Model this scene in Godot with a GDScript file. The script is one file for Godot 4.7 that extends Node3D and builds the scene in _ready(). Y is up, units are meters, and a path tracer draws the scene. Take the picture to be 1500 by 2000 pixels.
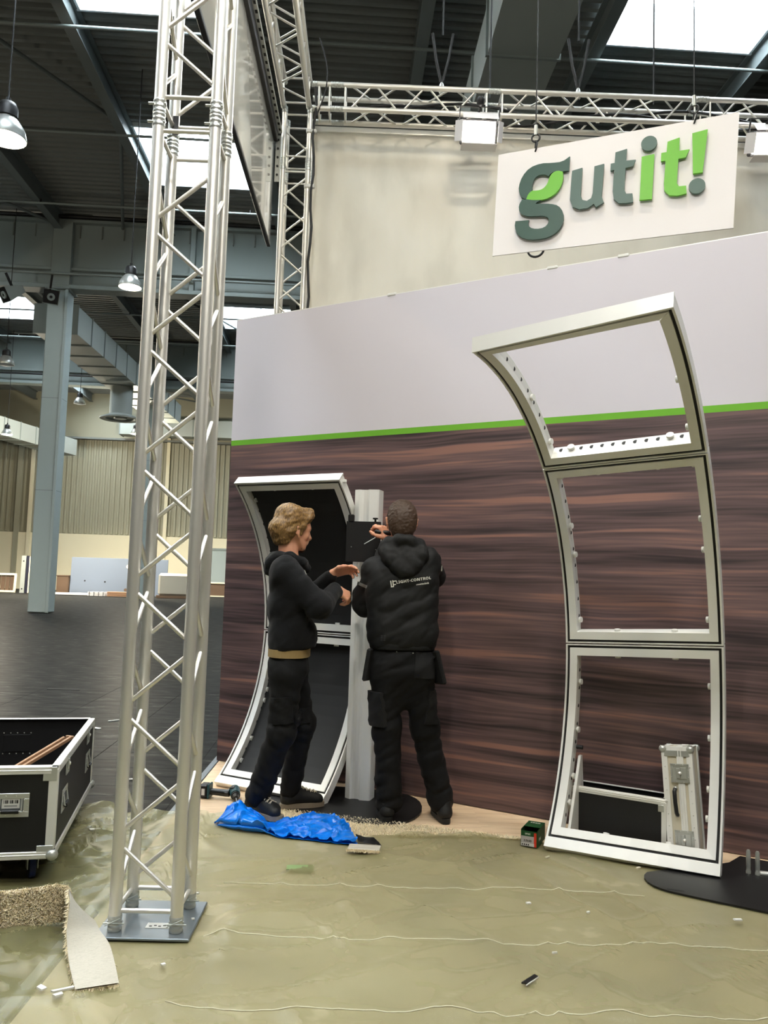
extends Node3D

# ---------------------------------------------------------------- mesh building
class MB:
	var v := PackedVector3Array()
	var n := PackedVector3Array()
	var uv := PackedVector2Array()
	var ix := PackedInt32Array()

	func tri(a: Vector3, b: Vector3, c: Vector3, na: Vector3, nb: Vector3, nc: Vector3, ua := Vector2.ZERO, ub := Vector2.ZERO, uc := Vector2.ZERO) -> void:
		var i := v.size()
		v.append(a); v.append(b); v.append(c)
		n.append(na); n.append(nb); n.append(nc)
		uv.append(ua); uv.append(ub); uv.append(uc)
		ix.append(i)
		if (c - a).cross(b - a).dot(na + nb + nc) >= 0.0:
			ix.append(i + 1); ix.append(i + 2)
		else:
			ix.append(i + 2); ix.append(i + 1)

	func quad(a: Vector3, b: Vector3, c: Vector3, d: Vector3, nn: Vector3, u0 := Vector2.ZERO, u1 := Vector2(1, 0), u2 := Vector2(1, 1), u3 := Vector2(0, 1)) -> void:
		var i := v.size()
		v.append(a); v.append(b); v.append(c); v.append(d)
		for k in 4: n.append(nn)
		uv.append(u0); uv.append(u1); uv.append(u2); uv.append(u3)
		if (c - a).cross(b - a).dot(nn) >= 0.0:
			ix.append_array([i, i + 1, i + 2, i, i + 2, i + 3])
		else:
			ix.append_array([i, i + 2, i + 1, i, i + 3, i + 2])

	func quadn(a: Vector3, b: Vector3, c: Vector3, d: Vector3, na: Vector3, nb: Vector3, nc: Vector3, nd: Vector3, ua := Vector2.ZERO, ub := Vector2(1, 0), uc := Vector2(1, 1), ud := Vector2(0, 1)) -> void:
		var i := v.size()
		v.append(a); v.append(b); v.append(c); v.append(d)
		n.append(na); n.append(nb); n.append(nc); n.append(nd)
		uv.append(ua); uv.append(ub); uv.append(uc); uv.append(ud)
		if (c - a).cross(b - a).dot(na + nc) >= 0.0:
			ix.append_array([i, i + 1, i + 2, i, i + 2, i + 3])
		else:
			ix.append_array([i, i + 2, i + 1, i, i + 3, i + 2])

	func flat(a: Vector3, b: Vector3, c: Vector3, d: Vector3, away: Vector3) -> void:
		var nn := (c - a).cross(b - a).normalized()
		if nn.dot((a + b + c + d) * 0.25 - away) < 0.0: nn = -nn
		quad(a, b, c, d, nn)

	func box(c: Vector3, s: Vector3, bev := 0.0, bs := Basis()) -> void:
		var h := s * 0.5
		var b := minf(bev, minf(h.x, minf(h.y, h.z)) * 0.9)
		for ax in 3:
			for sg in [-1.0, 1.0]:
				var u := (ax + 1) % 3
				var w := (ax + 2) % 3
				var nn := Vector3.ZERO
				nn[ax] = sg
				var q: Array[Vector3] = []
				for k in [[-1, -1], [1, -1], [1, 1], [-1, 1]]:
					var p := Vector3.ZERO
					p[ax] = sg * h[ax]
					p[u] = k[0] * (h[u] - b)
					p[w] = k[1] * (h[w] - b)
					q.append(c + bs * p)
				quad(q[0], q[1], q[2], q[3], bs * nn, Vector2.ZERO, Vector2(s[u], 0), Vector2(s[u], s[w]), Vector2(0, s[w]))
		if b <= 0.0: return
		for ax in 3:
			var u := (ax + 1) % 3
			var w := (ax + 2) % 3
			for su in [-1.0, 1.0]:
				for sw in [-1.0, 1.0]:
					var q: Array[Vector3] = []
					for k in [[-1, 0], [1, 0], [1, 1], [-1, 1]]:
						var p := Vector3.ZERO
						p[ax] = k[0] * (h[ax] - b)
						p[u] = su * (h[u] - (b if k[1] == 0 else 0.0))
						p[w] = sw * (h[w] - (0.0 if k[1] == 0 else b))
						q.append(c + bs * p)
					var nn := Vector3.ZERO
					nn[u] = su; nn[w] = sw
					quad(q[0], q[1], q[2], q[3], bs * nn.normalized())
		for sx in [-1.0, 1.0]:
			for sy in [-1.0, 1.0]:
				for sz in [-1.0, 1.0]:
					var p1 := c + bs * Vector3(sx * h.x, sy * (h.y - b), sz * (h.z - b))
					var p2 := c + bs * Vector3(sx * (h.x - b), sy * h.y, sz * (h.z - b))
					var p3 := c + bs * Vector3(sx * (h.x - b), sy * (h.y - b), sz * h.z)
					var nn := (bs * Vector3(sx, sy, sz)).normalized()
					tri(p1, p2, p3, nn, nn, nn)

	func tube(a: Vector3, b: Vector3, r0: float, r1 := -1.0, seg := 12, caps := true) -> void:
		if r1 < 0.0: r1 = r0
		var d := (b - a).normalized()
		var x := d.cross(Vector3.UP if absf(d.y) < 0.9 else Vector3.RIGHT).normalized()
		var y := d.cross(x)
		var ln := a.distance_to(b)
		for i in seg:
			var t0 := TAU * i / seg
			var t1 := TAU * (i + 1) / seg
			var n0 := x * cos(t0) + y * sin(t0)
			var n1 := x * cos(t1) + y * sin(t1)
			quadn(a + n0 * r0, a + n1 * r0, b + n1 * r1, b + n0 * r1, n0, n1, n1, n0, Vector2(float(i) / seg, 0), Vector2(float(i + 1) / seg, 0), Vector2(float(i + 1) / seg, ln), Vector2(float(i) / seg, ln))
			if caps:
				tri(a, a + n0 * r0, a + n1 * r0, -d, -d, -d)
				tri(b, b + n0 * r1, b + n1 * r1, d, d, d)

	func sweep(pts: Array, r: float, seg := 8, r_end := -1.0) -> void:
		var m := pts.size()
		if r_end < 0.0: r_end = r
		var up := Vector3.UP
		var rings := []
		var prev_x := Vector3.ZERO
		for i in m:
			var d: Vector3 = ((pts[mini(i + 1, m - 1)] as Vector3) - (pts[maxi(i - 1, 0)] as Vector3)).normalized()
			var x: Vector3
			if prev_x == Vector3.ZERO:
				x = d.cross(up if absf(d.y) < 0.9 else Vector3.RIGHT).normalized()
			else:
				x = (prev_x - d * prev_x.dot(d)).normalized()
			prev_x = x
			var y := d.cross(x)
			var rr := lerpf(r, r_end, float(i) / maxi(m - 1, 1))
			var ring := []
			for k in seg + 1:
				var t := TAU * k / seg
				var nn := x * cos(t) + y * sin(t)
				ring.append([(pts[i] as Vector3) + nn * rr, nn])
			rings.append(ring)
		for i in m - 1:
			for k in seg:
				var A = rings[i][k]; var B = rings[i][k + 1]; var C = rings[i + 1][k + 1]; var D = rings[i + 1][k]
				quadn(A[0], B[0], C[0], D[0], A[1], B[1], C[1], D[1])
		for e in [0, m - 1]:
			var nn: Vector3 = ((pts[e] as Vector3) - (pts[1 if e == 0 else m - 2] as Vector3)).normalized()
			for k in seg:
				tri(pts[e], rings[e][k][0], rings[e][k + 1][0], nn, nn, nn)

	# profile: [radius, height] pairs, turned round the y axis of xf
	func lathe(profile: Array, seg := 20, xf := Transform3D()) -> void:
		var m := profile.size()
		var sn := []
		for i in m - 1:
			var d := Vector2(profile[i + 1][0] - profile[i][0], profile[i + 1][1] - profile[i][1])
			sn.append(Vector2(d.y, -d.x).normalized())
		for i in m - 1:
			var na: Vector2 = sn[i]
			var nb: Vector2 = sn[i]
			if i > 0 and sn[i].dot(sn[i - 1]) > 0.6: na = (sn[i] + sn[i - 1]).normalized()
			if i < m - 2 and sn[i].dot(sn[i + 1]) > 0.6: nb = (sn[i] + sn[i + 1]).normalized()
			for k in seg:
				var t0 := TAU * k / seg
				var t1 := TAU * (k + 1) / seg
				var c0 := Vector3(cos(t0), 0, sin(t0))
				var c1 := Vector3(cos(t1), 0, sin(t1))
				var Y := Vector3.UP
				var bs := xf.basis
				var A = xf * (c0 * profile[i][0] + Y * profile[i][1])
				var B = xf * (c1 * profile[i][0] + Y * profile[i][1])
				var C = xf * (c1 * profile[i + 1][0] + Y * profile[i + 1][1])
				var D = xf * (c0 * profile[i + 1][0] + Y * profile[i + 1][1])
				quadn(A, B, C, D, bs * (c0 * na.x + Y * na.y), bs * (c1 * na.x + Y * na.y), bs * (c1 * nb.x + Y * nb.y), bs * (c0 * nb.x + Y * nb.y))

	# polygon in the xy plane of xf, from z0 to z1
	func prism(poly: PackedVector2Array, z0: float, z1: float, xf := Transform3D()) -> void:
		var id := Geometry2D.triangulate_polygon(poly)
		var bs := xf.basis
		for k in range(0, id.size(), 3):
			var a := poly[id[k]]; var b := poly[id[k + 1]]; var c := poly[id[k + 2]]
			tri(xf * Vector3(a.x, a.y, z1), xf * Vector3(b.x, b.y, z1), xf * Vector3(c.x, c.y, z1), bs.z, bs.z, bs.z, a, b, c)
			tri(xf * Vector3(a.x, a.y, z0), xf * Vector3(b.x, b.y, z0), xf * Vector3(c.x, c.y, z0), -bs.z, -bs.z, -bs.z, a, b, c)
		var cw := Geometry2D.is_polygon_clockwise(poly)
		var m := poly.size()
		for i in m:
			var a := poly[i]
			var b := poly[(i + 1) % m]
			var d := b - a
			if d.length() < 1e-6: continue
			var nn2 := Vector2(d.y, -d.x).normalized() * (-1.0 if cw else 1.0)
			var nn := bs * Vector3(nn2.x, nn2.y, 0)
			quad(xf * Vector3(a.x, a.y, z0), xf * Vector3(b.x, b.y, z0), xf * Vector3(b.x, b.y, z1), xf * Vector3(a.x, a.y, z1), nn)

	# grid of points: rows of Vector3, smooth normals; flip turns them over
	func grid(rows: Array, flip := false, uvs := Vector2.ONE) -> void:
		var h := rows.size()
		var w: int = rows[0].size()
		var base := v.size()
		for j in h:
			for i in w:
				var dx: Vector3 = (rows[j][mini(i + 1, w - 1)] as Vector3) - (rows[j][maxi(i - 1, 0)] as Vector3)
				var dy: Vector3 = (rows[mini(j + 1, h - 1)][i] as Vector3) - (rows[maxi(j - 1, 0)][i] as Vector3)
				var nn := dx.cross(dy).normalized()
				v.append(rows[j][i])
				n.append(-nn if flip else nn)
				uv.append(Vector2(uvs.x * i / (w - 1), uvs.y * j / (h - 1)))
		for j in h - 1:
			for i in w - 1:
				var a := base + j * w + i
				if flip:
					ix.append_array([a, a + 1, a + w + 1, a, a + w + 1, a + w])
				else:
					ix.append_array([a, a + w + 1, a + 1, a, a + w, a + w + 1])

	func ball(c: Vector3, r: float, seg := 12, sc := Vector3.ONE) -> void:
		for j in seg / 2:
			for i in seg:
				var q := []
				for k in [[0, 0], [1, 0], [1, 1], [0, 1]]:
					var t: float = TAU * (i + k[0]) / seg
					var p: float = PI * (j + k[1]) / (seg / 2)
					q.append(Vector3(sin(p) * cos(t), cos(p), sin(p) * sin(t)))
				quadn(c + q[0] * r * sc, c + q[1] * r * sc, c + q[2] * r * sc, c + q[3] * r * sc, q[0], q[1], q[2], q[3])

	func mesh() -> ArrayMesh:
		var arr := []
		arr.resize(Mesh.ARRAY_MAX)
		arr[Mesh.ARRAY_VERTEX] = v
		arr[Mesh.ARRAY_NORMAL] = n
		arr[Mesh.ARRAY_TEX_UV] = uv
		arr[Mesh.ARRAY_INDEX] = ix
		var m := ArrayMesh.new()
		m.add_surface_from_arrays(Mesh.PRIMITIVE_TRIANGLES, arr)
		return m

# ---------------------------------------------------------------- distance-field figures
class SDF:
	var pa: Array[Vector3] = []
	var pd: Array[Vector3] = []
	var pl := PackedFloat32Array()
	var r0 := PackedFloat32Array()
	var dr := PackedFloat32Array()
	var k := 0.03
	var noise: FastNoiseLite = null
	var amp := 0.0
	var nsc := Vector3.ONE
	var turn := Basis()
	var cut: Array = []          # [point, normal]: what lies on the normal's side is cut away

	func cap(a: Vector3, b: Vector3, ra: float, rb := -1.0) -> void:
		if rb < 0.0: rb = ra
		pa.append(a)
		pd.append(b - a)
		pl.append(1.0 / maxf((b - a).length_squared(), 1e-9))
		r0.append(ra)
		dr.append(rb - ra)

	func value(p: Vector3, act: PackedInt32Array) -> float:
		var d := 9.0
		for i in act:
			var q := p - pa[i]
			var e := pd[i]
			var t := clampf(q.dot(e) * pl[i], 0.0, 1.0)
			var x := (q - e * t).length() - r0[i] - dr[i] * t
			var h := k - absf(d - x)
			d = minf(d, x)
			if h > 0.0: d -= h * h * 0.25 / k
		if amp > 0.0 and absf(d) < 0.08:
			var w := (turn * p) * nsc
			d += amp * noise.get_noise_3d(w.x, w.y, w.z)
		for c in cut:
			d = maxf(d, (p - (c[0] as Vector3)).dot(c[1]))
		return d

	func all_ids() -> PackedInt32Array:
		return PackedInt32Array(range(pa.size()))

	func build(mb: MB, cell: float) -> void:
		var lo := Vector3.ONE * 1e9
		var hi := -lo
		for i in pa.size():
			var r := maxf(r0[i], r0[i] + dr[i]) + k + amp + cell * 2.0
			for p in [pa[i], pa[i] + pd[i]]:
				lo = lo.min(p - Vector3.ONE * r)
				hi = hi.max(p + Vector3.ONE * r)
		var B := 8
		var nb := Vector3i(((hi - lo) / (cell * B)).ceil()) + Vector3i.ONE
		var nx := nb.x * B + 1
		var ny := nb.y * B + 1
		var nz := nb.z * B + 1
		var val := PackedFloat32Array()
		val.resize(nx * ny * nz)
		val.fill(99.0)
		var idv := PackedInt32Array()
		idv.resize(nx * ny * nz)
		idv.fill(-1)
		var half := cell * B * 0.5
		var diag := half * 1.7321
		var ids := all_ids()
		var near: Array[Vector3i] = []
		var sy := nx
		var sz := nx * ny
		for bz in nb.z:
			for by in nb.y:
				for bx in nb.x:
					var ctr := lo + Vector3(bx, by, bz) * cell * B + Vector3.ONE * half
					var dmin := 9.0
					var ds := PackedFloat32Array()
					for i in ids:
						var q := ctr - pa[i]
						var e := pd[i]
						var t := clampf(q.dot(e) * pl[i], 0.0, 1.0)
						var x := (q - e * t).length() - r0[i] - dr[i] * t
						ds.append(x)
						dmin = minf(dmin, x)
					if dmin > diag + k + amp or dmin < -diag - amp - 0.12: continue
					var act := PackedInt32Array()
					for i in ids:
						if ds[i] < dmin + 2.0 * diag + k: act.append(i)
					near.append(Vector3i(bx, by, bz))
					for z in B + 1:
						for y in B + 1:
							var row := (bz * B + z) * sz + (by * B + y) * sy + bx * B
							for x in B + 1:
								if val[row + x] > 50.0:
									val[row + x] = value(lo + Vector3(bx * B + x, by * B + y, bz * B + z) * cell, act)
		var off := [0, 1, sy, sy + 1, sz, sz + 1, sz + sy, sz + sy + 1]
		var ed := [[0, 1], [2, 3], [4, 5], [6, 7], [0, 2], [1, 3], [4, 6], [5, 7], [0, 4], [1, 5], [2, 6], [3, 7]]
		var cp: Array[Vector3] = [Vector3(0, 0, 0), Vector3(1, 0, 0), Vector3(0, 1, 0), Vector3(1, 1, 0), Vector3(0, 0, 1), Vector3(1, 0, 1), Vector3(0, 1, 1), Vector3(1, 1, 1)]
		var base := mb.v.size()
		var vs := PackedVector3Array()
		var cells := PackedInt32Array()
		for b in near:
			for z in B:
				for y in B:
					var row := (b.z * B + z) * sz + (b.y * B + y) * sy + b.x * B
					for x in B:
						var o := row + x
						var v0 := val[o]
						if absf(v0) > cell * 3.0: continue
						var neg := 0
						for c in 8:
							if val[o + off[c]] < 0.0: neg += 1
						if neg == 0 or neg == 8: continue
						var s := Vector3.ZERO
						var m := 0
						for e in ed:
							var a := val[o + off[e[0]]]
							var c := val[o + off[e[1]]]
							if (a < 0.0) != (c < 0.0):
								s += cp[e[0]].lerp(cp[e[1]], a / (a - c))
								m += 1
						idv[o] = vs.size()
						vs.append(lo + (Vector3(b.x * B + x, b.y * B + y, b.z * B + z) + s / m) * cell)
						cells.append(o)
		var nm := PackedVector3Array()
		nm.resize(vs.size())
		var tr := PackedInt32Array()
		for o in cells:
			var a := val[o]
			for ax in 3:
				var st: int = [1, sy, sz][ax]
				var c := val[o + st]
				if (a < 0.0) == (c < 0.0): continue
				var s1: int = [sy, sz, 1][ax]
				var s2: int = [sz, 1, sy][ax]
				if o - s1 - s2 < 0: continue
				var q0 := idv[o]; var q1 := idv[o - s1]; var q2 := idv[o - s1 - s2]; var q3 := idv[o - s2]
				if q0 < 0 or q1 < 0 or q2 < 0 or q3 < 0: continue
				if a < 0.0:
					tr.append_array([q0, q2, q1, q0, q3, q2])
				else:
					tr.append_array([q0, q1, q2, q0, q2, q3])
		for t in range(0, tr.size(), 3):
			var A := vs[tr[t]]; var C := vs[tr[t + 1]]; var D := vs[tr[t + 2]]
			var nn := (D - A).cross(C - A)
			nm[tr[t]] += nn; nm[tr[t + 1]] += nn; nm[tr[t + 2]] += nn
		for i in vs.size():
			mb.v.append(vs[i]); mb.n.append(nm[i].normalized()); mb.uv.append(Vector2(vs[i].x, vs[i].y))
		for t in tr: mb.ix.append(base + t)

# ---------------------------------------------------------------- nodes
func put(o: Node3D, parent: Node) -> void:
	if parent == self:
		o.name = numbered(o.name)
		add_child(o)
	else:
		parent.add_child(o, true)

var used := {}
func numbered(called: String) -> String:
	if not used.has(called):
		used[called] = 0
		return called
	used[called] += 1
	return "%s_%03d" % [called, used[called]]

func tag(o: Node, label: String, category: String, group := "", kind := "") -> Node:
	if label: o.set_meta("label", label)
	if category: o.set_meta("category", category)
	if group: o.set_meta("group", group)
	if kind: o.set_meta("kind", kind)
	return o

func thing(called: String, label: String, category: String, xf := Transform3D(), group := "", kind := "") -> Node3D:
	var o := Node3D.new()
	o.name = called
	put(o, self)
	o.transform = xf
	tag(o, label, category, group, kind)
	return o

func node(called: String, parent: Node, xf := Transform3D()) -> Node3D:
	var o := Node3D.new()
	o.name = called
	put(o, parent)
	o.transform = xf
	return o

func mi(called: String, m: Mesh, mat: Material, parent: Node, xf := Transform3D()) -> MeshInstance3D:
	var o := MeshInstance3D.new()
	o.name = called
	o.mesh = m
	o.material_override = mat
	put(o, parent)
	o.transform = xf
	return o

func obj(called: String, mb: MB, mat: Material, parent: Node, xf := Transform3D()) -> MeshInstance3D:
	return mi(called, mb.mesh(), mat, parent, xf)

func bx(called: String, c: Vector3, s: Vector3, mat: Material, parent: Node, bev := 0.0, bs := Basis()) -> MeshInstance3D:
	var m := MB.new()
	m.box(Vector3.ZERO, s, bev)
	return obj(called, m, mat, parent, Transform3D(bs, c))

func rod(called: String, a: Vector3, b: Vector3, r: float, mat: Material, parent: Node, seg := 12) -> MeshInstance3D:
	var m := MB.new()
	m.tube(a, b, r, r, seg)
	return obj(called, m, mat, parent)

# ---------------------------------------------------------------- materials
var M := {}
func mat(called: String, c: Color, rough := 0.6, metal := 0.0, spec := 0.5) -> StandardMaterial3D:
	var m := StandardMaterial3D.new()
	m.resource_name = called
	m.albedo_color = c
	m.roughness = rough
	m.metallic = metal
	m.metallic_specular = spec
	M[called] = m
	return m

func rgb(r: int, g: int, b: int) -> Color:
	return Color(r / 255.0, g / 255.0, b / 255.0)

func noise(seed_: int, freq: float, oct := 4, type := FastNoiseLite.TYPE_SIMPLEX_SMOOTH) -> FastNoiseLite:
	var f := FastNoiseLite.new()
	f.seed = seed_
	f.frequency = freq
	f.noise_type = type
	f.fractal_octaves = oct
	return f

func ramp_tex(seed_: int, freq: float, size: Vector2i, stops: Array, oct := 4, type := FastNoiseLite.TYPE_SIMPLEX_SMOOTH) -> NoiseTexture2D:
	var t := NoiseTexture2D.new()
	t.width = size.x
	t.height = size.y
	t.seamless = true
	t.noise = noise(seed_, freq, oct, type)
	var g := Gradient.new()
	g.offsets = PackedFloat32Array()
	g.colors = PackedColorArray()
	var of := PackedFloat32Array()
	var co := PackedColorArray()
	for s in stops:
		of.append(s[0]); co.append(s[1])
	g.offsets = of
	g.colors = co
	t.color_ramp = g
	return t

func grey_tex(seed_: int, freq: float, size: Vector2i, oct := 4, lo := 0.0, hi := 1.0) -> NoiseTexture2D:
	return ramp_tex(seed_, freq, size, [[0.0, Color(lo, lo, lo)], [1.0, Color(hi, hi, hi)]], oct)

func bump(m: StandardMaterial3D, t: Texture2D, cm: float) -> void:
	m.heightmap_enabled = true
	m.heightmap_texture = t
	m.heightmap_scale = cm

func tri_map(m: StandardMaterial3D, sc: float, world := false) -> void:
	m.uv1_triplanar = true
	m.uv1_world_triplanar = world
	m.uv1_scale = Vector3.ONE * sc

# ---------------------------------------------------------------- places
const HALL_TURN := 2.1                      # the hall's axis against the stand's, degrees
var HX := Transform3D(Basis(Vector3.UP, deg_to_rad(HALL_TURN)), Vector3.ZERO)
var WALL := Transform3D(Basis(Vector3(0.85717, 0, 0.51504), Vector3.UP, Vector3(-0.51504, 0, 0.85717)), Vector3(-1.12, 0, -6.43))

func _ready() -> void:
	# camera
	var cam := Camera3D.new()
	cam.name = "camera"
	cam.fov = rad_to_deg(2.0 * atan(1000.0 / 1603.0))
	cam.near = 0.05
	cam.far = 200.0
	cam.position = Vector3(0, 1.43, 0)
	cam.basis = Basis(Vector3.UP, deg_to_rad(-0.9)) * Basis(Vector3.RIGHT, deg_to_rad(4.6)) * Basis(Vector3.BACK, deg_to_rad(1.78))
	add_child(cam)
	cam.current = true
	# overcast sky, seen through the roof lights
	var env := Environment.new()
	env.background_mode = Environment.BG_SKY
	var sm := ProceduralSkyMaterial.new()
	sm.sky_top_color = Color(0.93, 0.97, 1.0)
	sm.sky_horizon_color = Color(0.93, 0.97, 1.0)
	sm.ground_bottom_color = Color(0.25, 0.25, 0.25)
	sm.ground_horizon_color = Color(0.5, 0.5, 0.5)
	sm.sky_energy_multiplier = 4.4
	var sky := Sky.new()
	sky.sky_material = sm
	env.sky = sky
	env.tonemap_mode = Environment.TONE_MAPPER_LINEAR
	env.tonemap_exposure = 1.0
	env.sdfgi_enabled = true
	env.ssao_enabled = true
	env.ssil_enabled = true
	var we := WorldEnvironment.new()
	we.name = "world_environment"
	we.environment = env
	add_child(we)

	make_materials()
	build_hall()
	build_trusses()
	build_floodlights()
	build_display_wall()
	build_sign()
	build_floor_coverings()
	build_frames()
	build_cases()
	build_people()
	build_small_things()

func make_materials() -> void:
	mat("aluminium", Color(0.89, 0.88, 0.85), 0.37, 0.66)
	bump(M.aluminium, grey_tex(3, 0.02, Vector2i(256, 256), 3), 0.03)
	tri_map(M.aluminium, 3.0)
	mat("satin_silver", Color(0.92, 0.92, 0.90), 0.4, 0.15)
	mat("bright_silver", Color(0.90, 0.90, 0.88), 0.38, 0.4)
	mat("zinc", Color(0.76, 0.77, 0.75), 0.32, 0.65)
	mat("black_gap", Color(0.02, 0.02, 0.022), 0.6)
	mat("black_metal", Color(0.05, 0.05, 0.052), 0.5)
	mat("black_plastic", Color(0.045, 0.045, 0.05), 0.42)
	mat("white_plastic", Color(0.86, 0.86, 0.84), 0.4)
	mat("white_board", Color(0.88, 0.865, 0.86), 0.55)
	mat("wire", Color(0.12, 0.12, 0.12), 0.5, 0.3)
	mat("cable", Color(0.05, 0.05, 0.055), 0.55)
	mat("hall_paint", Color(0.49, 0.525, 0.515), 0.65)
	mat("deck_paint", Color(0.43, 0.445, 0.435), 0.7)
	mat("beam_paint", Color(0.38, 0.41, 0.41), 0.6)
	mat("column_paint", Color(0.60, 0.645, 0.635), 0.55)
	mat("clad", Color(0.56, 0.55, 0.475), 0.6)
	mat("cream_wall", Color(0.82, 0.79, 0.68), 0.7)
	mat("curb_white", Color(0.86, 0.89, 0.9), 0.6)
	mat("duct", Color(0.60, 0.625, 0.605), 0.55, 0.1)
	var gl := mat("roof_glass", Color(0.9, 0.95, 1.0, 0.06), 0.05)
	gl.transparency = BaseMaterial3D.TRANSPARENCY_ALPHA
	var lg := mat("lamp_glass", Color(1, 1, 1, 0.25), 0.12)
	lg.transparency = BaseMaterial3D.TRANSPARENCY_ALPHA
	var em := mat("lamp_bulb_glow", Color(1, 1, 1), 0.5)
	em.emission_enabled = true
	em.emission = Color(1, 0.98, 0.94)
	em.emission_energy_multiplier = 6.0
	var fl := mat("flood_lamp_glow", Color(1, 1, 1), 0.5)
	fl.emission_enabled = true
	fl.emission = Color(1, 0.99, 0.96)
	fl.emission_energy_multiplier = 14.0
	# dark hall tiles: scuffed, faintly glossy
	var ft := mat("hall_tile", Color(1, 1, 1), 0.3)
	ft.specular_mode = BaseMaterial3D.SPECULAR_DISABLED
	ft.clearcoat_enabled = true
	ft.clearcoat = 0.14
	ft.clearcoat_roughness = 0.34
	ft.albedo_texture = ramp_tex(11, 0.012, Vector2i(1024, 1024), [[0.0, Color(0.105, 0.105, 0.102)], [0.45, Color(0.15, 0.152, 0.148)], [0.62, Color(0.18, 0.182, 0.175)], [0.7, Color(0.165, 0.165, 0.16)], [0.86, Color(0.26, 0.258, 0.245)], [1.0, Color(0.4, 0.4, 0.385)]], 6)
	ft.uv1_triplanar = true
	ft.uv1_world_triplanar = true
	ft.uv1_scale = Vector3(0.22, 0.22, 0.6)
	ft.roughness = 0.6
	mat("tile_joint", Color(0.055, 0.055, 0.053), 0.8)
	# light wood laminate
	var lam := mat("laminate", Color(1, 1, 1), 0.5)
	lam.albedo_texture = streaks(1024, 512, 21, 3.0, 40.0, [Color(0.76, 0.64, 0.505), Color(0.85, 0.74, 0.605), Color(0.90, 0.80, 0.67)])
	lam.uv1_triplanar = true
	lam.uv1_scale = Vector3(0.55, 0.55, 0.55)
	# white coated cloth of the cover wall
	var cw := mat("cover_cloth", Color(1, 1, 1), 0.42)
	cw.albedo_texture = ramp_tex(31, 0.006, Vector2i(1024, 1024), [[0.0, Color(0.79, 0.775, 0.72)], [0.5, Color(0.845, 0.83, 0.775)], [1.0, Color(0.865, 0.85, 0.80)]], 5)
	cw.uv1_triplanar = true
	cw.uv1_scale = Vector3(0.3, 0.12, 0.3)
	bump(cw, grey_tex(32, 0.012, Vector2i(512, 512), 3), 1.2)
	var fp := mat("fascia_gloss", Color(0.90, 0.89, 0.85), 0.12)
	fp.clearcoat_enabled = true
	fp.clearcoat = 1.0
	fp.clearcoat_roughness = 0.06
	mat("fascia_edge", Color(0.17, 0.175, 0.19), 0.4, 0.4)
	# printed fabric
	mat("print_white", Color(0.83, 0.815, 0.845), 0.75)
	mat("print_green", Color(0.42, 0.69, 0.16), 0.7)
	var pw := mat("print_wood", Color(1, 1, 1), 0.55)
	pw.albedo_texture = rosewood()
	pw.texture_repeat = true
	mat("sign_dark_green", Color(0.135, 0.275, 0.225), 0.45)
	mat("sign_grey_green", Color(0.27, 0.37, 0.335), 0.45)
	mat("sign_lime", Color(0.40, 0.69, 0.16), 0.45)
	# case skins
	var cb := mat("case_black", Color(0.033, 0.034, 0.036), 0.55)
	bump(cb, grey_tex(41, 0.2, Vector2i(256, 256), 2), 0.05)
	tri_map(cb, 6.0)
	var cs := mat("case_cream", Color(0.82, 0.79, 0.70), 0.4)
	cs.clearcoat_enabled = true
	cs.clearcoat = 0.3
	mat("plywood", Color(0.62, 0.47, 0.35), 0.6)
	mat("sticker", Color(0.8, 0.8, 0.78), 0.5)
	mat("print_black", Color(0.06, 0.06, 0.06), 0.6)
	mat("blue_rubber", Color(0.08, 0.14, 0.33), 0.5)
	# clothes and skin
	var fb := mat("black_fleece", Color(0.055, 0.057, 0.063), 0.92, 0.0, 0.35)
	fb.rim_enabled = true
	fb.rim = 0.35
	fb.rim_tint = 0.4
	bump(fb, grey_tex(51, 0.25, Vector2i(256, 256), 3), 0.12)
	tri_map(fb, 5.0)
	var sh := mat("black_softshell", Color(0.065, 0.067, 0.067), 0.7, 0.0, 0.4)
	bump(sh, grey_tex(52, 0.3, Vector2i(256, 256), 2), 0.04)
	tri_map(sh, 5.0)
	var tr := mat("black_workwear", Color(0.040, 0.042, 0.047), 0.82, 0.0, 0.4)
	bump(tr, grey_tex(53, 0.3, Vector2i(256, 256), 2), 0.06)
	tri_map(tr, 6.0)
	mat("pocket_cloth", Color(0.026, 0.027, 0.03), 0.85)
	mat("belt_cloth", Color(0.56, 0.47, 0.30), 0.8)
	var sk := mat("skin", Color(0.83, 0.60, 0.48), 0.5)
	sk.subsurf_scatter_enabled = true
	sk.subsurf_scatter_strength = 0.12
	mat("lips", Color(0.68, 0.40, 0.34), 0.5)
	mat("eye_white", Color(0.9, 0.9, 0.88), 0.2)
	mat("iris", Color(0.12, 0.14, 0.16), 0.2)
	var hb := mat("hair_blond", Color(1, 1, 1), 0.5)
	hb.albedo_texture = ramp_tex(61, 0.03, Vector2i(256, 256), [[0.0, Color(0.27, 0.19, 0.10)], [0.45, Color(0.43, 0.32, 0.18)], [0.75, Color(0.64, 0.50, 0.29)], [1.0, Color(0.80, 0.67, 0.42)]], 4)
	hb.uv1_triplanar = true
	hb.uv1_scale = Vector3(16, 5, 5)
	var hd := mat("hair_dark", Color(1, 1, 1), 0.6)
	hd.albedo_texture = ramp_tex(62, 0.08, Vector2i(256, 256), [[0.0, Color(0.13, 0.085, 0.05)], [0.6, Color(0.25, 0.17, 0.105)], [1.0, Color(0.42, 0.31, 0.195)]], 4)
	hd.uv1_triplanar = true
	hd.uv1_scale = Vector3(12, 8, 8)
	mat("shoe_black", Color(0.055, 0.055, 0.055), 0.6)
	mat("shoe_sole", Color(0.52, 0.47, 0.40), 0.7)
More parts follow.
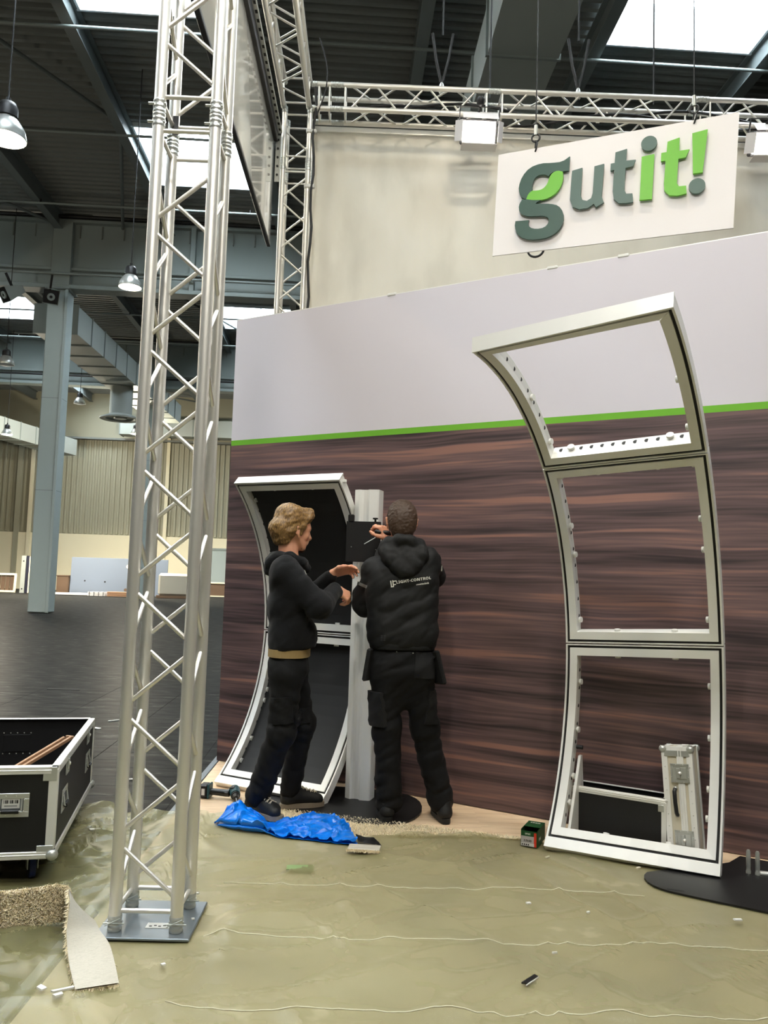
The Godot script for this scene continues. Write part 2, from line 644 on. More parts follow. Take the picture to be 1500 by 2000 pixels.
	mat("lace", Color(0.70, 0.66, 0.58), 0.8)
	mat("cord_white", Color(0.85, 0.84, 0.8), 0.7)
	mat("reflective", Color(0.52, 0.53, 0.52), 0.5)
	mat("logo_white", Color(0.88, 0.88, 0.84), 0.6)
	mat("logo_faint", Color(0.13, 0.13, 0.135), 0.6)
	# floor coverings
	var ps := mat("sheet_plastic", Color(1, 1, 1), 0.3)
	ps.albedo_texture = ramp_tex(71, 0.005, Vector2i(1024, 1024), [[0.0, Color(0.53, 0.515, 0.355)], [0.5, Color(0.56, 0.545, 0.38)], [0.82, Color(0.585, 0.57, 0.405)], [0.88, Color(0.66, 0.645, 0.50)], [1.0, Color(0.70, 0.685, 0.55)]], 5)
	ps.uv1_triplanar = true
	ps.uv1_scale = Vector3(0.35, 0.35, 0.35)
	ps.roughness = 0.32
	bump(ps, grey_tex(73, 0.02, Vector2i(512, 512), 3), 0.3)
	mat("sheet_crease", Color(0.80, 0.79, 0.69), 0.4)
	mat("green_tape", Color(0.47, 0.56, 0.36), 0.5)
	var bb := mat("blue_film", Color(0.0, 0.45, 0.86), 0.28)
	bb.backlight_enabled = true
	bb.backlight = Color(0.02, 0.12, 0.3)
	var pile := mat("carpet_pile", Color(0.95, 0.905, 0.80), 0.95)
	pile.vertex_color_use_as_albedo = true
	mat("carpet_base", Color(0.74, 0.69, 0.58), 0.95)
	var bk := mat("carpet_backing", Color(1, 1, 1), 0.9)
	bk.albedo_texture = streaks(512, 512, 77, 60.0, 3.0, [Color(0.58, 0.56, 0.51), Color(0.72, 0.70, 0.645), Color(0.64, 0.62, 0.57)])
	mat("teal_plastic", Color(0.03, 0.25, 0.28), 0.45)
	mat("box_green", Color(0.035, 0.27, 0.115), 0.45)
	mat("box_red", Color(0.85, 0.22, 0.12), 0.5)
	mat("box_grey", Color(0.68, 0.66, 0.65), 0.6)
	mat("box_inside", Color(0.05, 0.06, 0.05), 0.8)
	mat("grey_board", Color(0.43, 0.47, 0.53), 0.4)
	mat("wood_brown", Color(0.36, 0.28, 0.21), 0.7)
	mat("pale_trim", Color(0.85, 0.82, 0.72), 0.7)
	mat("clear_wrap", Color(0.62, 0.61, 0.57), 0.25)
	mat("navy", Color(0.06, 0.07, 0.16), 0.7)
	mat("light_grey_board", Color(0.62, 0.64, 0.62), 0.6)
	mat("grey_strip", Color(0.46, 0.49, 0.51), 0.4, 0.5)

func streaks(w: int, h: int, seed_: int, fx: float, fy: float, cols: Array) -> ImageTexture:
	var im := Image.create(w, h, false, Image.FORMAT_RGB8)
	var a := noise(seed_, 1.0, 4)
	var b := noise(seed_ + 1, 1.0, 2)
	for y in h:
		for x in w:
			var u := float(x) / w
			var q := float(y) / h
			var t := 0.5 + 0.5 * a.get_noise_2d(u * fx, q * fy) + 0.25 * b.get_noise_2d(u * fx * 3.0, q * fy * 4.0)
			t = clampf(t, 0.0, 0.999) * (cols.size() - 1)
			var i := int(t)
			im.set_pixel(x, y, (cols[i] as Color).lerp(cols[i + 1], t - i))
	return ImageTexture.create_from_image(im)

# print of dark rosewood with long level streaks; 5.6 m wide, 2.43 m high
func rosewood() -> ImageTexture:
	var w := 1536
	var h := 1024
	var im := Image.create(w, h, false, Image.FORMAT_RGB8)
	var broad := noise(81, 1.0, 3)
	var fine := noise(82, 1.0, 3)
	var wob := noise(83, 1.0, 2)
	var red := noise(84, 1.0, 2)
	var tone := [Color(0.20, 0.158, 0.165), Color(0.295, 0.235, 0.237), Color(0.375, 0.297, 0.296), Color(0.445, 0.348, 0.338), Color(0.565, 0.415, 0.372)]
	for y in h:
		for x in w:
			var u := 1.87 * x / w
			var q := float(y) / h
			var qq := q + 0.008 * wob.get_noise_2d(u * 2.2, q * 5.0)
			var t := 0.46 + 0.62 * broad.get_noise_2d(u * 1.1 + 3.0, qq * 17.0) + 0.34 * fine.get_noise_2d(u * 3.5, qq * 110.0)
			var r := red.get_noise_2d(u * 0.7 + 9.0, qq * 30.0)
			if r > 0.32: t += (r - 0.32) * 1.5
			t = clampf(t, 0.0, 0.999) * 4.0
			var i := int(t)
			im.set_pixel(x, y, (tone[i] as Color).lerp(tone[i + 1], t - i))
	return ImageTexture.create_from_image(im)

# ================================================================ the hall
const BX := [-20.55, -16.9, -13.25, -9.6, -5.95, -2.3, 1.35, 5.0, 8.65, 12.3]
const ROOF := 13.1

func has_light(i: int) -> bool:
	return i == 4 or i == 7 or i == 1

func build_hall() -> void:
	# floor slab, with the tiles near the stand as pieces of their own
	var fl := thing("floor", "dark scuffed tile floor of the exhibition hall", "floor", HX.translated(Vector3(0, -0.013, 0)), "", "structure")
	bx("slab", Vector3(-10, -0.07, -16), Vector3(70, 0.1, 84), M.tile_joint, fl)
	var tm := MB.new()
	var x0 := -4.3
	var x1 := -1.0
	var z0 := -10.6
	var z1 := -4.2
	# beyond the pieces the same tiles, too small to tell apart
	for r in [[-45.0, x0, -58.0, 26.0], [x1, 25.0, -58.0, 26.0], [x0, x1, -58.0, z0], [x0, x1, z1, 26.0]]:
		tm.quad(Vector3(r[0], -0.002, r[2]), Vector3(r[1], -0.002, r[2]), Vector3(r[1], -0.002, r[3]), Vector3(r[0], -0.002, r[3]), Vector3.UP)
	obj("far_paving", tm, M.hall_tile, fl)
	var tile := MB.new()
	tile.box(Vector3.ZERO, Vector3(0.823, 0.02, 0.253), 0.0025)
	var tmesh := tile.mesh()
	for j in 25:
		for i in 4:
			var sx := 0.0 if j % 2 == 0 else 0.0
			mi("tile", tmesh, M.hall_tile, fl, Transform3D(Basis(), Vector3(x0 + 0.4125 + i * 0.825 + sx, -0.012, z0 + 0.128 + j * 0.256)))

	# walls
	var wb := thing("wall_back", "far hall wall of cream masonry with ribbed beige cladding above", "wall", HX, "", "structure")
	bx("core", Vector3(-10, 6.5, -55.4), Vector3(70, 14, 0.4), M.clad, wb)
	bx("masonry", Vector3(-10, 1.85, -55.1), Vector3(70, 3.7, 0.3), M.cream_wall, wb)
	var rb := MB.new()
	var x := -26.0
	while x < -4.0:
		rb.box(Vector3(x, 6.9, -55.15), Vector3(0.16, 6.3, 0.1), 0.02)
		x += 0.34
	tag(obj("cladding_ribs", rb, M.clad, wb), "", "", "", "stuff")
	for xx in [-20.4, -13.0, -11.6]:
		bx("downpipe_post", Vector3(xx, 5.2, -54.95), Vector3(0.22, 10.4, 0.2), M.cream_wall, wb)
	for xx in [-21.2, -12.3]:
		bx("wall_post", Vector3(xx, 5.2, -54.95), Vector3(0.3, 10.4, 0.2), M.clad, wb)
	bx("cornice", Vector3(-10, 10.05, -54.9), Vector3(70, 0.12, 0.5), M.deck_paint, wb)
	var wl := thing("wall_left", "left side wall of the hall", "wall", HX, "", "structure")
	bx("panel", Vector3(-45.2, 6.5, -16), Vector3(0.4, 14, 84), M.clad, wl)
	var wr := thing("wall_right", "right side wall of the hall", "wall", HX, "", "structure")
	bx("panel", Vector3(25.2, 6.5, -16), Vector3(0.4, 14, 84), M.clad, wr)
	var wf := thing("wall_front", "hall wall behind the photographer", "wall", HX, "", "structure")
	bx("panel", Vector3(-10, 6.5, 26.2), Vector3(70, 14, 0.4), M.clad, wf)

	# roof: trapezoid deck between beams, with roof lights
	var ce := thing("ceiling", "dark grey ribbed steel roof deck with beams and roof lights", "ceiling", HX, "", "structure")
	var girders := [1.8, -12.6, -27.0, -41.4, -55.2]
	var sheets := {}
	for b in 4:
		var za: float = girders[b] - 0.25
		var zb: float = girders[b + 1] + 0.25
		var lights := [[za - 0.35, za - 3.75], [za - 8.2, za - 11.45]]
		for i in range(-1, BX.size()):
			var xa: float = -45.0 if i < 0 else BX[i]
			var xb: float = 25.0 if i == BX.size() - 1 else BX[i + 1]
			var spans := [[za, zb]]
			if i >= 0 and has_light(i):
				spans = [[za, lights[0][0]], [lights[0][1], lights[1][0]], [lights[1][1], zb]]
			for s in spans:
				var key := "%.3f %.3f" % [s[0] - s[1], xb - xa]
				if not sheets.has(key): sheets[key] = deck(xb - xa, s[0] - s[1])
				mi("roof_sheet", sheets[key], M.deck_paint, ce, Transform3D(Basis(), Vector3(xa, ROOF, s[0])))
			if i >= 0 and has_light(i):
				for s in lights: roof_light(ce, xa + 0.12, xb - 0.12, s[0], s[1])
	# strips over the girders
	for g in girders: bx("roof_strip", Vector3(-10, ROOF + 0.12, g), Vector3(70, 0.12, 0.7), M.deck_paint, ce)
	bx("roof_strip", Vector3(-10, ROOF + 0.12, 14.0), Vector3(70, 0.12, 25.0), M.deck_paint, ce)
	# beams along the hall
	for i in BX.size():
		for b in range(0, 4):
			var bm := MB.new()
			var za: float = girders[b]
			var zb: float = girders[b + 1]
			var c := Vector3(BX[i], 0, (za + zb) / 2)
			bm.box(c + Vector3(0, 12.565, 0), Vector3(0.26, 0.03, za - zb - 0.3), 0.004)
			bm.box(c + Vector3(0, 12.83, 0), Vector3(0.03, 0.5, za - zb - 0.3))
			bm.box(c + Vector3(0, 13.075, 0), Vector3(0.26, 0.03, za - zb - 0.3))
			obj("roof_beam", bm, M.beam_paint, ce)
	# wind bracing
	for s in [[Vector3(-9.6, 12.75, -14), Vector3(-5.95, 12.75, -20.4)], [Vector3(-5.95, 12.75, -20.4), Vector3(-7.6, 12.75, -27)], [Vector3(-13.25, 12.75, -22), Vector3(-9.6, 12.75, -27)], [Vector3(-9.6, 12.75, -27.4), Vector3(-5.0, 12.75, -38)], [Vector3(-13.25, 12.6, -42), Vector3(-9.6, 12.6, -48)], [Vector3(-16.9, 12.6, -48), Vector3(-9.6, 12.6, -54)]]:
		rod("brace", s[0], s[1], 0.05, M.beam_paint, ce, 8)
	# sprinkler pipes across
	for z in [-16.2, -20.35, -24.55, -31.0, -35.2, -39.4, -45.5, -50.0]:
		var p := rod("sprinkler_pipe", Vector3(-30, 12.42, z), Vector3(16, 12.42, z), 0.035, M.hall_paint, ce, 8)
		for k in 6:
			var h := MB.new()
			h.tube(Vector3(-22.0 + k * 6.3, 12.42, z), Vector3(-22.0 + k * 6.3, 12.54, z), 0.035, 0.02, 6)
			obj("sprinkler_head", h, M.black_metal, p)
	# cross girders on columns
	for b in [2, 3]:
		var g: float = girders[b]
		var t := thing("cross_girder", ["", "", "deep grey cross girder above the near column, carrying the first roof bay", "farther grey cross girder with a pipe along it, behind the near column"][b], "girder", HX, "", "structure")
		bx("web", Vector3(-10, 11.75, g), Vector3(70, 2.3, 0.12), M.hall_paint, t)
		bx("bottom_flange", Vector3(-10, 10.62, g), Vector3(70, 0.14, 0.55), M.hall_paint, t, 0.01)
		bx("middle_rail", Vector3(-10, 11.25, g + 0.12), Vector3(70, 0.1, 0.14), M.hall_paint, t, 0.01)
		bx("top_flange", Vector3(-10, 12.85, g), Vector3(70, 0.1, 0.55), M.hall_paint, t, 0.01)
		for xx in [-20.4, -14.4, -9.45, -5.2, -1.0]:
			bx("stiffener", Vector3(xx, 11.75, g + 0.16), Vector3(0.16 if xx != -9.45 else 0.62, 2.2, 0.24), M.hall_paint, t, 0.008)
		for k in 16:
			bx("hanger_plate", Vector3(-14.0 + k * 0.72, 12.55, g + 0.08), Vector3(0.03, 0.42, 0.05), M.deck_paint, t)
		rod("cable_run", Vector3(-30, 12.95, g + 0.35), Vector3(12, 12.95, g + 0.35), 0.06, M.cable, t, 8)
		rod("pipe", Vector3(-30, 11.0, g + 0.4), Vector3(12, 11.0, g + 0.4), 0.045, M.black_metal if b == 3 else M.hall_paint, t, 8)
	# columns
	column(Vector3(-9.48, 0, -27.0), "pale grey square steel column with two loudspeakers at its head")
	column(Vector3(-9.48, 0, -41.4), "pale grey square column seen through the truss tower")
	column(Vector3(-20.4, 0, -41.4), "pale grey far column left of the near column")
	# loudspeakers on the near column
	for s in [[-10.75, -0.5, "left"], [-9.55, 0.35, "right"]]:
		var t := thing("loudspeaker", "grey horn loudspeaker under the near column head, facing away" if s[2] == "left" else "grey horn loudspeaker on the near column head, its mouth towards the stand", "speaker", HX * Transform3D(Basis(Vector3.UP, s[1] * 1.4) * Basis(Vector3.RIGHT, 0.55), Vector3(s[0], 10.15, -26.2)), "loudspeakers on the column")
		var mb := MB.new()
		var q0 := 0.16
		var q1 := 0.34
		for k in 4:
			var a0 := TAU * k / 4 + PI / 4
			var a1 := TAU * (k + 1) / 4 + PI / 4
			mb.flat(Vector3(cos(a0) * q0, sin(a0) * q0, -0.4), Vector3(cos(a1) * q0, sin(a1) * q0, -0.4), Vector3(cos(a1) * q1, sin(a1) * q1, 0.3), Vector3(cos(a0) * q1, sin(a0) * q1, 0.3), Vector3.ZERO)
		obj("horn", mb, M.duct, t)
		bx("mouth", Vector3(0, 0, 0.27), Vector3(0.42, 0.42, 0.02), M.black_metal, t)
		var ring := MB.new()
		ring.lathe([[0.05, 0.0], [0.12, 0.0], [0.12, 0.03], [0.05, 0.03]], 14, Transform3D(Basis(Vector3.RIGHT, PI / 2), Vector3(0, 0, 0.28)))
		obj("driver", ring, M.hall_paint, t)
		bx("bracket", Vector3(0, 0.36, -0.1), Vector3(0.06, 0.5, 0.06), M.black_metal, t)
	build_ducts()
	build_pendants()
	build_far_goods()

func column(at: Vector3, label: String) -> void:
	var t := thing("hall_column", label, "column", HX * Transform3D(Basis(), at), "", "structure")
	bx("shaft", Vector3(0, 5.25, 0), Vector3(0.64, 10.5, 0.64), M.column_paint, t, 0.03)
	bx("corner_post", Vector3(0.3, 5.25, 0.34), Vector3(0.1, 10.5, 0.06), M.column_paint, t, 0.01)
	for y in [3.9, 6.9]: bx("plate_joint", Vector3(0, y, 0.001), Vector3(0.645, 0.02, 0.645), M.hall_paint, t)
	bx("cap", Vector3(0, 10.52, 0), Vector3(0.8, 0.06, 0.8), M.hall_paint, t, 0.01)

func deck(w: float, ln: float) -> ArrayMesh:
	var mb := MB.new()
	var m := maxi(1, roundi(ln / 0.27))
	var s := ln / m
	for k in m:
		var z := -k * s
		var pr := [[0.0, 0.0], [0.40, 0.0], [0.55, 0.11], [0.85, 0.11], [1.0, 0.0]]
		for j in 4:
			var a := Vector3(0, pr[j][1], z - pr[j][0] * s)
			var b := Vector3(0, pr[j + 1][1], z - pr[j + 1][0] * s)
			var X := Vector3(w, 0, 0)
			var nn := (b - a).cross(X).normalized()
			if nn.y > 0: nn = -nn
			mb.quad(a, a + X, b + X, b, nn)
	# upper skin, so that no daylight passes
	mb.quad(Vector3(0, 0.16, 0), Vector3(w, 0.16, 0), Vector3(w, 0.16, -ln), Vector3(0, 0.16, -ln), Vector3.UP)
	mb.quad(Vector3(0, 0.14, 0), Vector3(w, 0.14, 0), Vector3(w, 0.14, -ln), Vector3(0, 0.14, -ln), Vector3.DOWN)
	return mb.mesh()

func roof_light(ce: Node3D, xa: float, xb: float, za: float, zb: float) -> void:
	var p := node("roof_light", ce)
	var c := Vector3((xa + xb) / 2, ROOF + 0.45, (za + zb) / 2)
	var w := xb - xa
	var d := za - zb
	bx("curb", c + Vector3(0, 0, d / 2), Vector3(w + 0.1, 1.0, 0.05), M.curb_white, p)
	bx("curb", c - Vector3(0, 0, d / 2), Vector3(w + 0.1, 1.0, 0.05), M.curb_white, p)
	bx("curb", c + Vector3(w / 2, 0, 0), Vector3(0.05, 1.0, d), M.curb_white, p)
	bx("curb", c - Vector3(w / 2, 0, 0), Vector3(0.05, 1.0, d), M.curb_white, p)
	bx("glazing_bar", c + Vector3(0, 0.42, 0), Vector3(0.1, 0.14, d), M.curb_white, p)
	bx("pane", c + Vector3(-w / 4, 0.46, 0), Vector3(w / 2 - 0.12, 0.012, d), M.roof_glass, p)
	bx("pane", c + Vector3(w / 4, 0.46, 0), Vector3(w / 2 - 0.12, 0.012, d), M.roof_glass, p)

func duct_box(t: Node3D, a: Vector3, b: Vector3, w: float, h: float) -> void:
	var ln := a.distance_to(b)
	var m := maxi(1, roundi(ln / 1.5))
	var d := (b - a) / m
	var bs := Basis.looking_at(d.normalized(), Vector3.UP)
	for k in m:
		bx("duct_section", a + d * (k + 0.5), Vector3(w, h, d.length() - 0.01), M.duct, t, 0.0, bs)
		bx("joint_flange", a + d * k, Vector3(w + 0.07, h + 0.07, 0.05), M.hall_paint, t, 0.0, bs)

func build_ducts() -> void:
	var t := thing("air_duct", "long square air duct running overhead beside the near column", "air duct", HX)
	duct_box(t, Vector3(-13.4, 10.6, -16.0), Vector3(-13.4, 10.6, -28.6), 1.5, 1.1)
	var t2 := thing("air_duct", "square air duct with a round outlet, behind the near column", "air duct", HX)
	duct_box(t2, Vector3(-10.3, 10.2, -29.0), Vector3(-9.9, 10.2, -46.0), 1.5, 1.0)
	var o := MB.new()
	o.tube(Vector3(-10.15, 9.75, -37.4), Vector3(-10.15, 8.4, -37.4), 0.5, 0.5, 20)
	obj("outlet_drum", o, M.duct, t2)
	var dd := MB.new()
	dd.lathe([[0.5, 0.0], [0.85, -0.16], [0.9, -0.16], [0.9, -0.22], [0.66, -0.2], [0.6, -0.1], [0.3, -0.1], [0.28, -0.2], [0.0, -0.2]], 24, Transform3D(Basis(), Vector3(-10.15, 8.45, -37.4)))
	obj("diffuser", dd, M.duct, t2)
	var t3 := thing("air_duct", "square air duct along the top of the far wall", "air duct", HX)
	duct_box(t3, Vector3(-14.5, 10.75, -53.9), Vector3(-2.0, 10.75, -53.9), 1.0, 1.1)
	var t4 := thing("air_duct", "pale square duct with a drop outlet at the far left", "air duct", HX)
	duct_box(t4, Vector3(-20.6, 9.1, -40.0), Vector3(-17.6, 9.1, -53.0), 1.3, 1.0)
	bx("drop", Vector3(-19.6, 8.2, -41.5), Vector3(1.0, 1.4, 1.0), M.duct, t4)
	bx("outlet_hood", Vector3(-19.6, 7.5, -41.5), Vector3(1.6, 0.12, 1.6), M.duct, t4)
	var t5 := thing("air_duct", "broad grey air duct rising above the back truss, left of the right-hand roof lights", "air duct", HX)
	duct_box(t5, Vector3(2.55, 9.95, -9.0), Vector3(2.55, 9.95, -26.5), 1.1, 0.9)

func pendant(at: Vector3, top: float, label: String, lit: float, sc := 1.0) -> void:
	var t := thing("pendant_lamp", label, "pendant lamp", HX * Transform3D(Basis(), at), "pendant hall lamps")
	rod("suspension_cable", Vector3(0, 0.42 * sc, 0), Vector3(0, top - at.y, 0), 0.012, M.wire, t, 6)
	var h := MB.new()
	h.lathe([[0.0, 0.44], [0.03, 0.44], [0.03, 0.38], [0.10, 0.36], [0.13, 0.30], [0.13, 0.17], [0.15, 0.16], [0.0, 0.15]], 16, Transform3D(Basis().scaled(Vector3.ONE * sc)))
	obj("ballast_housing", h, M.black_metal, t)
	var g := MB.new()
	g.lathe([[0.12, 0.165], [0.17, 0.10], [0.235, 0.0], [0.26, -0.12], [0.255, -0.13]], 20, Transform3D(Basis().scaled(Vector3.ONE * sc)))
	obj("reflector_shade", g, M.zinc, t)
	var b := MB.new()
	b.lathe([[0.245, -0.125], [0.17, -0.15], [0.0, -0.16]], 20, Transform3D(Basis().scaled(Vector3.ONE * sc)))
	obj("lamp_lens_glow", b, M.lamp_bulb_glow if lit > 0 else M.curb_white, t)
	if lit > 0:
		var l := SpotLight3D.new()
		l.name = "lamp_light"
		l.light_color = Color(1, 0.95, 0.85)
		l.light_energy = lit
		l.light_size = 0.2
		l.spot_range = 80
		l.spot_attenuation = 2.0
		l.spot_angle = 72.0
		l.spot_angle_attenuation = 0.6
		l.rotation_degrees = Vector3(-90, 0, 0)
		l.shadow_enabled = true
		l.position = Vector3(0, -0.2 * sc, 0)
		t.add_child(l)
		# the glass reflector lets some light out sideways and up
		var g2 := OmniLight3D.new()
		g2.name = "lamp_light"
		g2.light_color = l.light_color
		g2.light_energy = lit * 0.26
		g2.light_size = 0.2
		g2.omni_range = 80
		g2.omni_attenuation = 2.0
		g2.shadow_enabled = true
		g2.position = Vector3(0, -0.25 * sc, 0)
		t.add_child(g2)

func build_pendants() -> void:
	pendant(Vector3(-5.25, 8.0, -12.2), 13.1, "lit pendant lamp on a chain at the upper left edge", 20.0, 1.15)
	pendant(Vector3(-5.0, 8.0, -18.6), 13.1, "lit pendant lamp hanging in front of the deep cross girder", 20.0)
	pendant(Vector3(-10.9, 8.0, -26.5), 13.1, "unlit pendant lamp left of the near column", 0.0)
	pendant(Vector3(-12.0, 9.0, -37.4), 13.1, "unlit pendant lamp right of the near column, by the round outlet", 0.0)
	pendant(Vector3(-16.5, 8.0, -40.8), 13.1, "small lit pendant lamp at the far left", 220.0)
	pendant(Vector3(1.3, 8.6, -3.6), 13.1, "lit pendant lamp high above the display wall, over the top of the picture", 10.5)
	pendant(Vector3(1.3, 8.6, 0.8), 13.1, "lit pendant lamp high above the photographer", 13.0)
	pendant(Vector3(-5.1, 8.6, -5.6), 13.1, "lit pendant lamp high above the open flight case", 12.0)
	pendant(Vector3(-12.0, 8.0, -12.2), 13.1, "lit pendant lamp beyond the left edge, level with the nearest lamp", 55.0)
	pendant(Vector3(-15.5, 8.0, -19.0), 13.1, "lit pendant lamp beyond the left edge, deeper in the hall", 55.0)
	pendant(Vector3(-11.4, 9.0, -45.2), 13.1, "small lit pendant lamp just left of the truss tower", 220.0)

func build_far_goods() -> void:
	# things left standing along the far wall
	var t := thing("panel", "large blue-grey board with round holes, leaning by the far wall", "board", HX * Transform3D(Basis(Vector3.RIGHT, -0.06), Vector3(-12.2, 0.02, -46.5)))
	bx("board", Vector3(0, 1.02, 0), Vector3(5.3, 2.05, 0.06), M.grey_board, t, 0.005)
	for h in [[-1.85, 0.75, 0.045, "black_gap"], [-0.75, 0.72, 0.05, "black_gap"], [0.45, 1.6, 0.1, "pale_trim"], [0.4, 0.3, 0.09, "wood_brown"]]:
		var mb := MB.new()
		mb.tube(Vector3(h[0], h[1], 0.02), Vector3(h[0], h[1], 0.034), h[2], h[2], 14)
		obj("hole", mb, M[h[3]], t)
	var c := thing("wooden_crate", "small brown wooden crate beside the blue-grey board", "crate", HX * Transform3D(Basis(), Vector3(-15.2, 0.0, -46.6)))
	bx("body", Vector3(0, 0.5, 0), Vector3(0.62, 1.0, 0.6), M.wood_brown, c, 0.01)
	bx("lid", Vector3(0, 1.02, 0), Vector3(0.68, 0.05, 0.66), M.wood_brown, c, 0.005)
	var k := thing("slatted_crate", "pale framed slatted crate leaning at the left edge", "crate", HX * Transform3D(Basis(Vector3.RIGHT, -0.1), Vector3(-18.95, 0.0, -46.4)))
	for y in [0.06, 1.0]: bx("rail", Vector3(0, y, 0), Vector3(2.4, 0.12, 0.1), M.pale_trim, k, 0.01)
	for xx in [-1.15, 1.15]: bx("stile", Vector3(xx, 0.53, 0), Vector3(0.12, 0.9, 0.1), M.pale_trim, k, 0.01)
	for i in 9: bx("slat", Vector3(-0.98 + i * 0.245, 0.53, -0.03), Vector3(0.21, 0.84, 0.03), M.wood_brown, k)
	for s in [[-17.42, 0.24, 2.05, "light_grey_board", "tall pale grey board with two holes, left of the column", "board"], [-17.2, 0.14, 2.05, "navy", "tall narrow navy board leaning between pale boards", "board"], [-17.03, 0.18, 2.02, "pale_trim", "tall cream board half behind the column foot", "board"], [-16.84, 0.18, 1.8, "wood_brown", "tall brown drilled board behind the column foot", "board"]]:
		var b := thing("upright_board", s[4], s[5], HX * Transform3D(Basis(Vector3.RIGHT, -0.03), Vector3(s[0], 0.0, -46.5)))
		bx("sheet", Vector3(0, s[2] / 2, 0), Vector3(s[1], s[2], 0.12), M[s[3]], b, 0.005)
		if s[3] == "light_grey_board" or s[3] == "wood_brown":
			for y in [0.22, 1.75 if s[3] == "light_grey_board" else 1.3]:
				var mb := MB.new()
				mb.tube(Vector3(0, y, 0.05), Vector3(0, y, 0.065), 0.04, 0.04, 10)
				obj("hole", mb, M.black_gap, b)
	var pl := thing("plank_bundle", "white planks lying on the floor before the blue-grey board", "planks", HX * Transform3D(Basis(Vector3.UP, 0.05), Vector3(-14.55, 0, -45.0)))
	for i in 5: bx("plank", Vector3(0.12 * i, 0.04 + 0.05 * (i % 2), -0.2 * i), Vector3(2.6, 0.05, 0.16), M.white_board, pl, 0.005, Basis(Vector3.UP, 0.02 * i))
	var p2 := thing("tied_stack", "white boards tied in a stack with dark straps on the floor", "stack", HX * Transform3D(Basis(), Vector3(-12.75, 0, -44.6)))
	for i in 3: bx("board", Vector3(0, 0.05 + 0.075 * i, 0), Vector3(0.9, 0.065, 0.6), M.white_board, p2, 0.005)
	for i in 4: bx("strap", Vector3(-0.36 + 0.24 * i, 0.125, 0), Vector3(0.03, 0.235, 0.61), M.black_plastic, p2)
	var p3 := thing("brick_stack", "low stack of reddish boards on the floor by the truss tower", "stack", HX * Transform3D(Basis(), Vector3(-11.7, 0, -44.6)))
	for i in 3: bx("board", Vector3(0, 0.05 + 0.085 * i, 0), Vector3(1.0, 0.075, 0.5), M.plywood, p3, 0.005)
	var wr := thing("wrapped_pallet", "bulky load under clear wrap, seen through the truss tower", "pallet load", HX * Transform3D(Basis(), Vector3(-8.8, 0, -45.2)))
	bx("load", Vector3(0, 0.72, 0), Vector3(1.7, 1.2, 1.1), M.clear_wrap, wr, 0.12)
	bx("pallet", Vector3(0, 0.07, 0), Vector3(1.8, 0.14, 1.2), M.wood_brown, wr)
	var cr := thing("wooden_crate", "low brown crate between the truss tower and the display wall", "crate", HX * Transform3D(Basis(), Vector3(-7.15, 0, -50.0)))
	bx("body", Vector3(0, 0.42, 0), Vector3(1.2, 0.72, 0.7), M.wood_brown, cr, 0.01)
	bx("trim", Vector3(0, 0.82, 0), Vector3(1.28, 0.08, 0.78), M.pale_trim, cr, 0.005)
	bx("runner", Vector3(0, 0.04, 0), Vector3(1.28, 0.07, 0.78), M.pale_trim, cr)
	var dr := thing("door_1", "pale double door in the far wall beside the display wall", "door", HX * Transform3D(Basis(), Vector3(-7.3, 0, -54.85)), "", "structure")
	bx("leaf", Vector3(-0.6, 1.45, 0), Vector3(1.15, 2.9, 0.08), M.column_paint, dr, 0.01)
	bx("leaf", Vector3(0.6, 1.45, 0), Vector3(1.15, 2.9, 0.08), M.white_board, dr, 0.01)
	bx("frame", Vector3(0, 2.98, 0), Vector3(2.6, 0.14, 0.14), M.hall_paint, dr)

# ================================================================ trusses
var brace_mesh := {}

func brace(t: Node3D, a: Vector3, b: Vector3, r := 0.0095) -> void:
	var ln := a.distance_to(b)
	var key := "%.3f" % ln
	if not brace_mesh.has(key):
		var m := MB.new()
		m.tube(Vector3(0, -ln / 2, 0), Vector3(0, ln / 2, 0), r, r, 10, false)
		# weld beads at both ends
		for s in [-1.0, 1.0]:
			m.tube(Vector3(0, s * (ln / 2 - 0.012), 0), Vector3(0, s * ln / 2, 0), r * 1.05, r * 1.5, 10, false)
		brace_mesh[key] = m.mesh()
	var y := (b - a).normalized()
	var x := y.cross(Vector3(0.3, 0.2, 0.9)).normalized()
	mi("brace", brace_mesh[key], M.aluminium, t, Transform3D(Basis(x, y, x.cross(y)), (a + b) / 2))

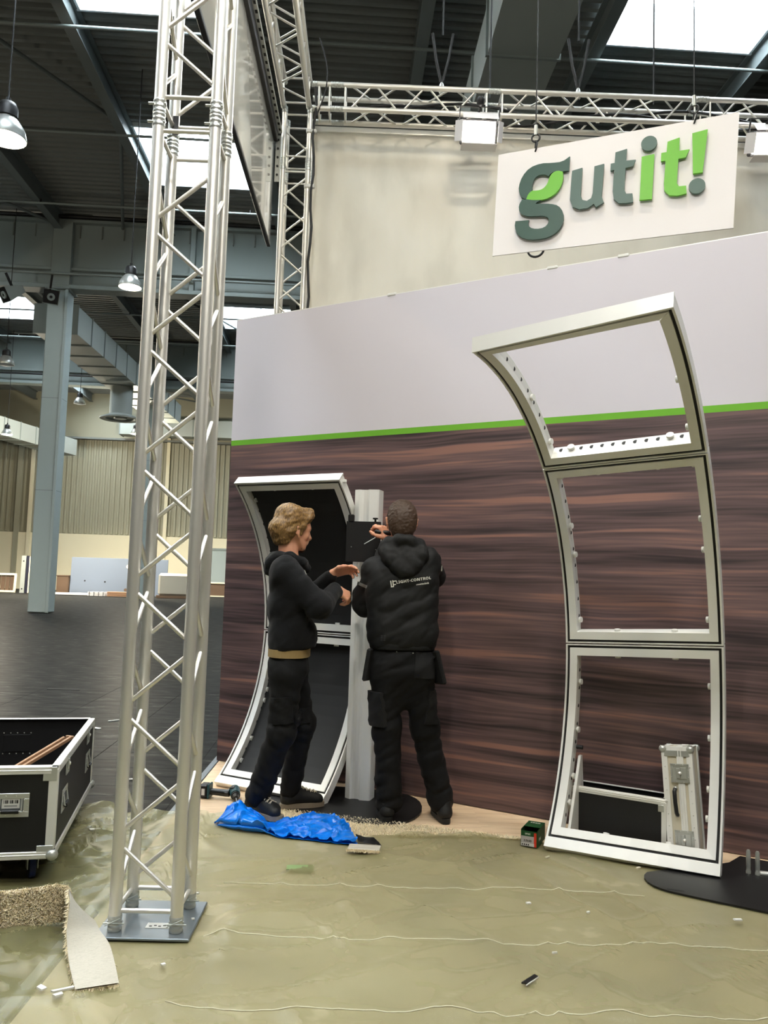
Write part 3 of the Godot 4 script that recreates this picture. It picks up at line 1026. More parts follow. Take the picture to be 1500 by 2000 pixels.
# square truss along the local y axis; ends: heights where modules meet
func truss(t: Node3D, ends: Array, h := 0.12, first := 0.10) -> void:
	var cs := [Vector3(-h, 0, h), Vector3(h, 0, h), Vector3(h, 0, -h), Vector3(-h, 0, -h)]
	for s in ends.size() - 1:
		var a: float = ends[s]
		var b: float = ends[s + 1]
		for c in cs:
			var m := MB.new()
			m.tube(c + Vector3(0, a + 0.055, 0), c + Vector3(0, b - 0.055, 0), 0.025, 0.025, 18)
			obj("chord", m, M.aluminium, t)
			for e in [[a, 1.0], [b, -1.0]]:
				var k := MB.new()
				var y: float = e[0]
				var q: float = e[1]
				var pr := [[0.0, 0.0], [0.0255, 0.0], [0.0275, 0.004], [0.0275, 0.012], [0.0262, 0.014], [0.0262, 0.022], [0.0275, 0.024], [0.0275, 0.03], [0.0262, 0.032], [0.0262, 0.045], [0.0275, 0.048], [0.0275, 0.056], [0.025, 0.06]]
				var pts := []
				for p in pr: pts.append([p[0], y + q * p[1]])
				if q < 0: pts.reverse()
				k.lathe(pts, 16, Transform3D(Basis(), c))
				k.tube(c + Vector3(0.029, y + q * 0.035, 0.0), c + Vector3(-0.029, y + q * 0.035, 0.0), 0.005, 0.005, 6)
				obj("coupler", k, M.zinc, t)
		var n := int((b - a - first - 0.08) / 0.25)
		for f in 4:
			var c0: Vector3 = cs[f]
			var c1: Vector3 = cs[(f + 1) % 4]
			for y in [a + 0.075, b - 0.075]:
				brace(t, c0 + Vector3(0, y, 0), c1 + Vector3(0, y, 0))
			for j in n:
				var ya := a + first + 0.25 * j
				var p: Vector3 = c1 if j % 2 == 0 else c0
				var q: Vector3 = c0 if j % 2 == 0 else c1
				brace(t, p + Vector3(0, ya + 0.022, 0), q + Vector3(0, ya + 0.228, 0))

func build_trusses() -> void:
	var ft := thing("truss_tower", "silver square truss tower standing on a metal foot plate in the foreground", "truss", Transform3D(Basis(), Vector3(-0.832, 0.012, -3.472)))
	truss(ft, [0.012, 3.35, 5.86])
	var bp := bx("foot_plate", Vector3(0, 0.006, 0), Vector3(0.37, 0.012, 0.37), M.grey_strip, ft, 0.003)
	var st := bx("sticker", Vector3(0.045, 0.0068, 0.07), Vector3(0.105, 0.0012, 0.05), M.sticker, bp)
	for k in 5: bx("print_line", Vector3(-0.035 + k * 0.018, 0.001, 0.008 - 0.006 * (k % 2)), Vector3(0.011, 0.0006, 0.008), M.print_black, st)
	for s in [[-0.12, 0.12], [0.12, 0.12], [0.12, -0.12], [-0.12, -0.12]]:
		var pin := MB.new()
		pin.tube(Vector3(s[0] - 0.04, 0.045, s[1] + 0.02), Vector3(s[0] + 0.045, 0.05, s[1] + 0.03), 0.003, 0.003, 6)
		pin.tube(Vector3(s[0] - 0.03, 0.04, s[1] + 0.03), Vector3(s[0] + 0.03, 0.07, s[1] + 0.035), 0.0025, 0.0025, 6)
		obj("spring_pin", pin, M.zinc, ft)
	for s in [[-0.12, 0.12], [0.12, 0.12]]:
		for y in [3.31, 3.39]:
			var pin := MB.new()
			pin.tube(Vector3(s[0] - 0.045, y, s[1] + 0.01), Vector3(s[0] + 0.03, y, s[1] + 0.01), 0.006, 0.006, 8)
			obj("bolt_pin", pin, M.zinc, ft)
	bx("maker_plate", Vector3(-0.105, 3.42, -0.092), Vector3(0.025, 0.09, 0.002), M.print_black, ft)

	var rt := thing("truss_tower", "silver truss tower rising behind the display wall at the back corner", "truss", Transform3D(Basis(), Vector3(-0.82, 0.0, -7.6)))
	truss(rt, [0.0, 2.6, 5.3, 5.86])
	# cables taped to its right edge
	var cb := thing("cable_run", "black cables taped down the right side of the back truss tower", "cable")
	var pts := []
	for k in 24:
		var y := 6.05 - k * 0.17
		pts.append(Vector3(-0.655 + 0.012 * sin(k * 1.7), y, -7.46 + 0.01 * cos(k * 2.1)))
	var cm := MB.new()
	cm.sweep(pts, 0.012, 8)
	obj("cable", cm, M.cable, cb)
	var p2 := []
	for k in 14: p2.append(Vector3(-0.64 + 0.09 * sin(k * PI / 13.0), 6.55 - k * 0.06, -7.46))
	var c2 := MB.new()
	c2.sweep(p2, 0.007, 6)
	obj("loose_cable", c2, M.cable, cb)
	for y in [5.62, 5.08]: bx("tape", Vector3(-0.68, y, -7.465), Vector3(0.1, 0.04, 0.035), M.sticker, cb, 0.008)

	var side := thing("truss_beam", "silver truss beam running forward overhead from the back corner", "truss", Transform3D(Basis(Vector3.RIGHT, PI / 2), Vector3(-0.832, 5.98, -7.6)))
	truss(side, [0.12, 2.15, 4.16, 6.2, 9.0])
	var back := thing("truss_beam", "long silver truss beam across the back above the white cover wall", "truss", Transform3D(Basis(Vector3.BACK, -PI / 2), Vector3(-0.82, 5.98, -7.6)))
	truss(back, [0.12, 0.37, 1.87, 3.87, 6.4])
	for k in 2:
		var pc := []
		for i in 60: pc.append(Vector3(0.06 * sin(i * 0.33 + k * 2.0) - 0.02 + 0.05 * k, 0.2 + i * 0.105, -0.06 + 0.05 * sin(i * 0.21 + k)))
		var m := MB.new()
		m.sweep(pc, 0.013, 6)
		obj("cable", m, M.cable, back)
	for xx in [0.62, 2.9]: bx("cable_tag", Vector3(0.05, xx, -0.02), Vector3(0.05, 0.035, 0.006), M.logo_white, back)
	# lifting slings above the beam
	for s in [[1.0, "black webbing sling with shackle above the left flood lamp"], [2.33, "black webbing sling with shackle above the hanging sign"]]:
		var g := thing("lifting_sling", s[1], "sling", Transform3D(Basis(), Vector3(-0.45 + s[0], 6.12, -7.6)), "slings on the back truss")
		for q in [-1.0, 1.0]:
			var m := MB.new()
			m.sweep([Vector3(q * 0.005, 0.12, 0), Vector3(q * 0.06, 0.35, 0), Vector3(q * 0.10, 0.62, 0)], 0.014, 6)
			obj("strap", m, M.cable, g)
		rod("hoist_wire", Vector3(0.0, 0.6, 0), Vector3(0.0, 6.4, 0), 0.009, M.wire, g, 6)
		var sk := MB.new()
		sk.lathe([[0.012, 0.0], [0.026, 0.02], [0.026, 0.08], [0.012, 0.12]], 10)
		obj("shackle", sk, M.zinc, g)
	rod("hoist_wire", Vector3(0, 0, 0), Vector3(0, 6.5, 0), 0.008, M.wire, tagged_wire(Vector3(1.02, 6.1, -7.6), "thin hoist wire left of the air duct"))
	rod("hoist_wire", Vector3(0, 0, 0), Vector3(0, 6.5, 0), 0.008, M.wire, tagged_wire(Vector3(2.62, 6.1, -7.6), "thin hoist wire beside the right roof light"))
	# front beam that carries the work lights, out of the picture
	var front := thing("truss_beam", "silver truss beam at the open front of the stand", "truss", Transform3D(Basis(Vector3.BACK, -PI / 2), Vector3(-0.82, 5.98, 1.3)))
	truss(front, [0.12, 2.37, 4.87, 7.4])

	# white fascia hung outside the side beam
	var fa := thing("fascia_panel", "glossy white fascia panel with dark edges hanging under the side truss", "panel", Transform3D(Basis(), Vector3(-1.03, 4.465, -7.42)))
	bx("panel", Vector3(0, 0.53, 2.4), Vector3(0.012, 1.0, 4.8), M.fascia_gloss, fa)
	bx("bottom_edge", Vector3(-0.004, 0.015, 2.4), Vector3(0.035, 0.03, 4.82), M.fascia_edge, fa, 0.004)
	bx("end_edge", Vector3(0.0, 0.53, -0.005), Vector3(0.02, 1.05, 0.012), M.fascia_edge, fa)
	bx("top_track", Vector3(0.018, 1.075, 2.4), Vector3(0.045, 0.11, 4.82), M.black_metal, fa, 0.004)
	bx("perforated_rail", Vector3(0.062, 1.115, 2.4), Vector3(0.035, 0.025, 4.82), M.zinc, fa, 0.002)
	for k in 46:
		bx("slot", Vector3(0.064, 1.1015, 0.06 + 0.1 * k), Vector3(0.018, 0.004, 0.035), M.black_gap, fa)
	bx("end_bracket", Vector3(0.045, 0.86, -0.02), Vector3(0.045, 0.45, 0.008), M.zinc, fa)
	for k in 5: rod("bracket_bolt", Vector3(0.045, 0.70 + 0.085 * k, -0.016), Vector3(0.045, 0.70 + 0.085 * k, -0.008), 0.011, M.black_metal, fa, 8)

	# white coated cover wall at the back
	var cov := thing("wall_cover", "tall off-white coated cloth wall hanging below the back truss", "wall covering", Transform3D(Basis(), Vector3(-0.72, 0, -7.80)))
	var nz := noise(5, 1.0, 3)
	var rows := []
	for j in 41:
		var row := []
		for i in 90:
			var x := 7.4 * i / 89.0
			var y := 5.84 * j / 40.0
			row.append(Vector3(x, y, 0.012 * nz.get_noise_2d(x * 1.6, y * 0.25) + 0.004 * nz.get_noise_2d(x * 6.0, y * 1.3 + 20.0)))
		rows.append(row)
	var mb := MB.new()
	mb.grid(rows)
	obj("cloth", mb, M.cover_cloth, cov)
	bx("backing_frame", Vector3(3.7, 2.92, -0.06), Vector3(7.4, 5.84, 0.06), M.cover_cloth, cov)
	bx("top_batten", Vector3(3.7, 5.82, 0.02), Vector3(7.4, 0.05, 0.03), M.bright_silver, cov)

func tagged_wire(at: Vector3, label: String) -> Node3D:
	return thing("wire_hanger", label, "wire", Transform3D(Basis(), at), "hoist wires")

# ================================================================ flood lamps on the trusses
func floodlight(at: Vector3, aim: Vector3, energy: float, label: String) -> void:
	var z := (at - aim).normalized()
	var x := Vector3.UP.cross(z).normalized()
	var bs := Basis(x, z.cross(x), z)
	var t := thing("flood_lamp", label, "flood lamp", Transform3D(bs, at), "flood lamps on the trusses")
	bx("housing", Vector3(0, 0, 0.055), Vector3(0.34, 0.22, 0.09), M.black_metal, t, 0.012)
	for k in 7: bx("cooling_fin", Vector3(-0.135 + 0.045 * k, 0, 0.115), Vector3(0.006, 0.2, 0.04), M.black_metal, t)
	bx("lamp_face_glow", Vector3(0, 0, 0.002), Vector3(0.30, 0.18, 0.012), M.flood_lamp_glow, t)
	for s in [-1.0, 1.0]:
		bx("barn_door", Vector3(0, s * 0.135, -0.045), Vector3(0.33, 0.004, 0.12), M.white_board, t, 0.0, Basis(Vector3.RIGHT, -s * 0.5))
		bx("barn_door", Vector3(s * 0.195, 0, -0.045), Vector3(0.004, 0.18, 0.12), M.white_board, t, 0.0, Basis(Vector3.UP, s * 0.5))
		bx("yoke_arm", Vector3(s * 0.185, 0.09, 0.06), Vector3(0.006, 0.26, 0.035), M.black_metal, t)
	bx("yoke", Vector3(0, 0.22, 0.06), Vector3(0.375, 0.006, 0.035), M.black_metal, t)
	var cl := MB.new()
	cl.lathe([[0.02, 0.0], [0.035, 0.02], [0.035, 0.07], [0.02, 0.09]], 12, Transform3D(Basis(), Vector3(0, 0.22, 0.06)))
	obj("clamp", cl, M.black_metal, t)
	var chord := bs.inverse() * ((Vector3(-0.712, 5.84, at.z) if at.z > -3.0 and at.z < 0.0 else Vector3(at.x, 5.84, -7.48 if at.z < -3.0 else 1.18)) - at)
	rod("hanger_bolt", Vector3(0, 0.22, 0.06), chord, 0.012, M.black_metal, t, 8)
	var l := AreaLight3D.new()
	l.name = "flood_light"
	l.area_size = Vector2(0.29, 0.17)
	l.light_color = Color(1.0, 0.985, 0.955)
	l.light_energy = energy
	l.shadow_enabled = true
	l.set("area_range", 60.0)
	l.position = Vector3(0, 0, -0.012)
	t.add_child(l)

func build_floodlights() -> void:
	floodlight(Vector3(0.895, 5.62, -7.36), Vector3(0.95, 3.7, -3.0), 3.9, "lit flood lamp with barn doors under the back truss, left of the sign")
	floodlight(Vector3(3.64, 5.62, -7.36), Vector3(3.3, 3.7, -3.0), 3.9, "lit flood lamp with barn doors at the right edge behind the sign")
	floodlight(Vector3(-0.60, 5.62, -1.2), Vector3(0.0, 1.8, -6.2), 7.6, "flood lamp on the side truss, aimed at the display wall")
	for s in [[-0.45, Vector3(-0.2, 1.5, -6.0), "first flood lamp on the front truss, above the tower side", 5.6], [1.5, Vector3(0.0, 1.4, -5.6), "second flood lamp on the front truss", 3.2], [3.4, Vector3(1.4, 1.5, -5.0), "third flood lamp on the front truss, farthest right", 1.3]]:
		floodlight(Vector3(s[0], 5.62, 1.1), s[1], s[3], s[2])

# ================================================================ printed display wall
func build_display_wall() -> void:
	var t := thing("display_wall", "long display wall printed white above a green line and dark wood grain", "display wall", WALL)
	var W := 5.6
	bx("core_frame", Vector3(W / 2, 1.72, -0.055), Vector3(W - 0.02, 3.43, 0.09), M.satin_silver, t)
	var q := MB.new()
	var y0 := 0.004
	var y1 := 2.431
	var y2 := 2.472
	var y3 := 3.44
	q.quad(Vector3(0, y0, 0), Vector3(W, y0, 0), Vector3(W, y1, 0), Vector3(0, y1, 0), Vector3.BACK, Vector2(0, 1), Vector2(1, 1), Vector2(1, 0), Vector2(0, 0))
	q.quad(Vector3(0, y0, 0), Vector3(0, y1, 0), Vector3(0, y1, -0.1), Vector3(0, y0, -0.1), Vector3.LEFT, Vector2(0, 1), Vector2(0, 0), Vector2(0.02, 0), Vector2(0.02, 1))
	obj("wood_grain_print", q, M.print_wood, t)
	q = MB.new()
	q.quad(Vector3(0, y1, 0), Vector3(W, y1, 0), Vector3(W, y2, 0), Vector3(0, y2, 0), Vector3.BACK)
	q.quad(Vector3(0, y1, 0), Vector3(0, y2, 0), Vector3(0, y2, -0.1), Vector3(0, y1, -0.1), Vector3.LEFT)
	obj("green_line", q, M.print_green, t)
	q = MB.new()
	q.quad(Vector3(0, y2, 0), Vector3(W, y2, 0), Vector3(W, y3, 0), Vector3(0, y3, 0), Vector3.BACK)
	q.quad(Vector3(0, y2, 0), Vector3(0, y3, 0), Vector3(0, y3, -0.1), Vector3(0, y2, -0.1), Vector3.LEFT)
	obj("white_print", q, M.print_white, t)
	bx("top_edge", Vector3(W / 2, y3 + 0.003, -0.05), Vector3(W, 0.006, 0.1), M.satin_silver, t)
	for x in [1.42, 2.6, 3.05]: bx("edge_clip", Vector3(x, y3 + 0.004, -0.02), Vector3(0.07, 0.02, 0.05), M.white_plastic, t, 0.004)

# ================================================================ hanging sign
func build_sign() -> void:
	var a := deg_to_rad(22.388)
	var t := thing("hanging_sign", "white hanging sign board with raised green letters reading gutit!", "sign", Transform3D(Basis(Vector3(cos(a), 0, sin(a)), Vector3.UP, Vector3(-sin(a), 0, cos(a))), Vector3(0.798, 3.72, -5.619)))
	var b := MB.new()
	b.prism(PackedVector2Array([Vector2(0, 0), Vector2(1.566, 0), Vector2(1.604, 0.763), Vector2(0.029, 0.738)]), -0.012, 0.0)
	obj("board", b, M.white_board, t)
	var L := {
		"g_top": [0.536, 0.629, 0.485, 0.598, 0.415, 0.601, 0.337, 0.611, 0.259, 0.592, 0.207, 0.536, 0.184, 0.465, 0.189, 0.417, 0.210, 0.380, 0.240, 0.366, 0.246, 0.395, 0.281, 0.423, 0.279, 0.464, 0.293, 0.509, 0.325, 0.529, 0.364, 0.528, 0.393, 0.510, 0.409, 0.529, 0.444, 0.540, 0.493, 0.527, 0.531, 0.529],
		"g_leaf": [0.490, 0.526, 0.454, 0.541, 0.418, 0.530, 0.397, 0.500, 0.385, 0.455, 0.353, 0.422, 0.314, 0.418, 0.275, 0.423, 0.249, 0.397, 0.240, 0.366, 0.302, 0.350, 0.367, 0.347, 0.431, 0.368, 0.475, 0.415, 0.493, 0.472],
		"g_low": [0.210, 0.370, 0.187, 0.329, 0.192, 0.281, 0.232, 0.248, 0.297, 0.236, 0.362, 0.233, 0.395, 0.213, 0.399, 0.179, 0.370, 0.146, 0.312, 0.143, 0.266, 0.160, 0.255, 0.191, 0.262, 0.214, 0.166, 0.219, 0.161, 0.177, 0.181, 0.120, 0.228, 0.084, 0.307, 0.067, 0.397, 0.072, 0.467, 0.110, 0.500, 0.172, 0.497, 0.238, 0.464, 0.290, 0.406, 0.311, 0.341, 0.320, 0.305, 0.325, 0.315, 0.337, 0.341, 0.346, 0.240, 0.366],
		"u": [0.552, 0.523, 0.621, 0.534, 0.612, 0.341, 0.624, 0.306, 0.653, 0.296, 0.681, 0.311, 0.691, 0.343, 0.701, 0.531, 0.765, 0.539, 0.750, 0.314, 0.765, 0.269, 0.713, 0.243, 0.699, 0.269, 0.660, 0.245, 0.604, 0.243, 0.559, 0.267, 0.540, 0.319],
		"t": [0.838, 0.606, 0.913, 0.619, 0.906, 0.538, 0.969, 0.534, 0.950, 0.492, 0.904, 0.487, 0.897, 0.338, 0.910, 0.308, 0.949, 0.305, 0.954, 0.246, 0.910, 0.243, 0.862, 0.250, 0.829, 0.283, 0.822, 0.336, 0.830, 0.485, 0.805, 0.483, 0.808, 0.532, 0.833, 0.533],
		"i": [1.007, 0.548, 1.087, 0.554, 1.073, 0.248, 0.995, 0.252],
		"t_lime": [1.169, 0.624, 1.244, 0.640, 1.241, 0.550, 1.304, 0.550, 1.281, 0.499, 1.236, 0.496, 1.227, 0.333, 1.239, 0.310, 1.284, 0.308, 1.287, 0.255, 1.233, 0.248, 1.181, 0.258, 1.150, 0.294, 1.147, 0.339, 1.157, 0.497, 1.128, 0.496, 1.130, 0.553, 1.163, 0.554],
		"mark": [1.321, 0.655, 1.415, 0.666, 1.384, 0.381, 1.325, 0.382],
	}
	var how := {"g_top": "sign_dark_green", "g_leaf": "sign_lime", "g_low": "sign_dark_green", "u": "sign_grey_green", "t": "sign_grey_green", "i": "sign_lime", "t_lime": "sign_lime", "mark": "sign_lime"}
	var round_ := {"g_top": true, "g_leaf": true, "g_low": true}
	var g := node("letter_g", t)
	for key in L:
		var p := PackedVector2Array()
		var v: Array = L[key]
		for k in range(0, v.size(), 2): p.append(Vector2(v[k], v[k + 1]))
		if round_.has(key): p = soften(p)
		var m := MB.new()
		m.prism(p, 0.012, 0.0302 if key != "g_leaf" else 0.0308)
		if key.begins_with("g_"):
			obj("stroke" if key != "g_leaf" else "leaf", m, M[how[key]], g)
		else:
			obj({"u": "letter_u", "t": "letter_t", "i": "letter_i", "t_lime": "letter_t", "mark": "exclamation_mark"}[key], m, M[how[key]], t)
		# stand-off studs that carry the letters
		var cc := Vector2.ZERO
		for q in p: cc += q / p.size()
	for d in [[1.0534, 0.6332, "letter_dot"], [1.3497, 0.2959, "mark_dot"]]:
		var m := MB.new()
		m.tube(Vector3(d[0], d[1], 0.012), Vector3(d[0], d[1], 0.0302), 0.0508, 0.0508, 32)
		obj(d[2], m, M.sign_grey_green, t)
	for s in [[0.24, 0.45], [0.3, 0.1], [0.58, 0.4], [0.73, 0.4], [0.86, 0.4], [1.04, 0.4], [1.19, 0.4], [1.36, 0.5], [1.0534, 0.6332], [1.3497, 0.2959]]:
		rod("stand_off", Vector3(s[0], s[1], 0.0), Vector3(s[0], s[1], 0.014), 0.008, M.white_plastic, t, 8)
	for s in [[0.292, 0.742], [1.332, 0.759]]:
		var h := node("hanger", t, Transform3D(Basis(), Vector3(s[0], s[1], -0.006)))
		rod("wire", Vector3(0, 0.16, 0), Vector3(0, 8.6, 0), 0.0045, M.wire, h, 6)
		var sl := MB.new()
		sl.tube(Vector3(0, 0.10, 0), Vector3(0, 0.17, 0), 0.013, 0.013, 10)
		obj("sleeve", sl, M.zinc, h)
		var ring := []
		for k in 17: ring.append(Vector3(0.028 * cos(TAU * k / 16.0), 0.078 + 0.028 * sin(TAU * k / 16.0), 0))
		var rm := MB.new()
		rm.sweep(ring, 0.007, 6)
		obj("ring", rm, M.black_metal, h)
		var hk := MB.new()
		hk.sweep([Vector3(0, 0.055, 0.0), Vector3(0.014, 0.035, 0.012), Vector3(0.01, 0.005, 0.016), Vector3(0.0, -0.022, 0.008), Vector3(-0.004, -0.03, -0.008), Vector3(-0.006, 0.01, -0.014), Vector3(0, 0.05, -0.004)], 0.006, 6)
		obj("hook", hk, M.black_metal, h)
	var lp := []
	for k in 13: lp.append(Vector3(0.30 + 0.055 * cos(PI + PI * k / 12.0), 0.02 + 0.05 * sin(PI + PI * k / 12.0), -0.03))
	var lm := MB.new()
	lm.sweep(lp, 0.008, 6)
	obj("back_loop", lm, M.black_metal, t)

func soften(p: PackedVector2Array) -> PackedVector2Array:
	var o := PackedVector2Array()
	var m := p.size()
	for i in m:
		var a := p[(i - 1 + m) % m]
		var b := p[i]
		var c := p[(i + 1) % m]
		if (b - a).normalized().dot((c - b).normalized()) < 0.45:
			o.append(b)
		else:
			o.append(b.lerp(a, 0.25))
			o.append(b.lerp(c, 0.25))
	return o

# ================================================================ floor of the stand
var rng := RandomNumberGenerator.new()

func vv(a: Array) -> Vector3:
	return Vector3(a[0], a[1], a[2])

func sheet_back(x: float) -> float:
	var p := [[-3.4, -4.86], [-1.9, -4.90], [-1.62, -4.98], [-1.48, -5.06], [-1.38, -4.93], [-1.2, -4.98], [-0.95, -5.05], [-0.83, -4.86], [-0.3, -4.74], [0.0, -4.66], [0.25, -4.68], [0.62, -4.70], [0.9, -4.68], [1.05, -4.62], [1.2, -4.60], [1.7, -4.30], [2.3, -3.95], [3.6, -3.2]]
	for i in p.size() - 1:
		if x <= p[i + 1][0]:
			var t: float = (x - p[i][0]) / (p[i + 1][0] - p[i][0])
			return lerpf(p[i][1], p[i + 1][1], smoothstep(0.0, 1.0, t))
	return -3.2

func build_floor_coverings() -> void:
	rng.seed = 7
	# laminate boards
	var lam := thing("floor", "pale oak laminate boards of the stand, beside the display wall", "floor", Transform3D(), "", "structure")
	var bm := MB.new()
	bm.box(Vector3.ZERO, Vector3(1.2, 0.012, 0.19), 0.0008)
	var bmesh := bm.mesh()
	for j in 12:
		for i in 4:
			mi("board", bmesh, M.laminate, lam, Transform3D(Basis(), Vector3(-0.5 + i * 1.201 + (0.0 if j % 2 == 0 else 0.0), -0.006 - 0.0003 * ((i + j) % 2), -6.38 + j * 0.191)))
	var ed := thing("trim_1", "grey aluminium edge strip along the stand floor", "edge strip", Transform3D(), "", "structure")
	bx("profile", Vector3(-1.125, -0.004, -4.6), Vector3(0.045, 0.018, 4.2), M.grey_strip, ed, 0.003)
	# carpet under the sheet, its shaggy edge showing behind it
	var ca := thing("carpet", "cream shag carpet whose edge shows behind the plastic sheet", "carpet")
	var cm := MB.new()
	cm.prism(PackedVector2Array([Vector2(-1.08, 1.6), Vector2(-1.08, -4.9), Vector2(-0.66, -5.2), Vector2(0.95, -4.70), Vector2(1.3, -4.45), Vector2(3.6, -3.1), Vector2(3.6, 1.6)]), -0.006, 0.0, Transform3D(Basis(Vector3.RIGHT, Vector3(0, 0, 1), Vector3(0, 1, 0)), Vector3(0, 0.0015, 0)))
	obj("backing", cm, M.carpet_base, ca)
	pile_on(ca, 9000, func(u: float, w: float) -> Array:
		var p := Vector3(lerpf(-0.66, 1.15, u), 0.0, 0.0)
		p.z = minf(lerpf(-5.2, -4.65, (p.x + 0.66) / 1.75) + w * 0.30, sheet_back(p.x) + 0.01)
		return [p, Vector3(0, 1, 0)], 0.016)
	build_sheet()
	build_blue_film()
	build_remnant()

func pile_on(parent: Node3D, count: int, where: Callable, ln := 0.016, called := "pile") -> void:
	var b := MB.new()
	# a short curled tuft
	var pts := [Vector3(0, 0, 0), Vector3(0.1, 0.4, 0.05), Vector3(0.35, 0.75, 0.15), Vector3(0.55, 0.95, 0.1)]
	b.sweep(pts, 0.13, 4, 0.06)
	var mm := MultiMesh.new()
	mm.transform_format = MultiMesh.TRANSFORM_3D
	mm.use_colors = true
	mm.mesh = b.mesh()
	mm.instance_count = count
	for i in count:
		var pn: Array = where.call(rng.randf(), rng.randf())
		var up: Vector3 = pn[1]
		var side := up.cross(Vector3(0.31, 0.77, 0.55)).normalized()
		var bs := Basis(side, up, side.cross(up))
		bs = Basis(up, rng.randf() * TAU) * Basis(side, rng.randf_range(-0.6, 0.6)) * bs
		var s := ln * rng.randf_range(0.7, 1.25)
		mm.set_instance_transform(i, Transform3D(bs.scaled_local(Vector3.ONE * s), pn[0]))
		var g := rng.randf_range(0.78, 1.12)
		mm.set_instance_color(i, Color(g, g * rng.randf_range(0.96, 1.0), g * rng.randf_range(0.88, 0.98)))
	var o := MultiMeshInstance3D.new()
	o.name = called
	o.multimesh = mm
	o.material_override = M.carpet_pile
	o.set_meta("kind", "stuff")
	put(o, parent)

# how calm the sheet lies at a place: 0 under things that press it down
func pressed(x: float, z: float) -> float:
	var k := 1.0
	for c in [[-0.832, -3.472, 0.22, 0.34], [1.9, -4.1, 0.55, 0.75], [-0.3, -4.7, 0.3, 0.6], [-1.5, -3.97, 0.1, 0.25], [0.95, -4.6, 0.12, 0.3]]:
		var d := Vector2(x - c[0], z - c[1]).length()
		k = minf(k, smoothstep(c[2], c[3], d))
	return k

var sn1: FastNoiseLite
var sn2: FastNoiseLite

func soft(v: float) -> float:
	return sqrt(v * v + 0.0012)

func crease_z(x: float, zc: float) -> float:
	return zc + 0.022 * sn1.get_noise_1d(x * 2.2 + zc * 10.0) + 0.010 * sn1.get_noise_1d(x * 9.0 + zc * 5.0)

func sheet_h(x: float, z: float, zb: float) -> float:
	var k := pressed(x, z)
	# long slanting folds, broad swells and fine crumples
	var wx := x + 0.3 * sn1.get_noise_2d(x * 0.7, z * 0.7)
	var f1 := maxf(0.0, 1.0 - soft(sn1.get_noise_2d((wx * 0.55 + z * 0.85) * 2.0, (z * 0.85 - wx * 0.55) * 0.55 + 7.0)) * 5.0)
	var f2 := maxf(0.0, 1.0 - soft(sn1.get_noise_2d((wx * 0.9 - z * 0.4) * 1.4 + 30.0, (wx * 0.4 + z * 0.9) * 0.6)) * 5.0)
	var h := 0.007 + k * (0.020 * f1 * f1 + 0.015 * f2 * f2 + 0.007 * sn2.get_noise_2d(x * 1.6, z * 1.6) + 0.0015 * sn2.get_noise_2d(x * 8.0, z * 8.0) + 0.007)
	# looser and more crumpled at the left, beyond the edge of the stand
	var lf := smoothstep(-0.95, -1.4, x)
	h += lf * k * 0.035 * maxf(0.0, 1.0 - soft(sn1.get_noise_2d(x * 3.0 + 9.0, z * 2.4)) * 4.0)
	for zc in [-3.89, -3.33, -2.80]:
		h += k * 0.006 * exp(-pow((z - crease_z(x, zc)) / 0.02, 2.0)) * smoothstep(-0.9, -0.5, x)
	var e := clampf((z - zb) / 0.12, 0.0, 1.0)
	h += (1.0 - e) * 0.022 * maxf(0.0, 0.45 + sn1.get_noise_1d(x * 4.0 + 50.0)) * k
	return maxf(h, 0.005) - 0.008 * smoothstep(-1.08, -1.2, x)

func build_sheet() -> void:
	var t := thing("plastic_sheet", "wrinkled translucent olive plastic sheet covering the floor in the foreground", "plastic sheet")
	M.sheet_plastic.transparency = BaseMaterial3D.TRANSPARENCY_ALPHA
	M.sheet_plastic.albedo_color = Color(1, 1, 1, 0.52)
	sn1 = noise(91, 1.0, 2)
	sn2 = noise(92, 1.0, 3)
	var rows := []
	var nx := 250
	var nz := 210
	for j in nz:
		var row := []
		var v := float(j) / (nz - 1)
		for i in nx:
			var x := -3.4 + 6.6 * i / (nx - 1)
			var zb := sheet_back(x) + 0.012 * sn1.get_noise_1d(x * 9.0)
			var z := lerpf(zb, 0.6, pow(v, 1.35))
			row.append(Vector3(x, sheet_h(x, z, zb), z))
		rows.append(row)
	var mb := MB.new()
	mb.grid(rows, true)
	obj("film", mb, M.sheet_plastic, t)
	# whitened fold lines
	for zc in [-3.89, -3.33, -2.80]:
		var pts := []
		for i in 170:
			var x := -0.62 + 3.3 * i / 169.0
			var zz := crease_z(x, zc)
			var zb := sheet_back(x)
			if zz < zb + 0.05 or pressed(x, zz) < 0.3: continue
			pts.append(Vector3(x, sheet_h(x, zz, zb) + 0.0002, zz))
		var cr := MB.new()
		cr.sweep(pts, 0.0021, 5)
		obj("fold_line", cr, M.sheet_crease, t)
	# strip of green tape
	var tp := thing("tape_strip", "short strip of pale green tape on the plastic sheet", "tape")
	bx("tape", Vector3(-0.288, sheet_h(-0.288, -4.10, sheet_back(-0.288)) + 0.001, -4.10), Vector3(0.13, 0.002, 0.062), M.green_tape, tp, 0.0, Basis(Vector3.UP, 0.05))

func spline(p: Array, t: float) -> Vector3:
	var m := p.size() - 1
	var s := clampf(t, 0.0, 1.0) * m
	var i := mini(int(s), m - 1)
	var a: Vector3 = p[maxi(i - 1, 0)]
	var b: Vector3 = p[i]
	var c: Vector3 = p[i + 1]
	var d: Vector3 = p[mini(i + 2, m)]
	return b.cubic_interpolate(c, a, d, s - i)

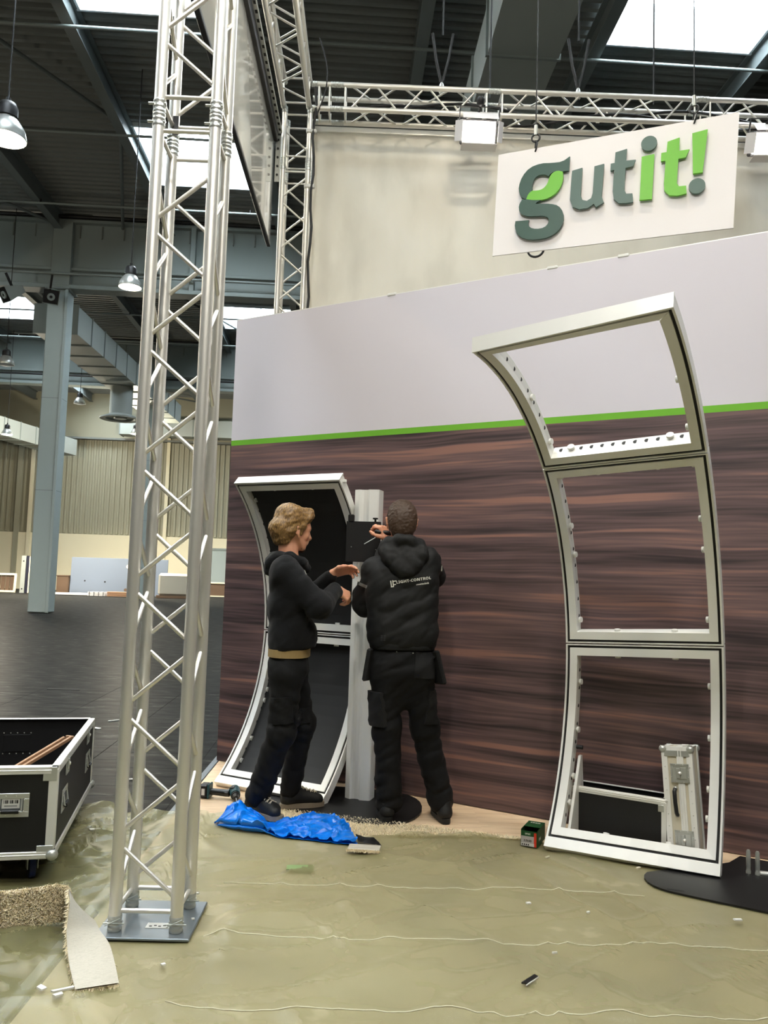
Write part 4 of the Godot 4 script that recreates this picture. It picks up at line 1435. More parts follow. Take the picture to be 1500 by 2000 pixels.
func patch(ctrl: Array, nu: int, nv: int, crumple: float, seed_: int) -> Array:
	var nz := noise(seed_, 1.0, 2)
	var cols := []
	for c in ctrl:
		var q := []
		for p in c: q.append(vv(p))
		cols.append(q)
	var rows := []
	for j in nv:
		var v := float(j) / (nv - 1)
		var line := []
		for c in cols: line.append(spline(c, v))
		var row := []
		for i in nu:
			var p := spline(line, float(i) / (nu - 1))
			var r := 1.0 - soft(nz.get_noise_2d(p.x * 6.0 + p.z * 3.0, p.z * 6.0)) * 4.5
			var h := crumple * (maxf(r, 0.0) + 0.35 * nz.get_noise_2d(p.x * 11.0, p.z * 11.0))
			row.append(p + Vector3(0, maxf(h, -p.y + 0.006), h * 0.3))
		rows.append(row)
	return rows

func build_blue_film() -> void:
	var t := thing("plastic_bag", "bright blue crumpled plastic bag under the shoe of the blond man", "plastic bag")
	var c := [[[-0.825, 0.022, -4.756], [-0.825, 0.024, -4.768], [-0.826, 0.024, -4.787]], [[-0.666, 0.022, -4.692], [-0.721, 0.070, -4.698], [-0.722, 0.120, -4.886]], [[-0.534, 0.022, -4.657], [-0.594, 0.080, -4.665], [-0.650, 0.068, -4.896]], [[-0.442, 0.022, -4.585], [-0.483, 0.022, -4.703], [-0.541, 0.016, -4.871]], [[-0.315, 0.022, -4.558], [-0.370, 0.03, -4.705], [-0.445, 0.020, -4.913]], [[-0.175, 0.022, -4.518], [-0.240, 0.038, -4.664], [-0.316, 0.035, -4.933]], [[-0.032, 0.022, -4.487], [-0.082, 0.036, -4.587], [-0.185, 0.030, -4.98]], [[-0.016, 0.022, -4.505], [-0.028, 0.03, -4.554], [-0.074, 0.018, -4.834]]]
	var mb := MB.new()
	mb.grid(patch(c, 110, 56, 0.026, 95))
	obj("film", mb, M.blue_film, t)
	var under := MB.new()
	var lo := []
	for q in c:
		var w := []
		for p in q: w.append([p[0], maxf(p[1] * 0.55, 0.012), p[2]])
		lo.append(w)
	under.grid(patch(lo, 60, 24, 0.006, 95))
	obj("lower_film", under, M.blue_film, t)
	var k := thing("film_scrap", "strip of black film sticking out of the blue bag", "film")
	var kb := MB.new()
	kb.grid(patch([[[-0.029, 0.035, -4.606], [-0.011, 0.02, -4.508]], [[0.021, 0.04, -4.541], [0.033, 0.024, -4.488]], [[0.071, 0.036, -4.538], [0.093, 0.02, -4.472]], [[0.112, 0.02, -4.474], [0.115, 0.02, -4.466]]], 24, 8, 0.004, 97))
	obj("film", kb, M.black_plastic, k)

func build_remnant() -> void:
	var t := thing("carpet_remnant", "cream shag carpet strip on edge, folded over to show its woven back", "carpet strip")
	var A := [Vector3(-1.98, 0.168, -3.05), Vector3(-1.70, 0.17, -3.17), Vector3(-1.50, 0.17, -3.275), Vector3(-1.398, 0.169, -3.333), Vector3(-1.331, 0.167, -3.364), Vector3(-1.266, 0.165, -3.401), Vector3(-1.213, 0.163, -3.433), Vector3(-1.165, 0.160, -3.425), Vector3(-1.145, 0.157, -3.37), Vector3(-1.115, 0.150, -3.299), Vector3(-1.090, 0.125, -3.220), Vector3(-1.076, 0.090, -3.171), Vector3(-1.039, 0.050, -3.089), Vector3(-0.993, 0.034, -2.993), Vector3(-0.934, 0.030, -2.873)]
	var B := [Vector3(-1.97, 0.02, -3.05), Vector3(-1.69, 0.02, -3.17), Vector3(-1.49, 0.02, -3.275), Vector3(-1.386, 0.02, -3.333), Vector3(-1.321, 0.02, -3.364), Vector3(-1.255, 0.02, -3.401), Vector3(-1.205, 0.02, -3.44), Vector3(-1.15, 0.022, -3.47), Vector3(-1.10, 0.025, -3.46), Vector3(-1.06, 0.03, -3.43), Vector3(-1.03, 0.032, -3.38), Vector3(-0.993, 0.034, -3.31), Vector3(-0.930, 0.03, -3.217), Vector3(-0.862, 0.028, -3.066), Vector3(-0.806, 0.028, -2.928)]
	var n := 90
	var ra := []
	var rb := []
	for i in n:
		ra.append(spline(A, float(i) / (n - 1)))
		rb.append(spline(B, float(i) / (n - 1)))
	# pile side normal faces the viewer on the first leg
	var back := []
	var front := []
	for s in [0.0, 0.2, 0.4, 0.6, 0.8, 1.0]:
		var r1 := []
		var r2 := []
		for i in n:
			var p: Vector3 = (rb[i] as Vector3).lerp(ra[i], s)
			var d: Vector3 = (rb[mini(i + 1, n - 1)] as Vector3) - (rb[maxi(i - 1, 0)] as Vector3)
			var nn := d.cross((ra[i] as Vector3) - (rb[i] as Vector3)).normalized()
			r1.append(p - nn * 0.002)
			r2.append(p + nn * 0.004)
		back.append(r1)
		front.append(r2)
	var mb := MB.new()
	mb.grid(back, true, Vector2(6, 1))
	obj("woven_back", mb, M.carpet_backing, t)
	var mf := MB.new()
	mf.grid(front)
	obj("pile_base", mf, M.carpet_base, t)
	pile_on(t, 15000, func(u: float, w: float) -> Array:
		var i := clampi(int(u * (n - 1)), 1, n - 2)
		var f := u * (n - 1) - i
		var a: Vector3 = (ra[i] as Vector3).lerp(ra[i + 1], clampf(f, 0, 1))
		var b: Vector3 = (rb[i] as Vector3).lerp(rb[i + 1], clampf(f, 0, 1))
		var d: Vector3 = (rb[i + 1] as Vector3) - (rb[i - 1] as Vector3)
		var nn := d.cross(a - b).normalized()
		return [b.lerp(a, w) + nn * 0.004, nn], 0.015)
	var s := thing("carpet_scrap", "small off-cut of cream carpet lying face down on the plastic sheet", "carpet scrap", Transform3D(Basis(Vector3.UP, -0.12), Vector3(0.02, 0.03, -4.375)))
	bx("woven_back", Vector3(0, 0.006, -0.005), Vector3(0.165, 0.004, 0.085), M.carpet_backing, s, 0.001)
	pile_on(s, 900, func(u: float, w: float) -> Array:
		return [Vector3(lerpf(-0.083, 0.083, u), 0.002, 0.03 + 0.012 * w), Vector3(0, 0.1, 1).normalized()], 0.011)

# ================================================================ curved display frames
# a frame is given by two side arcs (centre depth, centre height, radius, joint angles) in its own axes: x across, y up, z to the viewer
class Arc:
	var cz: float
	var cy: float
	var r: float
	var th: Array
	func _init(z_: float, y_: float, r_: float, t_: Array) -> void:
		cz = z_; cy = y_; r = r_; th = t_
	func at(m: int, s: float, deep: float, x: float) -> Vector3:
		var a: float = deg_to_rad(lerpf(th[m], th[m + 1], s))
		var rr := r + deep
		return Vector3(x, cy + rr * sin(a), cz - rr * cos(a))
	func length(m: int) -> float:
		return r * deg_to_rad(absf(th[m + 1] - th[m]))

class Frame:
	var L: Arc
	var R: Arc
	var w: float
	var m: int
	var v0 := 0.0
	# point at u metres across, v metres up the module from its lower end, depth behind the front face
	func p(u: float, v: float, deep: float) -> Vector3:
		var k := u / w
		var ln := lerpf(L.length(m), R.length(m), k)
		var s := (v + v0) / ln
		return L.at(m, s, deep, 0.0).lerp(R.at(m, s, deep, w), k)
	func len_at(u: float) -> float:
		return lerpf(L.length(m), R.length(m), u / w) - v0
	# solid patch with corners a b c d in (u, v), between two depths; n steps along a-b
	func slab(mb: MB, a: Vector2, b: Vector2, c: Vector2, d: Vector2, d0: float, d1: float, n: int) -> void:
		var q := []
		for i in n + 1:
			var t := float(i) / n
			var e := a.lerp(b, t)
			var g := d.lerp(c, t)
			q.append([p(e.x, e.y, d0), p(g.x, g.y, d0), p(g.x, g.y, d1), p(e.x, e.y, d1)])
		for i in n:
			var mid := Vector3.ZERO
			for k in 4: mid += (q[i][k] + q[i + 1][k]) * 0.125
			for k in 4:
				mb.flat(q[i][k], q[i][(k + 1) % 4], q[i + 1][(k + 1) % 4], q[i + 1][k], mid)
		for e in [0, n]:
			var o := Vector3.ZERO
			for k in 4: o += q[n - e][k] * 0.25
			mb.flat(q[e][0], q[e][1], q[e][2], q[e][3], o)

func frame_module(parent: Node3D, f: Frame, panel: bool, dots: bool, knobs: Array, bottom_lip := false) -> void:
	var mod := node("frame_module", parent)
	var w := f.w
	var TW := 0.068      # width of the profile
	var lip := 0.010
	var gap := 0.024
	var D := 0.058
	for side in [0, 1]:
		var g := func(x: float) -> float: return x if side == 0 else w - x
		var ln := f.len_at(0.0 if side == 0 else w)
		var sp := MB.new()
		f.slab(sp, Vector2(g.call(0.0), 0.004), Vector2(g.call(0.0), ln - 0.004), Vector2(g.call(lip), ln - 0.004), Vector2(g.call(lip), 0.004), 0.0, D, 14)
		f.slab(sp, Vector2(g.call(gap), gap), Vector2(g.call(gap), ln - gap), Vector2(g.call(TW), ln - TW), Vector2(g.call(TW), TW), 0.0, D * 0.6, 14)
		obj("side_profile", sp, M.satin_silver, mod)
		var gp := MB.new()
		f.slab(gp, Vector2(g.call(lip), lip), Vector2(g.call(lip), ln - lip), Vector2(g.call(gap), ln - gap), Vector2(g.call(gap), gap), 0.009, D * 0.8, 14)
		obj("seal_groove", gp, M.black_gap, mod)
		var pr := MB.new()
		f.slab(pr, Vector2(g.call(TW - 0.004), TW), Vector2(g.call(TW - 0.004), ln - TW), Vector2(g.call(TW), ln - TW), Vector2(g.call(TW), TW), D * 0.6, D + 0.02, 14)
		obj("inner_rail", pr, M.white_plastic, mod)
		# holes in the inner rail
		var hm := MB.new()
		for k in 9:
			var v := ln * (0.14 + 0.09 * k)
			var c := f.p(g.call(TW + 0.0006), v, D * 0.85)
			var e := f.p(g.call(TW - 0.002), v, D * 0.85)
			hm.tube(e, c, 0.011, 0.011, 10)
		obj("rail_holes", hm, M.black_gap, mod)
		for v in knobs:
			var c := f.p(g.call(TW), ln * v, D * 0.75)
			var ax: Vector3 = (f.p(g.call(TW + 0.02), ln * v, D * 0.75) - c).normalized()
			var kb := MB.new()
			kb.tube(c, c + ax * 0.008, 0.007, 0.007, 10)
			kb.tube(c + ax * 0.006, c + ax * 0.018, 0.0165, 0.0165, 14)
			obj("knob", kb, M.white_plastic, mod)
	for e in [0, 1]:
		var g := func(u: float, x: float) -> Vector2:
			return Vector2(u, x if e == 0 else f.len_at(u) - x)
		var cp := MB.new()
		f.slab(cp, g.call(lip, 0.004), g.call(w - lip, 0.004), g.call(w - lip, lip), g.call(lip, lip), 0.0, D, 4)
		f.slab(cp, g.call(gap, gap), g.call(w - gap, gap), g.call(w - TW, TW), g.call(TW, TW), 0.0, D * 0.6, 4)
		obj("cross_profile", cp, M.satin_silver, mod)
		var gp := MB.new()
		f.slab(gp, g.call(lip, lip), g.call(w - lip, lip), g.call(w - gap, gap), g.call(gap, gap), 0.009, D * 0.8, 4)
		obj("seal_groove", gp, M.black_gap, mod)
		var pr := MB.new()
		f.slab(pr, g.call(TW, TW - 0.004), g.call(w - TW, TW - 0.004), g.call(w - TW, TW), g.call(TW, TW), D * 0.6, D + 0.03, 4)
		obj("inner_rail", pr, M.white_plastic, mod)
		if dots and e == 0:
			for k in 12:
				var u := lerpf(0.115, w - 0.115, k / 11.0)
				var c: Vector2 = g.call(u, TW)
				var p0 := f.p(c.x, c.y, D * 0.6 + 0.026)
				var ax := (f.p(c.x, c.y + 0.02, D * 0.6 + 0.026) - p0).normalized()
				var m := MB.new()
				if k == 1 or k == 10:
					m.tube(p0, p0 + ax * 0.016, 0.007, 0.007, 10)
					m.tube(p0 + ax * 0.008, p0 + ax * 0.02, 0.019, 0.019, 14)
					obj("knob", m, M.white_plastic, mod)
				else:
					m.tube(p0 - ax * 0.001, p0 + ax * 0.0008, 0.013, 0.013, 12)
					obj("rail_hole", m, M.black_gap, mod)
		else:
			for u in [0.3, w - 0.25]:
				var c: Vector2 = g.call(u, TW)
				var p0 := f.p(c.x, c.y, D * 0.5)
				var ax := (f.p(c.x, c.y + (0.02 if e == 0 else -0.02), D * 0.5) - p0).normalized()
				var m := MB.new()
				m.tube(p0, p0 + ax * 0.012, 0.017, 0.017, 12)
				obj("knob", m, M.white_plastic, mod)
		# dashes of the joint between modules
	if bottom_lip:
		var bl := MB.new()
		f.slab(bl, Vector2(0.0, -0.048), Vector2(w, -0.048), Vector2(w, 0.003), Vector2(0.0, 0.003), -0.004, D, 6)
		obj("end_cap", bl, M.satin_silver, mod)
	if panel:
		var pn := MB.new()
		f.slab(pn, Vector2(TW - 0.01, TW - 0.01), Vector2(TW - 0.01, f.len_at(TW) - TW + 0.01), Vector2(w - TW + 0.01, f.len_at(w) - TW + 0.01), Vector2(w - TW + 0.01, TW - 0.01), D - 0.012, D - 0.004, 14)
		obj("back_panel", pn, M.black_panel, mod)

func build_frames() -> void:
	mat("black_panel", Color(0.025, 0.027, 0.03), 0.65)
	# large frame of three modules
	var F := Frame.new()
	F.L = Arc.new(1.71, 0.965, 1.463, [-40.1, 4.3, 46.6, 88.0])
	F.R = Arc.new(2.10, 0.775, 1.767, [-25.5, 11.3, 46.2, 77.0])
	F.w = 0.865
	var big := thing("curved_frame", "tall curved silver frame of three open modules, arching towards the viewer", "display frame", WALL * Transform3D(Basis(), Vector3(2.80, 0.012, 0)))
	F.m = 0
	F.v0 = 0.048
	frame_module(big, F, false, false, [0.2, 0.33, 0.56, 0.8], true)
	F.m = 1
	F.v0 = 0.0
	frame_module(big, F, false, false, [0.12, 0.47, 0.63, 0.92])
	F.m = 2
	frame_module(big, F, false, true, [0.14, 0.45, 0.9])
	# end cap of the top
	var cap := MB.new()
	var ln := F.len_at(0.4)
	F.slab(cap, Vector2(0.0, F.len_at(0.0) - 0.003), Vector2(F.w, F.len_at(F.w) - 0.003), Vector2(F.w, F.len_at(F.w) + 0.006), Vector2(0.0, F.len_at(0.0) + 0.006), -0.002, 0.066, 6)
	obj("top_cap", cap, M.satin_silver, big)
	# support leg behind the left side
	F.m = 0
	var leg := MB.new()
	var a0 := F.p(0.09, 0.52, 0.07)
	var a1 := F.p(0.09, 0.05, 0.07)
	leg.prism(PackedVector2Array([Vector2(a0.z, a0.y), Vector2(a1.z, 0.0), Vector2(a0.z - 0.10, 0.0), Vector2(a0.z - 0.03, a0.y)]), 0.085, 0.10, Transform3D(Basis(Vector3(0, 0, 1), Vector3.UP, Vector3(1, 0, 0)), Vector3.ZERO))
	obj("support_leg", leg, M.satin_silver, big)
	rod("leg_bolt", Vector3(0.075, 0.5, a0.z - 0.0), Vector3(0.11, 0.5, a0.z - 0.0), 0.012, M.black_metal, big, 8)

	# small frame of two modules with black panels
	var G := Frame.new()
	var a := deg_to_rad(29.5)
	G.L = Arc.new(1.36, 1.083, 1.36, [-50.0, -2.0, 46.0])
	G.R = Arc.new(1.36, 1.083, 1.36, [-50.0, -2.0, 46.0])
	G.w = 0.86
	var small := thing("curved_frame", "shorter curved silver frame with black panels, behind the blond man", "display frame", Transform3D(Basis(Vector3(cos(a), 0, sin(a)), Vector3.UP, Vector3(-sin(a), 0, cos(a))), Vector3(-0.752, 0.0, -6.185) + Vector3(-sin(a), 0, cos(a)) * 0.095 + Vector3(cos(a), 0, sin(a)) * 0.05))
	G.L.cy = 1.36 * sin(deg_to_rad(50.0)) + 0.032
	G.R.cy = G.L.cy
	G.m = 0
	G.v0 = 0.048
	frame_module(small, G, true, false, [0.15, 0.3, 0.55, 0.62], true)
	G.m = 1
	G.v0 = 0.0
	frame_module(small, G, true, false, [0.12, 0.45, 0.85])
	var c2 := MB.new()
	G.slab(c2, Vector2(0.0, G.len_at(0.0) - 0.003), Vector2(G.w, G.len_at(0.0) - 0.003), Vector2(G.w, G.len_at(0.0) + 0.008), Vector2(0.0, G.len_at(0.0) + 0.008), -0.002, 0.066, 6)
	obj("top_cap", c2, M.bright_silver, small)
	bx("corner_pin", G.p(G.w + 0.012, G.len_at(0.0) - 0.03, 0.03), Vector3(0.03, 0.022, 0.014), M.white_plastic, small, 0.004)

	# upright post with its mounting plate
	var pz := Vector3(-0.02, 0.0, -5.43)
	var post := thing("aluminium_post", "tall ribbed aluminium post standing between the two men", "post", Transform3D(Basis(Vector3.UP, deg_to_rad(-18)), pz))
	var pm := MB.new()
	var prof := PackedVector2Array([Vector2(-0.088, 0.02), Vector2(-0.084, 0.032), Vector2(-0.050, 0.052), Vector2(-0.044, 0.052), Vector2(-0.036, 0.042), Vector2(-0.02, 0.034), Vector2(0.0, 0.034), Vector2(0.012, 0.040), Vector2(0.018, 0.052), Vector2(0.024, 0.055), Vector2(0.078, 0.048), Vector2(0.086, 0.042), Vector2(0.088, 0.02), Vector2(0.088, -0.05), Vector2(-0.088, -0.05)])
	pm.prism(prof, 0.012, 2.005, Transform3D(Basis(Vector3.RIGHT, Vector3(0, 0, 1), Vector3.UP), Vector3.ZERO))
	obj("extrusion", pm, M.satin_silver, post)
	var lid := MB.new()
	lid.prism(prof, 2.005, 2.008, Transform3D(Basis(Vector3.RIGHT, Vector3(0, 0, 1), Vector3.UP), Vector3.ZERO))
	obj("end_cap", lid, M.bright_silver, post)
	var br := thing("mounting_plate", "black square mounting plate screwed to the aluminium post", "plate", Transform3D(Basis(Vector3.UP, deg_to_rad(-8)), Vector3(-0.045, 1.66, -5.30)))
	bx("plate", Vector3(0, 0, 0), Vector3(0.225, 0.262, 0.012), M.black_plastic, br, 0.003)
	bx("hook_block", Vector3(-0.082, 0.15, 0.0), Vector3(0.04, 0.05, 0.03), M.black_plastic, br, 0.006)
	rod("thumb_screw", Vector3(0.075, 0.131, 0), Vector3(0.075, 0.15, 0), 0.006, M.black_plastic, br, 8)
	rod("screw_head", Vector3(0.075, 0.146, 0), Vector3(0.075, 0.155, 0), 0.017, M.black_plastic, br, 12)
	for s in [[-0.078, 0.09], [-0.085, -0.09], [0.0, -0.01]]: bx("keyhole", Vector3(s[0], s[1], 0.0062), Vector3(0.012, 0.032, 0.001), M.black_gap, br)
	for s in [[-0.076, -0.035], [0.078, 0.032], [0.06, 0.06], [0.085, -0.05]]: rod("screw", Vector3(s[0], s[1], 0.006), Vector3(s[0], s[1], 0.008), 0.003, M.zinc, br, 8)
	bx("side_bracket", Vector3(0.135, -0.0, -0.03), Vector3(0.035, 0.06, 0.03), M.black_plastic, br, 0.005)
	bx("brass_clip", Vector3(0.137, -0.055, -0.03), Vector3(0.012, 0.05, 0.012), M.belt_cloth, br, 0.002)

	# floor plates
	var fp := thing("foot_plate", "black rounded steel foot plate under the aluminium post", "foot plate")
	var pp := PackedVector2Array()
	var outline := [Vector2(-0.66, -5.40), Vector2(-0.58, -5.27), Vector2(-0.40, -5.10), Vector2(-0.20, -4.98), Vector2(-0.02, -4.90), Vector2(0.14, -4.87), Vector2(0.26, -4.92), Vector2(0.34, -5.05), Vector2(0.38, -5.22), Vector2(0.37, -5.42), Vector2(0.28, -5.58), Vector2(-0.1, -5.72), Vector2(-0.5, -5.66)]
	for q in outline: pp.append(q)
	pp = soften(pp)
	var fm := MB.new()
	fm.prism(pp, 0.0, 0.01, Transform3D(Basis(Vector3.RIGHT, Vector3(0, 0, 1), Vector3.UP), Vector3(0, 0.0025, 0)))
	obj("plate", fm, M.black_metal, fp)
	var f2 := thing("foot_plate", "black rounded steel foot plate with a slot, beside the tall curved frame", "foot plate")
	var p2 := PackedVector2Array()
	for q in [Vector2(1.44, -4.20), Vector2(1.385, -4.12), Vector2(1.385, -4.02), Vector2(1.43, -3.945), Vector2(1.52, -3.885), Vector2(1.66, -3.80), Vector2(1.85, -3.685), Vector2(2.1, -3.50), Vector2(2.4, -3.4), Vector2(2.75, -3.6), Vector2(2.85, -3.9), Vector2(2.6, -4.16), Vector2(2.2, -4.34), Vector2(2.02, -4.46), Vector2(1.88, -4.32)]: p2.append(q)
	p2 = soften(p2)
	var f2m := MB.new()
	f2m.prism(p2, 0.0, 0.009, Transform3D(Basis(Vector3.RIGHT, Vector3(0, 0, 1), Vector3.UP), Vector3(0, 0.008, 0)))
	obj("plate", f2m, M.black_metal, f2)
	bx("slot", Vector3(1.481, 0.0172, -3.947), Vector3(0.075, 0.0008, 0.014), M.black_gap, f2, 0.0, Basis(Vector3.UP, -0.3))
	for s in [[1.943, -4.199], [1.978, -4.176]]:
		var m := MB.new()
		m.lathe([[0.0, 0.0], [0.0125, 0.0], [0.0125, 0.012], [0.0105, 0.016], [0.0105, 0.03], [0.0112, 0.032], [0.0112, 0.085], [0.0104, 0.088], [0.0104, 0.105], [0.007, 0.114], [0.0, 0.115]], 14, Transform3D(Basis(), Vector3(s[0], 0.017, s[1])))
		obj("locating_pin", m, M.zinc, f2)
	bx("rail", Vector3(2.12, 0.023, -4.16), Vector3(0.26, 0.012, 0.03), M.bright_silver, f2, 0.002, Basis(Vector3.UP, -0.25))

# ================================================================ flight cases
func ball_corner(t: Node3D, at: Vector3, r := 0.026) -> void:
	var m := MB.new()
	m.ball(at, r, 12)
	obj("ball_corner", m, M.zinc, t)

func recessed_handle(t: Node3D, xf: Transform3D, w: float, h: float, code := false) -> void:
	var p := node("recessed_handle", t, xf)
	var m := MB.new()
	m.box(Vector3(0, h / 2 - 0.012, 0.002), Vector3(w, 0.024, 0.004), 0.001)
	m.box(Vector3(0, -h / 2 + 0.012, 0.002), Vector3(w, 0.024, 0.004), 0.001)
	m.box(Vector3(w / 2 - 0.012, 0, 0.002), Vector3(0.024, h - 0.048, 0.004), 0.001)
	m.box(Vector3(-w / 2 + 0.012, 0, 0.002), Vector3(0.024, h - 0.048, 0.004), 0.001)
	obj("rim", m, M.zinc, p)
	bx("dish", Vector3(0, 0, 0.0005), Vector3(w - 0.04, h - 0.04, 0.001), M.grey_strip, p)
	var rv := MB.new()
	for k in 10:
		var a := TAU * k / 10.0
		rv.ball(Vector3(cos(a) * (w / 2 - 0.009), sin(a) * (h / 2 - 0.009), 0.004), 0.0035, 6)
	obj("rivets", rv, M.bright_silver, p)
	var hp := MB.new()
	hp.sweep([Vector3(-w * 0.3, h * 0.28, 0.004), Vector3(-w * 0.3, -h * 0.2, 0.012), Vector3(-w * 0.24, -h * 0.24, 0.013), Vector3(w * 0.24, -h * 0.24, 0.013), Vector3(w * 0.3, -h * 0.2, 0.012), Vector3(w * 0.3, h * 0.28, 0.004)], 0.0042, 6)
	obj("bail", hp, M.zinc, p)
	var gr := MB.new()
	gr.tube(Vector3(-w * 0.24, -h * 0.24, 0.014), Vector3(w * 0.24, -h * 0.24, 0.014), 0.0095, 0.0095, 10)
	obj("grip", gr, M.black_plastic, p)
	if code:
		var st := bx("label_sticker", Vector3(0.0, h * 0.07, 0.0018), Vector3(0.075, 0.042, 0.0008), M.sticker, p)
		for k in 9: bx("bar_mark", Vector3(-0.03 + 0.0072 * k, 0.008, 0.0005), Vector3(0.002 + 0.0022 * (k % 3), 0.015, 0.0004), M.print_black, st)
		bx("bar_mark", Vector3(0, -0.01, 0.0005), Vector3(0.055, 0.006, 0.0004), M.reflective, st)

func butterfly_latch(t: Node3D, xf: Transform3D, s := 1.0) -> void:
	var p := node("butterfly_latch", t, xf)
	var w := 0.105 * s
	bx("dish", Vector3(0, 0, 0.0012), Vector3(w, w * 1.02, 0.0024), M.zinc, p, 0.001)
	var m := MB.new()
	for k in [[-1, 0], [1, 0], [0, -1], [0, 1]]:
		m.box(Vector3(k[0] * w * 0.44, k[1] * w * 0.45, 0.003), Vector3(w * (0.12 if k[0] else 1.0), w * (0.12 if k[1] else 1.02), 0.004), 0.0008)
	obj("rim", m, M.zinc, p)
	bx("hasp", Vector3(w * 0.2, 0, 0.005), Vector3(w * 0.3, w * 0.62, 0.005), M.zinc, p, 0.0015)
	bx("twist_wing", Vector3(-w * 0.08, 0, 0.008), Vector3(w * 0.2, w * 0.55, 0.006), M.zinc, p, 0.002)
	var b := MB.new()
	b.lathe([[0.0, 0.017], [0.008 * s, 0.015], [0.011 * s, 0.009], [0.011 * s, 0.004]], 12, Transform3D(Basis(Vector3.RIGHT, PI / 2), Vector3(0, 0, 0)))
	obj("pivot", b, M.bright_silver, p)
	var rv := MB.new()
	for k in 8:
		var a := TAU * (k + 0.5) / 8.0
		rv.ball(Vector3(cos(a) * w * 0.5, sin(a) * w * 0.5, 0.004), 0.0036 * s, 6)
	obj("rivets", rv, M.bright_silver, p)

func build_cases() -> void:
	# open trunk on castors
	var X := Vector3(0.981, 0, -0.195)
	var Z := Vector3(0.195, 0, 0.981)
	var W := 0.82
	var D := 1.28
	var y0 := 0.125
	var y1 := 0.526
	var H := y1 - y0
	var t := thing("flight_case", "open black flight case with aluminium edges on blue castors, at the left edge", "flight case", Transform3D(Basis(X, Vector3.UP, Z), Vector3(-1.39, 0, -3.85) - X * W / 2 - Z * D / 2))
	var yc := (y0 + y1) / 2
	bx("front_panel", Vector3(0, yc, D / 2 - 0.006), Vector3(W - 0.01, H, 0.010), M.case_black, t)
	bx("back_panel", Vector3(0, yc, -D / 2 + 0.006), Vector3(W - 0.01, H, 0.010), M.case_black, t)
	bx("side_panel", Vector3(W / 2 - 0.006, yc, 0), Vector3(0.010, H, D - 0.024), M.case_black, t)
	bx("side_panel", Vector3(-W / 2 + 0.006, yc, 0), Vector3(0.010, H, D - 0.024), M.case_black, t)
	bx("bottom_panel", Vector3(0, y0 + 0.006, 0), Vector3(W - 0.024, 0.012, D - 0.024), M.case_black, t)
	for s in [-1.0, 1.0]:
		for y in [y0 + 0.014, y1 - 0.014]:
			var up = y > yc
			var mm := MB.new()
			mm.box(Vector3(0, y, s * D / 2), Vector3(W - 0.05, 0.034 if up else 0.03, 0.012), 0.002)
			mm.box(Vector3(0, y + (0.016 if up else -0.016), s * (D / 2 - 0.012)), Vector3(W - 0.05, 0.004, 0.034), 0.001)
			mm.box(Vector3(0, y, s * (D / 2 + 0.006)), Vector3(W - 0.05, 0.006, 0.003), 0.001)
			obj("edge_profile", mm, M.bright_silver, t)
			var m2 := MB.new()
			m2.box(Vector3(s * W / 2, y, 0), Vector3(0.012, 0.034 if up else 0.03, D - 0.05), 0.002)
			m2.box(Vector3(s * (W / 2 - 0.012), y + (0.016 if up else -0.016), 0), Vector3(0.034, 0.004, D - 0.05), 0.001)
			obj("edge_profile", m2, M.bright_silver, t)
		for q in [-1.0, 1.0]:
			var m := MB.new()
			m.box(Vector3(s * W / 2 - s * 0.016, yc, q * D / 2), Vector3(0.038, H - 0.02, 0.008), 0.002)
			m.box(Vector3(s * W / 2, yc, q * D / 2 - q * 0.016), Vector3(0.008, H - 0.02, 0.038), 0.002)
			obj("corner_profile", m, M.bright_silver, t)
			ball_corner(t, Vector3(s * (W / 2 - 0.004), y0 + 0.012, q * (D / 2 - 0.004)), 0.028)
			bx("corner_plate", Vector3(s * (W / 2 - 0.03), y1 - 0.03, q * (D / 2 + 0.004)), Vector3(0.06, 0.062, 0.003), M.zinc, t, 0.001)
			bx("corner_plate", Vector3(s * (W / 2 - 0.035), y0 + 0.03, q * (D / 2 + 0.004)), Vector3(0.07, 0.05, 0.003), M.zinc, t, 0.001)
			# castor
			var c := node("castor", t, Transform3D(Basis(Vector3.UP, 0.9 * s + q), Vector3(s * (W / 2 - 0.1), 0, q * (D / 2 - 0.1))))
			bx("mount_plate", Vector3(0, y0 - 0.004, 0), Vector3(0.09, 0.006, 0.09), M.zinc, c, 0.001)
			for e in [-1.0, 1.0]: bx("fork", Vector3(0.01, 0.085, e * 0.022), Vector3(0.045, 0.075, 0.004), M.zinc, c, 0.001)
			var wh := MB.new()
			wh.tube(Vector3(0.02, 0.052, -0.013), Vector3(0.02, 0.052, 0.013), 0.05, 0.05, 20)
			obj("tyre", wh, M.blue_rubber, c)
			var hb := MB.new()
			hb.tube(Vector3(0.02, 0.052, -0.016), Vector3(0.02, 0.052, 0.016), 0.032, 0.032, 16)
			obj("hub", hb, M.black_plastic, c)
	recessed_handle(t, Transform3D(Basis(), Vector3(W / 2 - 0.19, yc + 0.035, D / 2)), 0.155, 0.105, true)
	var rs := Basis(Vector3(0, 0, -1), Vector3.UP, Vector3(1, 0, 0))
	recessed_handle(t, Transform3D(rs, Vector3(W / 2, yc + 0.0, D / 2 - 0.24)), 0.155, 0.105)
	recessed_handle(t, Transform3D(rs, Vector3(W / 2, yc + 0.0, -D / 2 + 0.24)), 0.155, 0.105)
	butterfly_latch(t, Transform3D(rs, Vector3(W / 2 + 0.001, y1 - 0.045, D / 2 - 0.28)), 0.9)
	butterfly_latch(t, Transform3D(rs, Vector3(W / 2 + 0.001, y1 - 0.045, -D / 2 + 0.28)), 0.9)
	# inner face of the back: dish of the handle with rivets
	bx("inner_dish", Vector3(-0.02, yc + 0.06, -D / 2 + 0.013), Vector3(0.15, 0.10, 0.003), M.black_metal, t, 0.001)
	var rv := MB.new()
